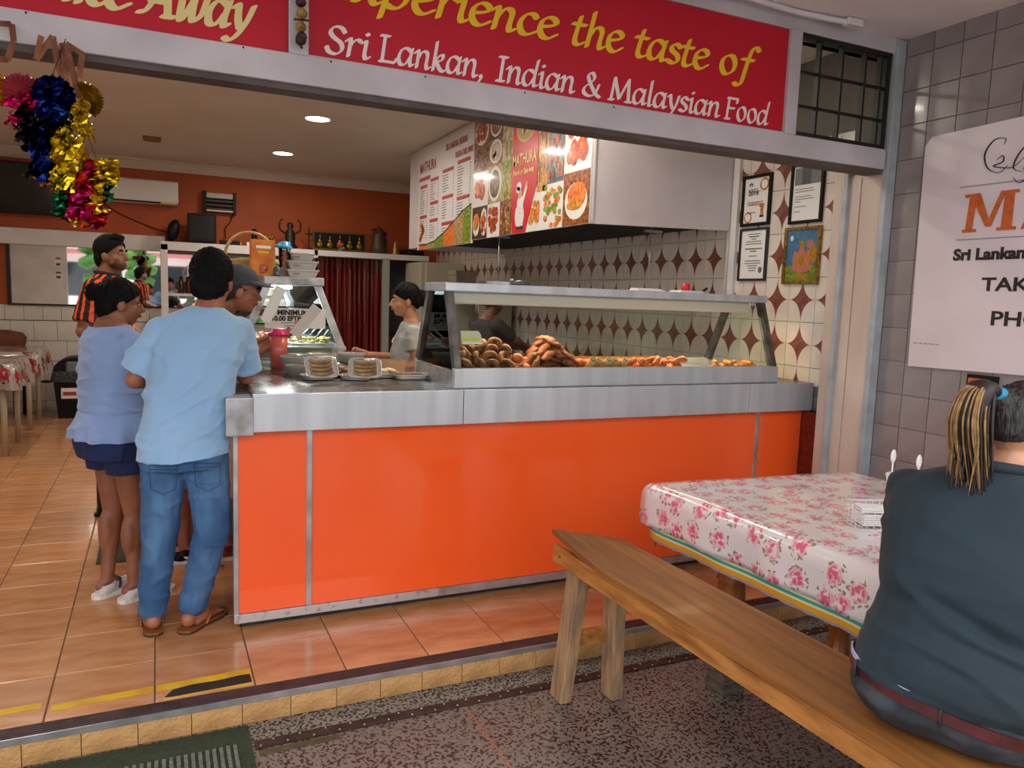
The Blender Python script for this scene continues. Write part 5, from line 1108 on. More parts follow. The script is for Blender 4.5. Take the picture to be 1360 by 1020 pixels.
# table outside
TZ = .79
m_tleg = pm('varnished_turned_wood', '#a8601c', .22, col2='#7c3e0e', scale=5, stretch=(3, 3, 1), coat=.6)
m_blk = pm('rough_block', '#5e5648', .9, col2='#3e3a30', scale=12, stretch=(1, 1, 4), bump=.6, bscale=20)
tb = thing('dining_table', 'heavy turned leg dining table standing on wood blocks outside', 'table', (2.65, 1.85, GZ))
MB().box(2.12, 3.20, .85, 2.74, TZ - .04, TZ - .004).build('tabletop', m_tleg, tb)
MB().box(2.25, 3.05, 1.0, 2.62, TZ - .14, TZ - .04).build('apron', m_tleg, tb)
prof_old = [(.05, -.0), (.055, .02), (.05, .05), (.042, .10), (.044, .13), (.052, .15), (.058, .22), (.06, .30), (.054, .36), (.044, .385), (.06, .395), (.064, .415), (.055, .43), (.063, .45), (.06, .49), (.052, .51), (.058, .53), (.06, .56), (.06, .66)]
prof = [(.054, 0), (.058, .02), (.05, .05), (.045, .10), (.05, .14), (.06, .20), (.064, .28), (.063, .36), (.058, .41), (.066, .425), (.058, .44), (.067, .455), (.058, .47), (.062, .485), (.058, .52), (.058, .66)]
for i, (x, y) in enumerate(((2.315, 2.56), (2.90, 2.46), (2.40, 1.05), (2.95, 1.05))):
    lg = MB().lathe(prof, (x, y, GZ + .10), 26).build('leg', m_tleg, tb)
    MB().box(x - .06, x + .06, y - .06, y + .06, GZ, GZ + .05, bev=.004).build('wood_block', m_blk, tb)
    MB().box(x - .058, x + .058, y - .058, y + .058, GZ + .052, GZ + .10, bev=.004).build('wood_block', m_blk, tb)
# floral cloth
def floral(name, base, sc, c1, c2, c3, dens=.30):
    m = pm(name, base, .18, col2=base, coat=.6, bump=.35, bscale=14, bdist=.008); nt = m.node_tree; N = nt.nodes; L = nt.links; b = N['Principled BSDF']
    tc = N.new('ShaderNodeTexCoord')
    nz = N.new('ShaderNodeTexNoise'); nz.inputs['Scale'].default_value = sc * 4.5; L.new(tc.outputs['UV'], nz.inputs['Vector'])
    ad = N.new('ShaderNodeMixRGB'); ad.blend_type = 'LINEAR_LIGHT'; ad.inputs[0].default_value = .018; L.new(tc.outputs['UV'], ad.inputs[1]); L.new(nz.outputs['Color'], ad.inputs[2])
    v = N.new('ShaderNodeTexVoronoi'); v.voronoi_dimensions = '2D'; v.inputs['Scale'].default_value = sc; v.inputs['Randomness'].default_value = .65; L.new(ad.outputs[0], v.inputs['Vector'])
    v2 = N.new('ShaderNodeTexVoronoi'); v2.voronoi_dimensions = '2D'; v2.inputs['Scale'].default_value = sc * 5; L.new(ad.outputs[0], v2.inputs['Vector'])
    def lt(src, th):
        n = N.new('ShaderNodeMath'); n.operation = 'LESS_THAN'; n.inputs[1].default_value = th; L.new(src, n.inputs[0]); return n.outputs[0]
    def mul(a, c):
        n = N.new('ShaderNodeMath'); n.operation = 'MULTIPLY'; L.new(a, n.inputs[0]); L.new(c, n.inputs[1]); return n.outputs[0]
    def mix(f, a, col):
        n = N.new('ShaderNodeMixRGB'); L.new(f, n.inputs[0]); L.new(a, n.inputs[1]) if not isinstance(a, tuple) else setattr(n.inputs[1], 'default_value', a); n.inputs[2].default_value = (*srgb(col), 1); return n.outputs[0]
    d = v.outputs['Distance']; out = (*srgb(base), 1)
    leaf = mul(lt(d, dens * 1.45), lt(v2.outputs['Distance'], .33)); out = mix(leaf, out, c3)
    fade = mul(lt(d, dens * 1.1), lt(v2.outputs['Distance'], .62)); out = mix(fade, out, c2)
    core = mul(lt(d, dens * .8), lt(v2.outputs['Distance'], .42)); out = mix(core, out, c1)
    L.new(out, b.inputs['Base Color']); return m
m_flo = floral('rose_oilcloth', '#d6cccb', 9.0, '#c8607a', '#dca0a8', '#8a8466')
def cloth_mesh(corners, zt, drops, wave, nu=40, nv=60, droplen=10, sag=.004, seed=0, yoff=0):
    """corners A(far left) B(far right) D(near right) E(near left); drops per side: far,right,near,left"""
    A, B, D, E = [Vector((*c, 0)) for c in corners]; mb = MB(); uvl = mb.bm.loops.layers.uv.new('UV'); uv = {}
    def P(u, v): return (A * (1 - u) + B * u) * (1 - v) + (E * (1 - u) + D * u) * v
    g = {}
    for i in range(nu + 1):
        for j in range(nv + 1):
            p = P(i / nu, j / nv); p.z = zt + .003 * noise.noise(Vector((p.x * 4, p.y * 4, seed)))
            vtx = mb.bm.verts.new(p); g[(i, j)] = vtx; uv[vtx] = (p.x, p.y)
    for i in range(nu):
        for j in range(nv): mb._f([g[(i, j)], g[(i, j + 1)], g[(i + 1, j + 1)], g[(i + 1, j)]], 0, True)
    border = [(i, 0) for i in range(nu)] + [(nu, j) for j in range(nv)] + [(i, nv) for i in range(nu, 0, -1)] + [(0, j) for j in range(nv, 0, -1)]
    side = [0] * nu + [1] * nv + [2] * nu + [3] * nv
    cen = (A + B + D + E) / 4; prev = [g[b] for b in border]; nb = len(border)
    T = [(g[border[(k + 1) % nb]].co - g[border[k - 1]].co) for k in range(nb)]
    nrm = []
    for k in range(nb):
        t = T[k]; t.z = 0; t.normalize(); q = Vector((t.y, -t.x, 0)); 
        if q.dot(g[border[k]].co - cen) < 0: q = -q
        nrm.append(q)
    arc = 0; arcs = []
    for k in range(nb): arcs.append(arc); arc += (g[border[(k + 1) % nb]].co - g[border[k]].co).length
    for s in range(1, droplen + 1):
        row = []
        for k in range(nb):
            b = g[border[k]].co; dd = drops[side[k]]; f = s / droplen
            sc_ = (.006 * abs(math.sin(arcs[k] * 60)) if s == droplen else 0)
            out_ = .012 + wave * f * (math.sin(arcs[k] * 17 + seed) * .6 + noise.noise(Vector((arcs[k] * 5, seed, 0))) * 1.2) + .02 * min(1, f * 4)
            p = b + nrm[k] * out_; p.z = zt - dd * f - sc_ + yoff * f
            v = mb.bm.verts.new(p); row.append(v); u0 = uv[g[border[k]]]; uv[v] = (u0[0] + nrm[k].x * dd * f, u0[1] + nrm[k].y * dd * f)
        for k in range(nb): mb._f([prev[k], row[k], row[(k + 1) % nb], prev[(k + 1) % nb]], 0, True)
        prev = row
    for f in mb.bm.faces:
        for l in f.loops: l[uvl].uv = uv[l.vert]
    return mb
TC = [(2.045, 2.84), (3.22, 2.74), (3.26, .75), (2.14, .78)]
cl = cloth_mesh(TC, TZ + .004, (.185, .16, .16, .18), .018, seed=1).build('tablecloth', m_flo)
tag(cl, 'white oilcloth with pink roses and scalloped hem over the outdoor table', 'tablecloth')
sm_ = cl.modifiers.new('thick', 'SOLIDIFY'); sm_.thickness = .002; sm_.offset = 1
m_str = pm('striped_under_cloth', '#c8ccb8', .6); nt = m_str.node_tree; N = nt.nodes; L = nt.links
g_ = N.new('ShaderNodeNewGeometry'); sx = N.new('ShaderNodeSeparateXYZ'); L.new(g_.outputs['Position'], sx.inputs[0]); cr = N.new('ShaderNodeValToRGB'); cr.color_ramp.interpolation = 'CONSTANT'
mr_ = N.new('ShaderNodeMapRange'); mr_.inputs[1].default_value = TZ - .25; mr_.inputs[2].default_value = TZ - .16; L.new(sx.outputs['Z'], mr_.inputs[0]); L.new(mr_.outputs[0], cr.inputs[0])
E_ = cr.color_ramp.elements; E_[0].position = 0; E_[0].color = (*srgb('#9a8aa0'), 1); E_[1].position = .12; E_[1].color = (*srgb('#d89a18'), 1)
for p, c in ((.36, '#d8d0a0'), (.46, '#2a9a90'), (.6, '#d8d0a0'), (.68, '#d8a018'), (.85, '#c8ccb8')):
    e = E_.new(p); e.color = (*srgb(c), 1)
L.new(cr.outputs[0], N['Principled BSDF'].inputs['Base Color'])
uc = cloth_mesh([(2.07, 2.81), (3.2, 2.72), (3.24, .78), (2.16, .80)], TZ, (.24, .2, .2, .245), .008, seed=5).build('under_cloth', m_str)
tag(uc, 'yellow and teal striped cloth showing below the floral tablecloth outdoors', 'tablecloth')
# hanging corner scraps of cloth at the far left corner
hc = thing('cloth_corner', 'loose hanging corner of striped cloth under the far left of the table', 'cloth', (2.12, 2.78, .52))
mb = MB(); mb.quad([(2.05, 2.80, .66), (2.10, 2.84, .66), (2.095, 2.83, .50), (2.06, 2.80, .50)]); mb.build('flap', pm('yellow_cloth', '#d0b040', .6, col2='#7aa878', scale=25, stretch=(4, 4, .3)), hc, fix=False)
mb = MB(); mb.quad([(2.08, 2.84, .66), (2.3, 2.86, .66), (2.28, 2.86, .56), (2.10, 2.845, .55)]); mb.build('inner_fold', pm('pale_cloth', '#b8b0b4', .6), hc, fix=False)
# wire basket with napkins
wb_ = thing('wire_basket', 'white wire basket holding paper napkins on the outdoor table', 'basket', (2.50, 1.98, TZ + .006), None, R(-22), world=False)
bz = .004; mb = MB(); Wd, Dp, Hh = .22, .12, .085
for z in (0, Hh): mb.tube([(-Wd/2, -Dp/2, bz + z), (Wd/2, -Dp/2, bz + z), (Wd/2, Dp/2, bz + z), (-Wd/2, Dp/2, bz + z)], .0028, 6, closed=True)
mb.build('rim', m_white, wb_)
mb = MB()
for k in range(9): x = -Wd/2 + Wd * k / 8; mb.tube([(x, -Dp/2, bz), (x, -Dp/2, bz + Hh)], .0012, 5); mb.tube([(x, Dp/2, bz), (x, Dp/2, bz + Hh)], .0012, 5); mb.tube([(x, -Dp/2, bz), (x, Dp/2, bz)], .0012, 5)
for k in range(5): y = -Dp/2 + Dp * k / 4; mb.tube([(-Wd/2, y, bz), (-Wd/2, y, bz + Hh)], .0012, 5); mb.tube([(Wd/2, y, bz), (Wd/2, y, bz + Hh)], .0012, 5)
for k in range(1, 5): z = bz + Hh * k / 5; mb.tube([(-Wd/2, -Dp/2, z), (Wd/2, -Dp/2, z), (Wd/2, Dp/2, z), (-Wd/2, Dp/2, z)], .0011, 5, closed=True)
mb.build('wire_grid', m_white, wb_)
for i in range(2):
    t = thing('napkin_stack', ('stack of white paper napkins in the wire basket, lower one', 'white paper napkin lying on top of the stack in the wire basket')[i], 'napkins', (2.51, 1.995, TZ + .016 + .05 * i), None, R(-22 - 8 * i), world=False)
    for k in range((6, 2)[i]): MB().box(-.08, .09, -.045, .045, .0075 * k, .0075 * k + .006, bev=.001).build('napkin', m_paper, t)
for i, (x, y, lab) in enumerate(((2.98, 2.32, 'white plastic spoon standing upright beside the seated woman, left one'), (2.99, 2.20, 'white plastic spoon standing upright beside the seated woman, right one'))):
    t = thing('plastic_spoon', lab, 'spoon', (x, y, TZ + .08))
    MB().tube([(x, y, TZ + .05), (x, y, TZ + .16)], .004, 6).build('handle', m_paper, t); MB().ell((x, y, TZ + .185), (.018, .006, .032)).build('bowl', m_paper, t)
cp = thing('cutlery_cup', 'white cup holding the plastic spoons on the outdoor table', 'cup', (2.985, 2.26, TZ))
MB().lathe([(0, .002), (.055, 0), (.075, .1), (.072, .1), (.05, .006), (0, .006)], (2.985, 2.26, TZ + .008), 20, cap=False).build('cup', m_paper, cp); MB().lathe([(.075, 0), (.078, .004), (.075, .008)], (2.985, 2.26, TZ + .104), 20, cap=False).build('rim', m_paper, cp)

# door mats
mt = thing('green_doormat', 'ribbed green and grey doormat at the foot of the step, lower left', 'doormat', (-.3, 2.6, GZ))
m_grn = pm('mat_green', '#33412c', .9, col2='#28331f', scale=60, bump=.5, bscale=150)
m_mgr = pm('mat_grey', '#7d7f72', .95, col2='#5f6258', scale=60, bump=.6, bscale=150)
MB().box(-.9, .30, 1.9, 3.02, GZ, GZ + .008, bev=.003).build('border', m_grn, mt)
mb = MB()
for k in range(46):
    x = -.87 + .0245 * k
    mb.box(x, x + .013, 1.95, 2.89, GZ + .008, GZ + .0125)
o = mb.build('ribs', m_mgr, mt); o['kind'] = 'stuff'
mt2 = thing('dark_doormat', 'dark green grey mat on the tiles under the standing customers', 'doormat', (.02, 5.4, 0))
MB().box(-.35, .24, 4.86, 6.1, .002, .010, bev=.003).build('mat', pm('mat_dark', '#464a3c', .9, col2='#3a3e32', scale=50, bump=.4, bscale=120), mt2)
MB().box(-.32, .21, 4.89, 6.07, .010, .012).build('pile', pm('mat_dark2', '#4c5042', .95, col2='#3e4236', scale=90), mt2)
# bin
bn2 = thing('waste_bin', 'tall black waste bin with domed lid against the white tiles', 'bin', (-.92, 10.6, 0))
mb = MB(); mb.hexa([(-1.1, 10.42, 0), (-.74, 10.42, 0), (-.74, 10.75, 0), (-1.1, 10.75, 0), (-1.14, 10.38, .52), (-.70, 10.38, .52), (-.70, 10.78, .52), (-1.14, 10.78, .52)]); mb.build('body', m_black, bn2)
mb = MB(); mb.prism([(.22 * math.cos(a), .56 + .17 * math.sin(a) ** .9) for a in np.linspace(0, PI, 14)], .38, 0, Matrix.Translation((-.92, 10.39, 0))); mb.build('lid', m_black, bn2)
MB().box(-1.0, -.74, 10.375, 10.39, .56, .69, bev=.02).build('flap', pm('bin_flap', '#6a6c6a', .3), bn2)
mb = MB(); mb.hexa([(-1.17, 10.36, .44), (-.68, 10.36, .44), (-.68, 10.8, .44), (-1.17, 10.8, .44), (-1.14, 10.38, .57), (-.70, 10.38, .57), (-.70, 10.79, .57), (-1.14, 10.79, .57)]); mb.ell((-1.2, 10.4, .45), (.07, .05, .02)); mb.build('bin_liner', pm('bin_liner', '#101012', .25, bump=.8, bscale=30), bn2)
MB().box(-1.06, -.86, 10.385, 10.40, .24, .37, bev=.01).build('sticker', m_paper, bn2); MB().box(-1.04, -.88, 10.381, 10.386, .28, .325).build('red_print', m_rh, bn2)
# inside tables at the left with cloths and a chair
m_flo2 = floral('flower_cloth_inside', '#a89c94', 4.5, '#b01a2a', '#8a3a3a', '#4a4a50', dens=.28)
m_wleg = pm('cream_leg', '#b4aa94', .5)
for nm, xx, yy, lab, labc in (('a', -1.65, 10.03, 'small square table with pale legs near the waste bin', 'flowered plastic cloth over the small table near the waste bin'), ('b', -1.66, 8.60, 'small square table with pale legs at the left edge, nearer one', 'flowered plastic cloth over the nearer small table at the left edge')):
    t = thing('cafe_table', lab, 'table', (xx, yy, 0)); h_ = .86
    w_ = .42
    MB().box(xx - w_, xx + w_, yy - w_, yy + w_, h_ - .03, h_ - .003).build('tabletop', m_wleg, t)
    for sx_ in (-1, 1):
        for sy_ in (-1, 1): MB().tube([(xx + sx_ * (w_ - .06), yy + sy_ * (w_ - .06), 0), (xx + sx_ * (w_ - .06), yy + sy_ * (w_ - .06), h_ - .03)], .026, 10).build('leg', m_wleg, t)
    c = cloth_mesh([(xx - w_ - .03, yy + w_ + .03), (xx + w_ + .03, yy + w_ + .03), (xx + w_ + .03, yy - w_ - .03), (xx - w_ - .03, yy - w_ - .03)], h_ + .002, (.23, .23, .23, .23), .05, 20, 20, 6, seed=9).build('tablecloth', m_flo2)
    tag(c, labc, 'tablecloth')
ch = thing('cafe_chair', 'brown wooden chair with shaped back behind the small table by the tiles', 'chair', (-1.75, 10.6, 0))
m_chw = pm('chair_brown', '#7a4526', .4, col2='#5e3018', scale=10)
MB().box(-1.96, -1.50, 10.42, 10.80, .50, .53, bev=.01).build('seat', m_chw, ch)
mb = MB(); mb.prism([(-2.02, .84), (-1.46, .84), (-1.44, .94), (-1.48, 1.0), (-1.62, 1.03), (-1.86, 1.035), (-2.02, 1.02)], .025, 0, Matrix.Translation((0, 10.80, 0))); mb.build('backrest', m_chw, ch)
for a in (-1.98, -1.49): MB().tube([(a, 10.81, 0), (a, 10.82, .9)], .018, 8).build('leg', m_dark, ch)
for a in (-1.94, -1.54): MB().tube([(a, 10.46, 0), (a, 10.46, .51)], .016, 8).build('leg', m_dark, ch)

# across the street (behind the camera, seen in the mirror and in glossy things)
sb2 = thing('street_building', 'pale two storey building across the street', 'building', (-3, -20, GZ))
MB().box(-22, 10, -26, -20, GZ, 5.5).build('walls', pm('far_wall', '#e4e0da', .9, col2='#d6d0c8', scale=1), sb2)
for i in range(9): MB().box(-21 + 3.4 * i, -19 + 3.4 * i, -20.05, -19.98, 1.0, 2.6).build('window', pm('far_window', '#2c3438', .1), sb2)
MB().box(-22, 10, -20.0, -17.8, 3.0, 3.15).build('awning', pm('far_awning', '#b86a68', .8), sb2)
rt_ = random.Random(2)
for i, x in enumerate((-9.5, -5.5, -1.5, 3.5)):
    t = thing('street_tree', ('street tree farthest left', 'second street tree from the left', 'third street tree from the left', 'street tree farthest right')[i] + ' on the kerb across the street', 'tree', (x, -14, GZ))
    MB().tube([(x, -14, GZ), (x + .1, -14, 1.6), (x, -14, 3.0)], [.14, .11, .08], 10).build('trunk', pm('bark', '#4a3c30', .9), t)
    mb = MB()
    for k in range(70): mb.ell((x + rt_.uniform(-1.2, 1.2), -14 + rt_.uniform(-1, 1), 3.2 + rt_.gauss(0, .7)), (.35, .35, .28), sub=1, noise_amp=.4, seed=k)
    o = mb.build('foliage', pm('leaf_green', '#5a8a38', .8, col2='#3a6a24', scale=3), t); o['kind'] = 'stuff'
MB().box(-30, 20, -13, -3.5, GZ - .29, GZ + .002).build('road_surface', pm('asphalt', '#6c6c6c', .9), pave)
# ================================================================ PEOPLE
def remesh(mb, name, mats, parent, voxel=.006, it=6, cuts=(), folds=None, fac=.5):
    me0 = mb.mesh('tmp'); o = bpy.data.objects.new('tmp', me0); C.objects.link(o)
    r = o.modifiers.new('r', 'REMESH'); r.mode = 'VOXEL'; r.voxel_size = voxel; r.use_smooth_shade = True
    if it: s = o.modifiers.new('s', 'SMOOTH'); s.iterations = it; s.factor = fac
    dg = bpy.context.evaluated_depsgraph_get(); dg.update(); me = bpy.data.meshes.new_from_object(o.evaluated_get(dg))
    bpy.data.objects.remove(o); bpy.data.meshes.remove(me0)
    if cuts or folds:
        bm = bmesh.new(); bm.from_mesh(me)
        for co, no in cuts:
            g = bm.verts[:] + bm.edges[:] + bm.faces[:]
            res = bmesh.ops.bisect_plane(bm, geom=g, plane_co=co, plane_no=no, clear_inner=True)
        if folds:
            bm.normal_update()
            dv = [(v, folds(v.co, v.normal)) for v in bm.verts]
            for v, d in dv: v.co += v.normal * d
        bm.to_mesh(me); bm.free()
    me.name = name
    for p in me.polygons: p.use_smooth = True
    me.materials.clear()
    for m in (mats if isinstance(mats, (list, tuple)) else [mats]): me.materials.append(m)
    return link(name, me, parent)
def cap(mb, a, b, ra, rb, n=14):
    a, b = Vector(a), Vector(b); d = (b - a); Ln = d.length; d = d / Ln
    pts, rs = [], []
    for t in (-.96, -.75, -.4, 0): pts.append(a + d * t * ra); rs.append(ra * math.sqrt(1 - t * t))
    for t in (.25, .5, .75): pts.append(a + d * Ln * t); rs.append(ra + (rb - ra) * t)
    for t in (0, .4, .75, .96): pts.append(b + d * t * rb); rs.append(rb * math.sqrt(1 - t * t))
    mb.tube(pts, rs, n)
def sleeve(mb, a, b, ra, rb, n=18):
    a, b = Vector(a), Vector(b); d = (b - a); Ln = d.length; d = d / Ln; pts, rs = [], []
    for t in (-.96, -.75, -.4, 0): pts.append(a + d * t * ra); rs.append(ra * math.sqrt(1 - t * t))
    for t in (.25, .5, .75, .96, 1.): pts.append(a + d * Ln * t); rs.append(ra + (rb - ra) * t)
    mb.tube(pts, rs, n)
def loft(mb, rings, n=28, pw=2.3):
    rs = []
    for cx, cy, cz, rx, ry in rings:
        ring = []
        for j in range(n):
            a = 2 * PI * j / n; c, s = math.cos(a), math.sin(a)
            k = (abs(c) ** pw + abs(s) ** pw) ** (-1 / pw); ring.append(mb.bm.verts.new((cx + rx * c * k, cy + ry * s * k, cz)))
        rs.append(ring)
    for a, b in zip(rs, rs[1:]):
        for j in range(n): mb._f([a[j], a[(j + 1) % n], b[(j + 1) % n], b[j]])
    mb._f(rs[0][::-1]); mb._f(rs[-1])
def hand(mb, w, d, palm, s=1., curl=.5, side=1):
    """w wrist, d direction of the hand, palm = palm normal; side=+1 thumb on (d x palm) side"""
    w, d, pn = Vector(w), Vector(d).normalized(), Vector(palm).normalized(); pn = (pn - d * pn.dot(d)).normalized(); u = d.cross(pn) * side
    for k in (-1, 0, 1): cap(mb, w + u * .016 * k * s + d * .01 * s, w + d * .085 * s + u * .022 * k * s, .016 * s, .014 * s, 8)
    for k, Ln in enumerate((.066, .075, .07, .055)):
        b = w + d * .088 * s + u * (.031 - .0205 * k) * s; c1 = curl * .6; d1 = (d * math.cos(c1) + pn * math.sin(c1)).normalized(); m = b + d1 * Ln * .5 * s
        c2 = curl * 1.5; d2 = (d * math.cos(c2) + pn * math.sin(c2)).normalized(); e = m + d2 * Ln * .5 * s
        cap(mb, b, m, .0092 * s, .0085 * s, 8); cap(mb, m, e, .0085 * s, .0072 * s, 8)
    t0 = w + d * .03 * s + u * .025 * s; t1 = t0 + (u * .9 + d * .7 + pn * .3).normalized() * .04 * s; t2 = t1 + (d * 1. + pn * .5 + u * .1).normalized() * .032 * s
    cap(mb, t0, t1, .013 * s, .0105 * s, 8); cap(mb, t1, t2, .0105 * s, .008 * s, 8)
def foot(mb, ank, toe, s=1., bare=False):
    a, t = Vector(ank), Vector(toe); d = (t - a); d.z = 0; d.normalize(); u = Vector((d.y, -d.x, 0)); z0 = t.z
    g = Vector((a.x, a.y, z0))
    mb.ell(g + Vector((0, 0, .035 * s)) - d * .03 * s, (.033 * s, .036 * s, .036 * s)); cap(mb, a, g + d * .07 * s + Vector((0, 0, .03 * s)), .034 * s, .028 * s)
    for k in (-1, 0, 1): cap(mb, g + u * .012 * k * s + Vector((0, 0, .022 * s)), g + d * .13 * s + u * .024 * k * s + Vector((0, 0, .016 * s)), .026 * s, .017 * s)
    if bare:
        for k in range(5): cap(mb, g + d * .13 * s + u * (-.036 + .018 * k) * s + Vector((0, 0, .012 * s)), g + d * (.172 - .006 * abs(k - 1)) * s + u * (-.04 + .0195 * k) * s + Vector((0, 0, .010 * s)), .0085 * s, .0075 * s, 8)
def HM(c, yaw=0, pitch=0, roll=0): return Matrix.Translation(c) @ Matrix.Rotation(R(yaw), 4, 'Z') @ Matrix.Rotation(R(pitch), 4, 'X') @ Matrix.Rotation(R(roll), 4, 'Y')
def mell(mb, M, c, r, sub=2):
    mb.ell(M @ Vector(c), r, M=M.to_3x3(), sub=sub)
def head(mb, M, s=1., fem=False):
    e = lambda c, r: mell(mb, M, [k * s for k in c], [k * s for k in r], 3)
    e((0, -.012, .022), (.075, .096, .093)); e((0, .022, -.03), (.061, .068, .085)); e((0, .045, -.082), (.034 if fem else .04, .038, .03)); e((0, .068, .012), (.05, .022, .018))
    e((0, .06, -.05), (.045, .035, .03)); e((0, .078, -.055), (.024, .02, .018))
    for k in (-1, 1): e((k * .074, -.004, -.018), (.011, .021, .032)); e((k * .042, .055, -.03), (.02, .022, .022))
    cap(mb, M @ Vector((0, .086 * s, .004 * s)), M @ Vector((0, .108 * s, -.03 * s)), .009 * s, .0125 * s, 10)
    e((.012, .1, -.034), (.008, .008, .007)); e((-.012, .1, -.034), (.008, .008, .007))
m_eye = pm('eye_white', '#a89c92', .35); m_iris = pm('dark_iris', '#140c08', .1); m_brow = pm('dark_hair', '#090808', .75, col2='#121010', scale=60, bump=.5, bscale=90, stretch=(1, 1, .3), spec=.15)
def face(par, M, s=1., lip='#9a5a4c', browh=.006):
    for k in (-1, 1):
        mb = MB(); mell(mb, M, (k * .029 * s, .0795 * s, -.004 * s), (.0125 * s, .008 * s, .0058 * s)); e = mb.build('eye', m_eye, par)
        mb = MB(); mell(mb, M, (k * .029 * s, .0855 * s, -.004 * s), (.0068 * s, .0035 * s, .0060 * s)); o = mb.build('iris', m_iris); o.parent = e; 
        if par.get('_w'): o.matrix_parent_inverse = Matrix()
        mb = MB(); P = [M @ Vector((k * x * s, y * s, z * s)) for x, y, z in ((.012, .0885, .018), (.026, .0875, .023), (.042, .079, .019))]; mb.tube(P, [browh * .6 * s, browh * s, browh * .5 * s], 6); mb.build('eyebrow', m_brow, par)
    mb = MB(); mell(mb, M, (0, .0975 * s, -.056 * s), (.02 * s, .006 * s, .0042 * s)); mell(mb, M, (0, .096 * s, -.064 * s), (.017 * s, .0065 * s, .005 * s)); mb.build('lips', pm('lips_' + lip[1:], lip, .4), par)
def limbs_arm(mb, J, s, k, g=1., infl=0.):
    sh, el, wr = J['sh' + k], J['el' + k], J['wr' + k]
    cap(mb, Vector(sh) + Vector((-sh[0] * .06, 0, -.032 * s)), el, .044 * s * g + infl, .039 * s * g + infl); cap(mb, el, wr, .040 * s * g + infl, .026 * s * g + infl)
    m = Vector(el).lerp(Vector(wr), .28); mb.ell(m, (.039 * s * g + infl,) * 3)
def limbs_leg(mb, J, s, k, g=1., calf=True):
    hp, kn, an = Vector(J['hip' + k]), Vector(J['kn' + k]), Vector(J['an' + k])
    cap(mb, hp, kn, .088 * s * g, .055 * s * g); cap(mb, kn, an, .052 * s * g, .033 * s * g)
    if not calf: return
    d = Vector(J.get('calf', (0, -.02, 0))); mb.ell(kn.lerp(an, .32) + d, (.045 * s * g, .047 * s * g, .13 * s))
def noisefold(seed, amp, sc=(6, 6, 14), d=(0, 0, 0)):
    def f(co, no):
        p = Vector((co.x * sc[0], co.y * sc[1], co.z * sc[2])) + Vector((d[0] * co.z, d[1] * co.z, 0))
        n = noise.noise(p + Vector((seed, 0, 0))); return amp * (1 - abs(n) * 4 if abs(n) < .25 else 0) - amp * .3
    return f
def dimp(fs):
    return lambda co, no: sum(f(co, no) for f in fs)
def skin(n, c, c2): return pm('skin_' + n, c, .5, col2=c2, scale=9)
def hairmesh(par, M, s=1., ells=None, cut=((0, .088, .055), (0, -.72, 1)), mat=None, voxel=.005, name='hair', amp=.004):
    mb = MB()
    for c, r in (ells or [((0, -.014, .026), (.083, .101, .1)), ((0, -.045, -.015), (.074, .068, .075))]): mell(mb, M, [k * s for k in c], [k * s for k in r], 3)
    cuts = []
    if cut: cuts = [(M @ Vector([k * s for k in cut[0]]), (M.to_3x3() @ Vector(cut[1])).normalized())]
    return remesh(mb, name, mat or m_brow, par, voxel, 3, cuts, noisefold(3, amp, (60, 60, 20)))
def person(label, loc, rz): return thing('person', label, 'person', loc, None, R(rz), world=False)

# ---- 1. man in light blue T-shirt and jeans, back to us, leaning on the counter
m_bt = pm('sky_blue_cotton', '#8fb4d6', .85, col2='#86acd0', scale=3, sheen=.3, bump=.12, bscale=180, bdist=.002)
m_jean = pm('blue_denim', '#2f5580', .85, col2='#5a83ac', scale=4.5, stretch=(1.4, 1.4, .7), bump=.3, bscale=160, bdist=.002, lo=.42, hi=.72)
sk1 = skin('tan', '#a8694c', '#95583e')
s = 1.06
P1 = person('man in light blue t-shirt, blue jeans and brown flip flops leaning on the counter end', (.10, 3.72, 0), 0)
J = dict(shL=(-.088, .10, 1.44), shR=(.255, .13, 1.45), elL=(-.20, .13, 1.19), elR=(.285, .20, 1.19), wrL=(-.02, .30, 1.16), wrR=(.29, .44, 1.175), hipL=(-.085, .01, .90), hipR=(.088, .0, .90), knL=(-.105, .06, .50), knR=(.115, .0, .50), anL=(-.145, .10, .10), anR=(.03, .06, .10), neck=(.115, .12, 1.50), head=(.135, .18, 1.655))
Mh = HM(J['head'], -18, -8)
mb = MB(); T1 = [(0, .0, .82, .15, .11), (0, 0, .92, .17, .12), (.01, .01, 1.02, .155, .11), (.03, .03, 1.15, .16, .115), (.06, .07, 1.30, .178, .118), (.08, .10, 1.40, .175, .1), (.09, .11, 1.47, .12, .075), (.105, .12, 1.52, .06, .055)]
loft(mb, T1)
for k in 'LR': limbs_arm(mb, J, s, k, 1.0); limbs_leg(mb, J, s, k, .8, False)
cap(mb, J['neck'], Vector(J['head']) + Vector((0, -.02, -.06)), .067, .062); head(mb, Mh, 1.12)
hand(mb, J['wrL'], (.7, .5, -.1), (0, 0, -1), 1.05, .5, 1); hand(mb, J['wrR'], (-.5, .9, .0), (0, 0, -1), 1.05, .4, -1)
foot(mb, J['anL'], (-.16, .27, .022), 1.08, True); foot(mb, J['anR'], (.15, .20, .022), 1.08, True)
remesh(mb, 'body', sk1, P1, .0055, 5)
face(P1, Mh, 1.12)
hairmesh(P1, Mh, 1.12, [((0, -.014, .034), (.086, .103, .102)), ((0, -.047, -.025), (.076, .066, .085)), ((-.02, .04, .1), (.05, .05, .03))], ((0, .09, .06), (0, -.9, 1)), amp=.007)
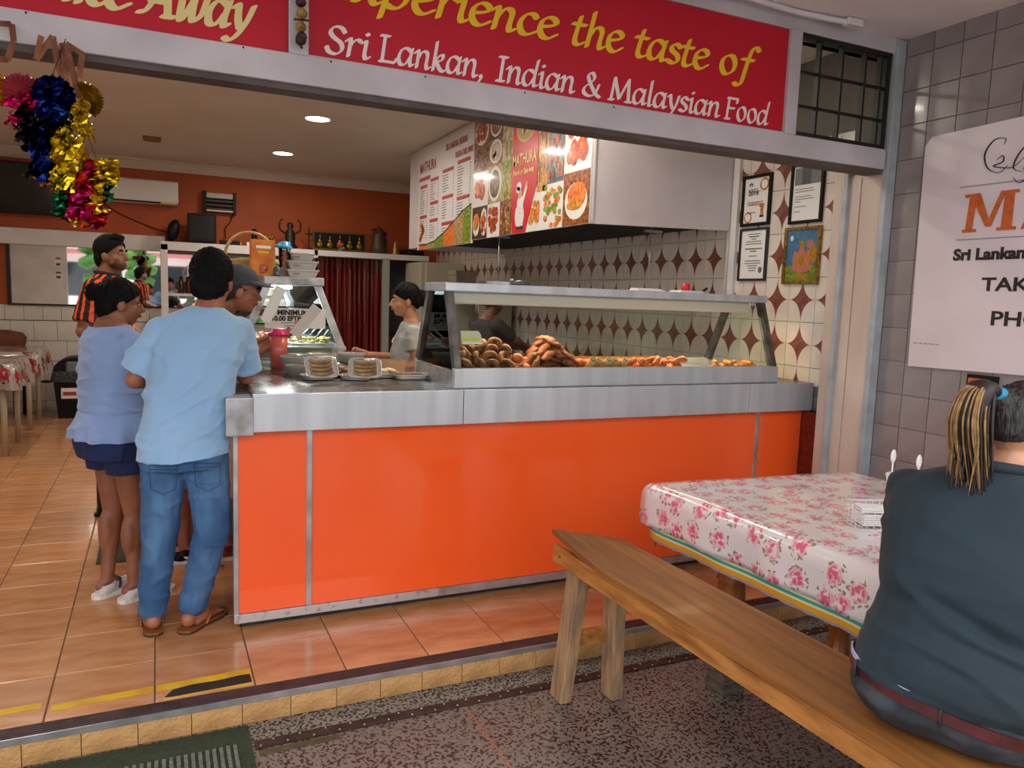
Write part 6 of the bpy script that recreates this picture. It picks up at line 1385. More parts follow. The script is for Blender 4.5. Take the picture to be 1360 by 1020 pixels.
mb = MB(); T = [(0, 0, .845, .205, .15), (0, 0, .93, .197, .145), (.01, .01, 1.02, .19, .138), (.03, .03, 1.15, .19, .14), (.06, .07, 1.30, .200, .14), (.08, .10, 1.40, .205, .125), (.085, .11, 1.455, .195, .10), (.09, .11, 1.49, .145, .085), (.10, .12, 1.53, .08, .068)]
loft(mb, T)
for k in 'LR':
    sh, el = Vector(J['sh' + k]), Vector(J['el' + k]); d = (el - sh); e = sh + d * .82; sleeve(mb, sh + Vector((0, 0, -.026)), e + d * .04, .066, .088)
cL = Vector(J['elL']) - Vector(J['shL']); cR = Vector(J['elR']) - Vector(J['shR'])
def shirt1(co, no):
    a = noisefold(2, .012, (3.5, 5, 5), (4, 0, 0))(co, no) + noisefold(9, .006, (9, 6, 6), (-9, 0, 0))(co, no)
    return a * (1.0 if co.z < 1.35 else .4)
remesh(mb, 'tshirt', m_bt, P1, .0065, 9, [((0, 0, .852), (.06, 0, 1)), (Vector(J['shL']) + cL * .86, -cL.normalized()), ] if False else [((0, 0, .855), (-.10, 0, 1))], shirt1)
mb = MB(); mb.tube([Vector((.112, .122, 1.52)) + Vector((.066 * math.cos(a), .06 * math.sin(a), .012 * math.sin(a))) for a in np.linspace(0, 2 * PI, 26, endpoint=False)], .009, 8, closed=True); mb.build('collar', m_bt, P1)
mb = MB(); loft(mb, [(0, .0, .80, .172, .125), (0, 0, .88, .185, .135), (0, 0, .93, .18, .13)])
for k in 'LR':
    hp, kn, an = (Vector(J[q + k]) for q in ('hip', 'kn', 'an')); cap(mb, hp, kn, .105, .083); cap(mb, kn, an + Vector((0, 0, .02)), .081, .066); mb.ell(hp + Vector((0, -.045, -.03)), (.09, .08, .09))
jm = remesh(mb, 'jeans', m_jean, P1, .0065, 5, [((0, 0, .058), (0, 0, 1))], dimp([noisefold(5, .006, (5, 5, 11), (2, 0, 0)), lambda co, no: .0035 * math.sin(co.z * 55 + co.x * 20) * max(0, (.34 - co.z)) * 3]))
m_seam = pm('denim_seam', '#27405c', .8); m_seam2 = pm('denim_light', '#7ba0c2', .8)
for sx in (-1, 1):   # back pockets
    mb = MB(); x0 = sx * .09; c = [(x0 - .055, .845), (x0 + .055, .84), (x0 + .05, .74), (x0, .715), (x0 - .05, .745)]
    P = [Vector((a, -.135 - (.012 if z < .8 else 0), z)) for a, z in c]; mb.tube(P, .0022, 5, closed=True); mb.tube([P[0] + Vector((0, 0, -.018)), P[1] + Vector((0, 0, -.018))], .002, 5); mb.build('back_pocket', m_seam, P1)
for k in 'LR':
    an = Vector(J['an' + k]); mb = MB(); mb.tube([Vector((an.x + .067 * math.cos(a) * .90, an.y + .067 * .90 * math.sin(a), .062)) for a in np.linspace(0, 2 * PI, 24, endpoint=False)], .004, 6, closed=True); mb.bm.free()
m_flip = pm('brown_rubber', '#8a5226', .6); m_flipd = pm('dark_sole', '#3a2a22', .7)
def sole(ank, toe, s=1., w=.046):
    a, t = Vector(ank), Vector(toe); d = (t - a); d.z = 0; d.normalize(); u = Vector((d.y, -d.x, 0)); g = Vector((a.x, a.y, 0)); out = []
    for f, ww in ((-.075, .3), (-.06, .72), (-.03, .85), (.03, .78), (.08, .92), (.13, 1.1), (.17, .98), (.195, .6), (.205, .2)): out.append(g + d * f * s + u * ww * w * s)
    for f, ww in ((.205, .2), (.195, .6), (.17, .98), (.13, 1.05), (.08, .9), (.03, .78), (-.03, .85), (-.06, .72), (-.075, .3)): out.append(g + d * f * s - u * ww * w * s)
    return out, g, d, u
for k, toe in (('L', (-.16, .27, 0)), ('R', (.15, .20, 0))):
    out, g, d, u = sole(J['an' + k], toe, 1.12)
    for nm, zz, hh, mm in (('flip_flop', .002, .010, m_flipd), ('footbed', .012, .008, m_flip)):
        mb = MB(); mb.prism([(p.x, p.y) for p in out], hh, 0, Matrix(((1,0,0,0),(0,0,1,0),(0,1,0,zz),(0,0,0,1)))); mb.build(nm, mm, P1)
    mb = MB(); t0 = g + d * .15 + Vector((0, 0, .03))
    for sg in (-1, 1): mb.tube(smooth_pts([t0 + Vector((0, 0, -.005)), g + d * .11 + u * sg * .025 + Vector((0, 0, .062)), g + d * .06 + u * sg * .048 + Vector((0, 0, .05)), g + d * .03 + u * sg * .048 + Vector((0, 0, .018))], 4), .008, 6, flat=.5)
    mb.build('strap', m_flip, P1)

# ---- 2. woman in periwinkle top and navy shorts
sk2 = skin('brown', '#9a6449', '#87533a')
m_per = pm('periwinkle_cotton', '#8fa9d8', .85, col2='#86a0d0', scale=3, sheen=.3, bump=.1, bscale=180, bdist=.002)
P2 = person('woman with dark bun in periwinkle top, navy shorts and white slip-on shoes beside the man', (-.205, 4.32, 0), -58)
s = .97
J = dict(shL=(-.160, -.01, 1.355), shR=(.160, 0, 1.355), elL=(-.20, -.01, 1.04), elR=(.165, .11, 1.13), wrL=(-.02, .20, 1.07), wrR=(.0, .28, 1.12), hipL=(-.085, 0, .83), hipR=(.085, 0, .83), knL=(-.075, .02, .46), knR=(.085, .04, .46), anL=(-.06, -.03, .09), anR=(.10, .02, .09), neck=(0, -.01, 1.42), head=(0, .04, 1.53), calf=(0, -.022, 0))
Mh = HM(J['head'], -22, -6)
mb = MB(); loft(mb, [(0, 0, .76, .15, .12), (0, -.01, .86, .175, .15), (0, 0, .96, .16, .135), (0, 0, 1.1, .155, .13), (0, .01, 1.22, .16, .13), (0, 0, 1.35, .15, .1), (0, -.01, 1.41, .10, .07), (0, -.01, 1.45, .06, .06)])
for k in 'LR': limbs_arm(mb, J, s, k, 1.1); limbs_leg(mb, J, s, k, 1.0)
cap(mb, J['neck'], Vector(J['head']) + Vector((0, -.02, -.06)), .06, .056); head(mb, Mh, 1.0, True)
hand(mb, J['wrL'], (.9, .3, .1), (0, -1, 0), .95, .6); hand(mb, J['wrR'], (-.9, .3, .2), (0, -1, 0), .95, .6, -1)
foot(mb, J['anL'], (-.07, .13, .02), .98); foot(mb, J['anR'], (.11, .18, .02), .98)
remesh(mb, 'body', sk2, P2, .006, 5); face(P2, Mh, 1.0)
hairmesh(P2, Mh, 1.0, [((0, -.014, .026), (.083, .1, .099)), ((0, -.05, -.02), (.076, .064, .08)), ((0, -.115, .035), (.045, .04, .042)), ((.02, -.135, .05), (.03, .025, .03)), ((-.02, -.13, .02), (.03, .03, .03))], ((0, .092, .058), (0, -.85, 1)), amp=.006)
mb = MB(); loft(mb, [(0, -.005, .845, .225, .195), (0, -.005, .90, .215, .185), (0, 0, .97, .19, .16), (0, 0, 1.02, .182, .152), (0, .005, 1.12, .185, .158), (0, .01, 1.25, .188, .155), (0, 0, 1.34, .178, .125), (0, -.01, 1.40, .12, .09), (0, -.01, 1.43, .08, .075)])
for k in 'LR': sh, el = Vector(J['sh' + k]), Vector(J['el' + k]); sleeve(mb, sh + Vector((0, 0, -.02)), sh.lerp(el, .65), .066, .074)
remesh(mb, 'top', m_per, P2, .0065, 6, [((0, 0, .85), (0, 0, 1)), ((0, 0, 1.415), (0, .1, -1))], dimp([noisefold(12, .008, (4, 4, 12)), lambda co, no: -.007 * math.exp(-((co.z - .985) / .007) ** 2), lambda co, no: .012 * math.sin(math.atan2(co.y, co.x) * 11) * max(0, min(1, (.97 - co.z) * 8))]))
mb = MB(); loft(mb, [(0, -.005, .75, .195, .16), (0, -.01, .82, .203, .172), (0, -.01, .88, .203, .172), (0, 0, .93, .19, .155)])
for k in 'LR': sleeve(mb, J['hip' + k], Vector(J['hip' + k]).lerp(Vector(J['kn' + k]), .40), .114, .108)
remesh(mb, 'shorts', pm('navy_cotton', '#162b5e', .8, col2='#101f4a', scale=8, bump=.2, bscale=120), P2, .0065, 5, (), noisefold(4, .003, (10, 10, 4)))
m_shoe = pm('white_canvas', '#d2cfca', .7, bump=.2, bscale=200)
def shoe(par, ank, toe, sc, upper, sole_m, z=.0, high=.075, name='shoe'):
    out, g, d, u = sole(ank, toe, sc, .044); mb = MB(); mb.prism([(p.x, p.y) for p in out], .022, 0, Matrix(((1,0,0,0),(0,0,1,0),(0,1,0,z),(0,0,0,1)))); so = mb.build('sole', sole_m, par)
    mb = MB(); mb.ell(g + d * -.015 * sc + Vector((0, 0, z + .04)), (.044 * sc, .044 * sc, high * .6)); cap(mb, g + Vector((0, 0, z + .045)), g + d * .09 * sc + Vector((0, 0, z + .036)), .041 * sc, .036 * sc); cap(mb, g + d * .1 * sc + Vector((0, 0, z + .032)), g + d * .15 * sc + Vector((0, 0, z + .028)), .043 * sc, .036 * sc)
    mb.ell(g + Vector((0, 0, z + .055)), (.047 * sc, .05 * sc, .04 * sc))
    remesh(mb, name, upper, par, .004, 4, [((0, 0, z + .02), (0, 0, 1)), (g + Vector((0, 0, z + high)), (d * .25 + Vector((0, 0, -1))).normalized())]); return g, d, u
for k, toe in (('L', (-.07, .13, 0)), ('R', (.11, .18, 0))):
    g, d, u = shoe(P2, J['an' + k], toe, 1.06, m_shoe, m_paper)
    mb = MB(); mb.tube(smooth_pts([g + d * .035 + u * .05 + Vector((0, 0, .04)), g + d * .05 + u * .03 + Vector((0, 0, .082)), g + d * .05 - u * .03 + Vector((0, 0, .082)), g + d * .035 - u * .05 + Vector((0, 0, .04))]), .006, 6); mb.build('navy_trim', pm('navy_trim', '#1a2450', .7), P2)

# ---- 3. tall man in orange and black striped shirt
sk3 = skin('olive', '#93654a', '#84563d')
m_strp = bpy.data.materials.new('orange_black_stripe'); m_strp.use_nodes = True; nt = m_strp.node_tree; N = nt.nodes; L = nt.links
tc = N.new('ShaderNodeTexCoord'); sx = N.new('ShaderNodeSeparateXYZ'); L.new(tc.outputs['Object'], sx.inputs[0])
def mth(op, a, b=None, clamp=False):
    n = N.new('ShaderNodeMath'); n.operation = op
    for i, q in enumerate((a, b)):
        if q is None: continue
        if isinstance(q, (int, float)): n.inputs[i].default_value = q
        else: L.new(q, n.inputs[i])
    return n.outputs[0]
u_ = mth('ADD', mth('MULTIPLY', sx.outputs['Y'], 22.), mth('MULTIPLY', sx.outputs['X'], 4.)); sn = mth('FRACT', u_); st_ = mth('GREATER_THAN', sn, .62)
mx = N.new('ShaderNodeMixRGB'); mx.inputs[1].default_value = (*srgb('#150c0a'), 1); mx.inputs[2].default_value = (*srgb('#e8551c'), 1); L.new(st_, mx.inputs[0]); L.new(mx.outputs[0], N['Principled BSDF'].inputs['Base Color']); N['Principled BSDF'].inputs['Roughness'].default_value = .8
P3 = person('tall young man in orange and black striped polo shirt standing behind the woman, looking right', (-.31, 6.0, 0), -112)
s = 1.12
J = dict(shL=(-.20, 0, 1.60), shR=(.20, 0, 1.60), elL=(-.26, -.0, 1.29), elR=(.27, -.04, 1.30), wrL=(-.2, .22, 1.2), wrR=(.22, .18, 1.18), hipL=(-.1, 0, 1.0), hipR=(.1, 0, 1.0), knL=(-.1, .02, .54), knR=(.1, .02, .54), anL=(-.09, 0, .09), anR=(.1, 0, .09), neck=(0, -.01, 1.66), head=(0, .03, 1.82))
Mh = HM(J['head'], -8, 4)
mb = MB(); loft(mb, [(0, 0, .92, .16, .12), (0, 0, 1.02, .18, .13), (0, 0, 1.2, .165, .12), (0, 0, 1.4, .185, .13), (0, 0, 1.55, .2, .12), (0, 0, 1.63, .14, .085), (0, -.01, 1.69, .065, .06)])
for k in 'LR': limbs_arm(mb, J, s, k, 1.1); limbs_leg(mb, J, s, k, .8, False)
cap(mb, J['neck'], Vector(J['head']) + Vector((0, -.02, -.06)), .064, .058); head(mb, Mh, 1.05)
hand(mb, J['wrL'], (.2, .9, 0), (0, 0, -1), 1.05, .6, 1); hand(mb, J['wrR'], (-.2, .9, 0), (0, 0, -1), 1.05, .6, -1)
foot(mb, J['anL'], (-.1, .18, .02), 1.1); foot(mb, J['anR'], (.12, .18, .02), 1.1)
remesh(mb, 'body', sk3, P3, .008, 4); face(P3, Mh, 1.05, browh=.008)
hairmesh(P3, Mh, 1.05, [((0, -.014, .038), (.084, .102, .1)), ((0, -.047, -.02), (.076, .064, .078)), ((0, .03, .105), (.06, .06, .03))], ((0, .088, .062), (0, -.85, 1)))
mb = MB(); mell(mb, Mh, (0, .045, -.078), (.047, .05, .038), 3); mell(mb, Mh, (0, .03, -.06), (.066, .05, .05), 3)
remesh(mb, 'stubble', pm('stubble', '#4a3226', .8), P3, .005, 2, [(Mh @ Vector((0, .03, -.066)), (Mh.to_3x3() @ Vector((0, .35, -1))).normalized())])
mb = MB(); loft(mb, [(0, 0, .93, .20, .15), (0, 0, 1.05, .2, .15), (0, 0, 1.2, .19, .142), (0, 0, 1.4, .205, .15), (0, 0, 1.55, .215, .138), (0, 0, 1.64, .15, .1), (0, -.01, 1.685, .08, .075)])
for k in 'LR': sh, el = Vector(J['sh' + k]), Vector(J['el' + k]); sleeve(mb, sh + Vector((0, 0, -.012)), sh.lerp(el, .8), .072, .082)
remesh(mb, 'polo_shirt', m_strp, P3, .008, 4, [((0, 0, .94), (0, 0, 1))], noisefold(3, .004))
mb = MB(); mb.tube([Vector((.075 * math.cos(a), -.005 + .072 * math.sin(a), 1.69 + .012 * math.sin(a + PI))) for a in np.linspace(0, 2 * PI, 26, endpoint=False)], .014, 8, closed=True); mb.build('collar', pm('black_collar', '#120f10', .8), P3)
mb = MB(); mb.ell((.09, .09, 1.57), (.06, .05, .07)); mb.ell((-.09, .09, 1.57), (.06, .05, .07)); mb.build('chest_panel', pm('orange_cloth', '#e8551c', .8), P3)
mb = MB(); loft(mb, [(0, 0, .88, .185, .14), (0, 0, 1.0, .19, .145)])
for k in 'LR': cap(mb, J['hip' + k], J['kn' + k], .11, .08); cap(mb, J['kn' + k], J['an' + k], .08, .06)
remesh(mb, 'trousers', pm('black_trousers', '#15151a', .85), P3, .009, 4, [((0, 0, .06), (0, 0, 1))])
for k, t_ in (('L', (-.1, .18, 0)), ('R', (.12, .18, 0))): shoe(P3, J['an' + k], t_, 1.15, m_black, m_black)

# ---- 4. man in dark cap bending over the counter with a menu
sk4 = skin('warm', '#a56a4e', '#92583f')
P4 = person('man in dark grey baseball cap bending over the counter and reading a paper menu', (.06, 4.86, 0), -82)
s = 1.0
J = dict(shL=(-.17, .22, 1.36), shR=(.17, .2, 1.36), elL=(-.16, .42, 1.22), elR=(.16, .36, 1.20), wrL=(-.02, .58, 1.32), wrR=(.12, .62, 1.325), hipL=(-.09, 0, .90), hipR=(.09, 0, .90), knL=(-.09, .03, .48), knR=(.1, .04, .48), anL=(-.09, 0, .09), anR=(.12, .04, .09), neck=(0, .27, 1.47), head=(.05, .385, 1.61))
Mh = HM(J['head'], -10, -8)
mb = MB(); loft(mb, [(0, 0, .80, .15, .11), (0, 0, .92, .165, .12), (0, .04, 1.05, .15, .115), (0, .1, 1.18, .16, .12), (0, .17, 1.3, .17, .12), (0, .22, 1.39, .16, .1), (0, .26, 1.47, .07, .06)])
for k in 'LR': limbs_arm(mb, J, s, k, 1.05); limbs_leg(mb, J, s, k)
cap(mb, J['neck'], Vector(J['head']) + Vector((-.02, -.03, -.06)), .06, .055); head(mb, Mh, 1.12)
hand(mb, J['wrR'], (.05, .8, .55), (-.5, -.2, .8), 1.0, .7, -1); hand(mb, J['wrL'], (.4, .8, .2), (.5, 0, .6), 1.0, .7, 1)
foot(mb, J['anL'], (-.1, .17, .02)); foot(mb, J['anR'], (.15, .2, .02))
remesh(mb, 'body', sk4, P4, .0055, 5); face(P4, Mh, 1.12)
hairmesh(P4, Mh, 1.12, [((0, -.02, .0), (.08, .092, .08)), ((0, -.05, -.02), (.073, .055, .065))], ((0, .05, .02), (0, -.8, 1)), mat=pm('short_dark_hair', '#241a16', .7))
mb = MB(); mell(mb, Mh, (0, .06, -.075), (.035, .04, .025), 3); mb.build('stubble', pm('stubble_warm', '#5a3a2a', .8), P4)
m_cap = pm('charcoal_cap', '#3c4148', .85, col2='#32363c', scale=10, bump=.2, bscale=200)
mb = MB(); mell(mb, Mh, (0, -.01, .05), (.096, .118, .105), 3); cpo = remesh(mb, 'cap_crown', m_cap, P4, .004, 2, [(Mh @ Vector((0, .09, .046)), (Mh.to_3x3() @ Vector((0, -.2, 1))).normalized())])
mb = MB(); n = 14
for sgn in (0,):
    top = []
    for i in range(n + 1):
        a = PI * i / n; top.append((.086 * math.cos(a), .065 + .0 * math.sin(a), .052)); 
    out = [(.090 * math.cos(PI * i / n), .070 + .135 * math.sin(PI * i / n) ** .8, .058 - .012 * math.sin(PI * i / n) + .018 * (math.sin(PI * i / n) - 1) * 1) for i in range(n + 1)]
    inn = [(.090 * math.cos(PI * i / n), .03 + .07 * math.sin(PI * i / n), .055 + .01 * math.sin(PI * i / n)) for i in range(n + 1)]
    for i in range(n):
        q = [Mh @ Vector(p) for p in (inn[i], out[i], out[i + 1], inn[i + 1])]; o_ = Mh.to_3x3() @ Vector((0, 0, .005)); mb.hexa(q + [p + o_ for p in q])
mb.build('cap_brim', m_cap, P4)
m_dkt = pm('dark_tshirt', '#1c1e24', .85)
mb = MB(); loft(mb, [(0, 0, .84, .19, .14), (0, .01, .95, .185, .14), (0, .04, 1.05, .175, .135), (0, .1, 1.18, .185, .14), (0, .17, 1.3, .19, .135), (0, .21, 1.39, .17, .11), (0, .24, 1.435, .08, .07)])
for k in 'LR': sh, el = Vector(J['sh' + k]), Vector(J['el' + k]); sleeve(mb, sh, sh.lerp(el, .65), .066, .07)
remesh(mb, 'tshirt', m_dkt, P4, .007, 5, [((0, 0, .85), (0, 0, 1))])
mb = MB(); loft(mb, [(0, 0, .78, .17, .13), (0, 0, .92, .18, .135)])
for k in 'LR': cap(mb, J['hip' + k], Vector(J['hip' + k]).lerp(Vector(J['kn' + k]), .85), .105, .085)
remesh(mb, 'shorts', pm('black_shorts', '#14151a', .85), P4, .007, 4, [((0, 0, .52), (0, 0, 1))])
for k, t_ in (('L', (-.1, .17, 0)), ('R', (.15, .2, 0))):
    g, d, u = shoe(P4, J['an' + k], t_, 1.12, m_black, m_paper, high=.085, name='sneaker')
    for sg in (-1, 1):
        mb = MB(); mb.tube(smooth_pts([g + d * .0 + u * sg * .052 + Vector((0, 0, .052)), g + d * .03 + u * sg * .052 + Vector((0, 0, .040)), g + d * .10 + u * sg * .05 + Vector((0, 0, .062))]), [.001, .003, .005, .007, .008, .008, .007, .006, .005, .004, .003, .002, .001][:13], 6); mb.build('white_swoosh', m_paper, P4)
    mb = MB()
    for q in range(4): mb.tube([g + d * (.05 + .018 * q) + u * .02 + Vector((0, 0, .083 - .004 * q)), g + d * (.055 + .018 * q) - u * .02 + Vector((0, 0, .083 - .004 * q))], .003, 5)
    mb.build('laces', m_paper, P4)
# the menus he holds
for i, (c, rot, lab) in enumerate((((.80, 4.66, 1.44), (R(-52), R(8), R(-10)), 'white folded menu held in the hand of the man in the cap'), ((.62, 4.70, 1.535), (R(-70), R(0), R(-62)), 'open white menu leaf close to the face of the man in the cap'))):
    t = thing('paper_menu', lab, 'menu', c, None, 0, world=False); t.rotation_euler = (0, 0, 0)
    if i == 0: Mx = Matrix.Rotation(R(-10), 4, 'Z') @ Matrix.Rotation(R(-52), 4, 'Y') @ Matrix.Rotation(R(-35), 4, 'X')
    else: Mx = Matrix.Rotation(R(-5), 4, 'Z') @ Matrix.Rotation(R(-66), 4, 'Y') @ Matrix.Rotation(R(-55), 4, 'X')
    wd_ = (.055, .036)[i]; mb = MB(); mb.box(-.11, .11, -wd_, wd_, -.003, .0, M=Mx, bev=.001); mb.build('page', m_paper, t)
    mb = MB(); mb.box(-.11, .11, -wd_, wd_, .004, .006, M=Mx @ Matrix.Rotation(R(6), 4, 'X')); mb.build('page', m_paper, t)

# ---- 5. staff woman with bun and grey T-shirt
sk5 = skin('light', '#b98463', '#a8714f')
P5 = person('kitchen woman with black hair bun and light grey t-shirt behind the counter, facing left', (1.60, 5.12, 0), 78)
J = dict(shL=(-.155, 0, 1.36), shR=(.155, 0.02, 1.36), elL=(-.19, .02, 1.12), elR=(.17, .10, 1.16), wrL=(-.14, .16, 1.0 + .18), wrR=(.08, .30, 1.19), hipL=(-.085, 0, .9), hipR=(.085, 0, .9), knL=(-.08, .02, .48), knR=(.08, .02, .48), anL=(-.08, 0, .09), anR=(.08, 0, .09), neck=(0, -.005, 1.42), head=(0, .045, 1.58))
J['elL'] = (-.19, -.03, 1.15); J['wrL'] = (-.18, .18, 1.10)
Mh = HM(J['head'], 6, -4)
mb = MB(); loft(mb, [(0, 0, .82, .145, .11), (0, 0, .92, .165, .12), (0, 0, 1.04, .135, .1), (0, .01, 1.2, .145, .115), (0, 0, 1.33, .15, .095), (0, 0, 1.4, .1, .065), (0, 0, 1.45, .05, .05)])
for k in 'LR': limbs_arm(mb, J, .93, k); limbs_leg(mb, J, .8, k, 1, False)
cap(mb, J['neck'], Vector(J['head']) + Vector((0, -.02, -.06)), .05, .047); head(mb, Mh, .98, True)
hand(mb, J['wrR'], (-.2, .8, .2), (-.9, 0, -.2), .95, .9, -1); hand(mb, J['wrL'], (.1, .8, -.3), (1, 0, 0), .95, .5)
foot(mb, J['anL'], (-.08, .17, .02), .95); foot(mb, J['anR'], (.08, .17, .02), .95)
remesh(mb, 'body', sk5, P5, .006, 5); face(P5, Mh, .98)
hairmesh(P5, Mh, .98, [((0, -.016, .03), (.083, .1, .098)), ((0, -.055, .0), (.07, .062, .075)), ((0, -.135, .0), (.05, .05, .052)), ((.0, -.15, -.03), (.035, .03, .03)), ((.01, -.12, .04), (.035, .03, .03))], ((0, .094, .05), (0, -.66, 1)), amp=.006)
m_gt_ = pm('light_grey_tee', '#a9aca6', .85, col2='#9fa29c', scale=4)
mb = MB(); loft(mb, [(0, 0, .86, .18, .14), (0, 0, .95, .18, .135), (0, 0, 1.05, .158, .12), (0, .01, 1.2, .165, .135), (0, 0, 1.33, .168, .112), (0, 0, 1.4, .11, .08), (0, 0, 1.43, .07, .065)])
for k in 'LR': sh, el = Vector(J['sh' + k]), Vector(J['el' + k]); sleeve(mb, sh, sh.lerp(el, .55), .06, .066)
remesh(mb, 'tshirt', m_gt_, P5, .0065, 5, [((0, 0, .87), (0, 0, 1))], noisefold(8, .005, (6, 6, 10)))
mb = MB(); loft(mb, [(0, 0, .78, .16, .125), (0, 0, .9, .175, .13)])
for k in 'LR': cap(mb, J['hip' + k], J['kn' + k], .1, .075); cap(mb, J['kn' + k], J['an' + k], .072, .055)
remesh(mb, 'trousers', m_dkt, P5, .009, 4, [((0, 0, .06), (0, 0, 1))])
for k in 'LR': shoe(P5, J['an' + k], (J['an' + k][0], .17, 0), 1.0, m_black, m_black)
# ---- 6. cook in dark shirt seen through the cabinet glass
P6 = person('cook in dark shirt working behind the food cabinet, seen through its glass', (2.62, 6.3, 0), -80)
J = dict(shL=(-.18, .05, 1.37), shR=(.18, .05, 1.37), elL=(-.2, .22, 1.24), elR=(.2, .24, 1.24), wrL=(-.12, .46, 1.16), wrR=(.1, .47, 1.15), hipL=(-.09, 0, .9), hipR=(.09, 0, .9), knL=(-.09, .02, .48), knR=(.1, .02, .48), anL=(-.09, 0, .09), anR=(.1, 0, .09), neck=(0, .06, 1.43), head=(0, .12, 1.58))
sk6 = skin('deep', '#6a3c26', '#5a301e'); Mh = HM(J['head'], 0, -20)
mb = MB(); loft(mb, [(0, 0, .82, .15, .11), (0, 0, .92, .165, .12), (0, .02, 1.1, .15, .11), (0, .04, 1.25, .17, .12), (0, .05, 1.37, .17, .105), (0, .06, 1.45, .06, .055)])
for k in 'LR': limbs_arm(mb, J, 1, k); limbs_leg(mb, J, .85, k, 1, False)
cap(mb, J['neck'], Vector(J['head']) + Vector((0, -.02, -.06)), .057, .052); head(mb, Mh)
hand(mb, J['wrL'], (0, .9, -.2), (0, -.2, -1), 1, .6); hand(mb, J['wrR'], (0, .9, -.2), (0, -.2, -1), 1, .6, -1)
foot(mb, J['anL'], (-.09, .17, .02)); foot(mb, J['anR'], (.1, .17, .02))
remesh(mb, 'body', sk6, P6, .008, 4); face(P6, Mh); hairmesh(P6, Mh, voxel=.007)
mb = MB(); loft(mb, [(0, 0, .84, .185, .14), (0, .02, 1.1, .175, .13), (0, .04, 1.25, .185, .135), (0, .05, 1.38, .18, .115), (0, .06, 1.43, .075, .07)])
for k in 'LR': sh, el = Vector(J['sh' + k]), Vector(J['el' + k]); cap(mb, sh, sh.lerp(el, .6), .068, .066)
remesh(mb, 'shirt', pm('dark_brown_shirt', '#2a2224', .85), P6, .008, 4)
mb = MB(); loft(mb, [(0, 0, .78, .17, .13), (0, 0, .92, .18, .135)])
for k in 'LR': cap(mb, J['hip' + k], J['kn' + k], .105, .08); cap(mb, J['kn' + k], J['an' + k], .078, .058)
remesh(mb, 'trousers', m_dkt, P6, .01, 4)
for k in 'LR': shoe(P6, J['an' + k], (J['an' + k][0], .17, 0), 1.05, m_black, m_black)

# ---- 7. woman sitting on the bench
sk7 = skin('rosy', '#cf9878', '#bd8465')
m_teal = pm('dark_teal_jersey', '#11262f', .8, col2='#0f2129', scale=3, sheen=.05, bump=.1, bscale=220, bdist=.002)
P7 = person('seated woman in dark teal polo shirt with highlighted ponytail and brown belt on the bench', (1.81, 1.165, .587), -66)
J = dict(shL=(-.168, .10, .555), shR=(.175, .12, .55), elL=(-.20, .30, .36), elR=(.245, .27, .33), wrL=(-.12, .50, .27), wrR=(.16, .50, .27), hipL=(-.115, .05, .105), hipR=(.115, .05, .105), knL=(-.13, .45, .02), knR=(.13, .45, .02), anL=(-.12, .42, -.60), anR=(.12, .42, -.60), neck=(.02, .10, .60), head=(.065, .15, .745))
Mh = HM(J['head'], -38, -10, 4)
mb = MB(); loft(mb, [(0, .0, .01, .18, .14), (0, 0, .1, .215, .165), (0, .02, .2, .2, .15), (0, .04, .32, .18, .14), (0, .07, .44, .185, .13), (.0, .1, .54, .18, .105), (.01, .1, .6, .10, .075), (.02, .1, .64, .055, .055)])
for k in 'LR':
    limbs_arm(mb, J, .92, k, 1.1); hp, kn, an = (Vector(J[q + k]) for q in ('hip', 'kn', 'an')); cap(mb, hp, kn, .10, .07); cap(mb, kn, an, .06, .035)
cap(mb, J['neck'], Vector(J['head']) + Vector((-.01, -.02, -.07)), .057, .055); head(mb, Mh, 1.0, True)
hand(mb, J['wrL'], (.3, .9, 0), (0, 0, -1), .95, .3, 1); hand(mb, J['wrR'], (-.3, .9, 0), (0, 0, -1), .95, .3, -1)
foot(mb, J['anL'], (-.12, .6, -.682), .95); foot(mb, J['anR'], (.12, .6, -.682), .95)
remesh(mb, 'body', sk7, P7, .0055, 5); face(P7, Mh, 1.0)
hairmesh(P7, Mh, 1.0, [((0, -.014, .028), (.084, .102, .1)), ((0, -.045, .005), (.076, .066, .07)), ((0, -.09, .06), (.035, .04, .035))], ((0, .094, .058), (0, -.5, 1)), amp=.0035, voxel=.004, mat=pm('black_brown_hair', '#15110f', .4, col2='#2e2825', scale=50, stretch=(3, 3, .4), bump=.5, bscale=90))
# shirt
def shirt7(co, no):
    f = noisefold(6, .008, (3, 5, 6), (3, 0, 0))(co, no)
    for z0, x0, sl, w, a in ((.30, .08, .35, .020, -.026), (.245, .12, .25, .013, -.013), (.205, .05, .2, .012, -.006), (.13, 0, .1, .014, -.006), (.33, -.12, -.1, .02, -.008)):
        d = co.z - (z0 - sl * (co.x - x0)); k = max(0, 1 - abs(co.x - x0) / .2)
        if co.y < .12: f += a * math.exp(-(d / w) ** 2) * k
    return f
mb = MB(); loft(mb, [(0, -.015, .105, .232, .178), (0, -.015, .13, .243, .188), (0, -.005, .19, .236, .182), (0, .01, .25, .215, .168), (0, .02, .31, .208, .16), (0, .035, .38, .215, .16), (0, .06, .46, .222, .15), (0, .085, .54, .222, .132), (0, .095, .585, .205, .11), (0, .10, .615, .16, .09), (.01, .1, .64, .10, .08), (.02, .1, .66, .07, .07)], pw=2.5)
for k in 'LR': sh, el = Vector(J['sh' + k]), Vector(J['el' + k]); cap(mb, sh + Vector((0, 0, -.006)), sh.lerp(el, .62), .070, .068)
remesh(mb, 'polo_shirt', m_teal, P7, .0055, 8, [((0, 0, .112), (.12, .0, 1)), ((0, 0, .672), (0, .35, -1))], shirt7)
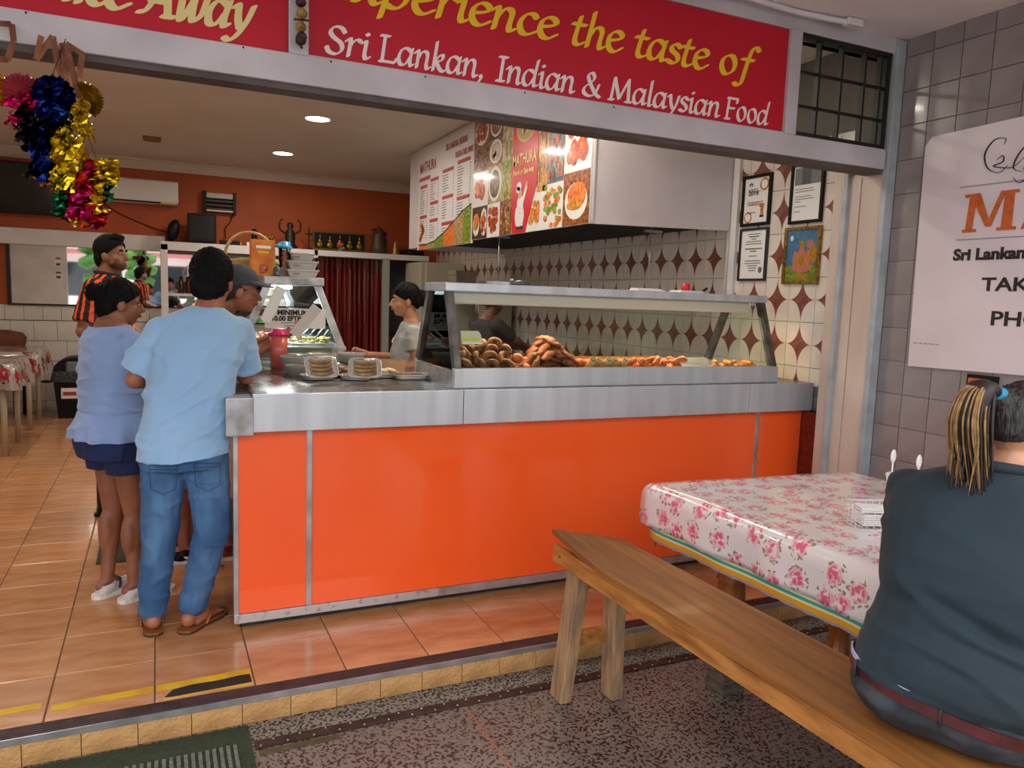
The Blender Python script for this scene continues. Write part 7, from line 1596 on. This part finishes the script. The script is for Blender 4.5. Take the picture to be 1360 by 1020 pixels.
mb = MB(); mb.tube([Vector((.02 + .074 * math.cos(a), .1 + .07 * math.sin(a), .65 - .015 * math.sin(a))) for a in np.linspace(0, 2 * PI, 28, endpoint=False)], .014, 8, closed=True); mb.build('collar', m_teal, P7)
# jeans, belt
m_gj = pm('grey_black_denim', '#23272c', .8, col2='#4a4f55', scale=9, bump=.3, bscale=160, bdist=.002, lo=.5, hi=.8)
mb = MB(); loft(mb, [(0, .01, .0, .15, .12), (0, 0, .02, .22, .165), (0, -.005, .06, .245, .185), (0, -.005, .145, .24, .18)], pw=2.5)
for k in 'LR': hp, kn, an = (Vector(J[q + k]) for q in ('hip', 'kn', 'an')); cap(mb, hp + Vector((0, 0, 0)), kn + Vector((0, 0, .02)), .105, .085); cap(mb, kn, an + Vector((0, 0, .05)), .08, .055)
remesh(mb, 'jeans', m_gj, P7, .0065, 5, [((0, 0, .128), (.12, 0, -1))], noisefold(2, .004, (8, 8, 14)))
def beltring(z, rr, nm, m, dz=.014, tilt=-.12, a0=0, a1=2 * PI, off=0):
    mb = MB(); pts = []
    n_ = 48
    for i in range(n_ + 1):
        a = a0 + (a1 - a0) * i / n_; c, s_ = math.cos(a), math.sin(a); k = (abs(c) ** 2.5 + abs(s_) ** 2.5) ** (-1 / 2.5); pts.append(Vector((c * k * (.243 + rr), -.005 + s_ * k * (.183 + rr), 0)))
    for i in range(n_):
        a, b = pts[i], pts[i + 1]; za, zb = z + tilt * a.x, z + tilt * b.x; oa = a.normalized() * .004; ob = b.normalized() * .004
        mb.hexa([Vector((a.x, a.y, za - dz)), Vector((b.x, b.y, zb - dz)), Vector((b.x, b.y, zb - dz)) + ob, Vector((a.x, a.y, za - dz)) + oa, Vector((a.x, a.y, za + dz)), Vector((b.x, b.y, zb + dz)), Vector((b.x, b.y, zb + dz)) + ob, Vector((a.x, a.y, za + dz)) + oa])
    mb.build(nm, m, P7)
beltring(.103, .003, 'belt', pm('oxblood_leather', '#3e1516', .35, col2='#541f1e', scale=20))
beltring(.120, .0015, 'underwear_edge', pm('pale_lilac', '#a8a8c4', .8), dz=.010, a0=PI * 1.08, a1=PI * 1.42)
for a in (PI * 1.22, PI * 1.5, PI * 1.78):
    c, s_ = math.cos(a), math.sin(a); k = (abs(c) ** 2.5 + abs(s_) ** 2.5) ** (-1 / 2.5); p = Vector((c * k * .252, -.005 + s_ * k * .192, .103 - .12 * c * k * .25)); mb = MB(); mb.tube([p + Vector((0, 0, .02)), p + Vector((0, -.004, 0)), p + Vector((0, 0, -.024))], .0065, 6, flat=.5); mb.build('belt_loop', m_gj, P7)
# ponytail
rh = random.Random(9)
tie = Mh @ Vector((0, -.115, .075))
MB().ell(tie, (.024, .024, .02)).build('hair_tie', pm('blue_elastic', '#1a8ab0', .6, bump=.6, bscale=80), P7)
back = (Mh.to_3x3() @ Vector((0, -1, 0))); back.z = 0; back.normalize(); sid = Vector((-back.y, back.x, 0))
for nm, m, cnt in (('ponytail', pm('dark_strands', '#1d1512', .45, col2='#33261e', scale=30), 200), ('blonde_streaks', pm('blonde_strands', '#9a7746', .45, col2='#6a4c2a', scale=40), 150)):
    mb = MB()
    for i in range(cnt):
        a = rh.uniform(0, 2 * PI); q = rh.random() ** .5; sp1 = sid * math.cos(a) * q; out = .055 + .035 * math.sin(a) * q + (.012 if nm[0] == 'b' else 0); Ln = rh.uniform(.19, .25) * (.85 if nm[0] == 'b' and rh.random() < .4 else 1)
        fl = (.03 if rh.random() < .15 else 0)
        P = [tie + sp1 * .012, tie + back * out * .8 + sp1 * .03 + Vector((0, 0, .018)), tie + back * out * 1.15 + sp1 * .045 + Vector((0, 0, -.045)), tie + back * out * 1.1 + sp1 * .052 + Vector((0, 0, -.12)), tie + back * (out * .8 + fl) + sp1 * .05 + Vector((0, 0, -Ln))]
        pp = smooth_pts(P, 5); n_ = len(pp); mb.tube(pp, [.0032 * (1 - .8 * (k / n_) ** 3) for k in range(n_)], 6)
    if nm == 'ponytail': mb.tube(smooth_pts([tie, tie + back * .05 + Vector((0, 0, .012)), tie + back * .07 + Vector((0, 0, -.05)), tie + back * .06 + Vector((0, 0, -.16))], 5), [.015, .02, .03, .036, .04, .042, .043, .043, .042, .041, .04, .038, .035, .03, .022, .01][:16], 12, flat=.6)
    o = mb.build(nm, m, P7)
for k in 'LR': shoe(P7, J['an' + k], (J['an' + k][0], .6, 0), 1.0, m_black, m_black, z=-.701)
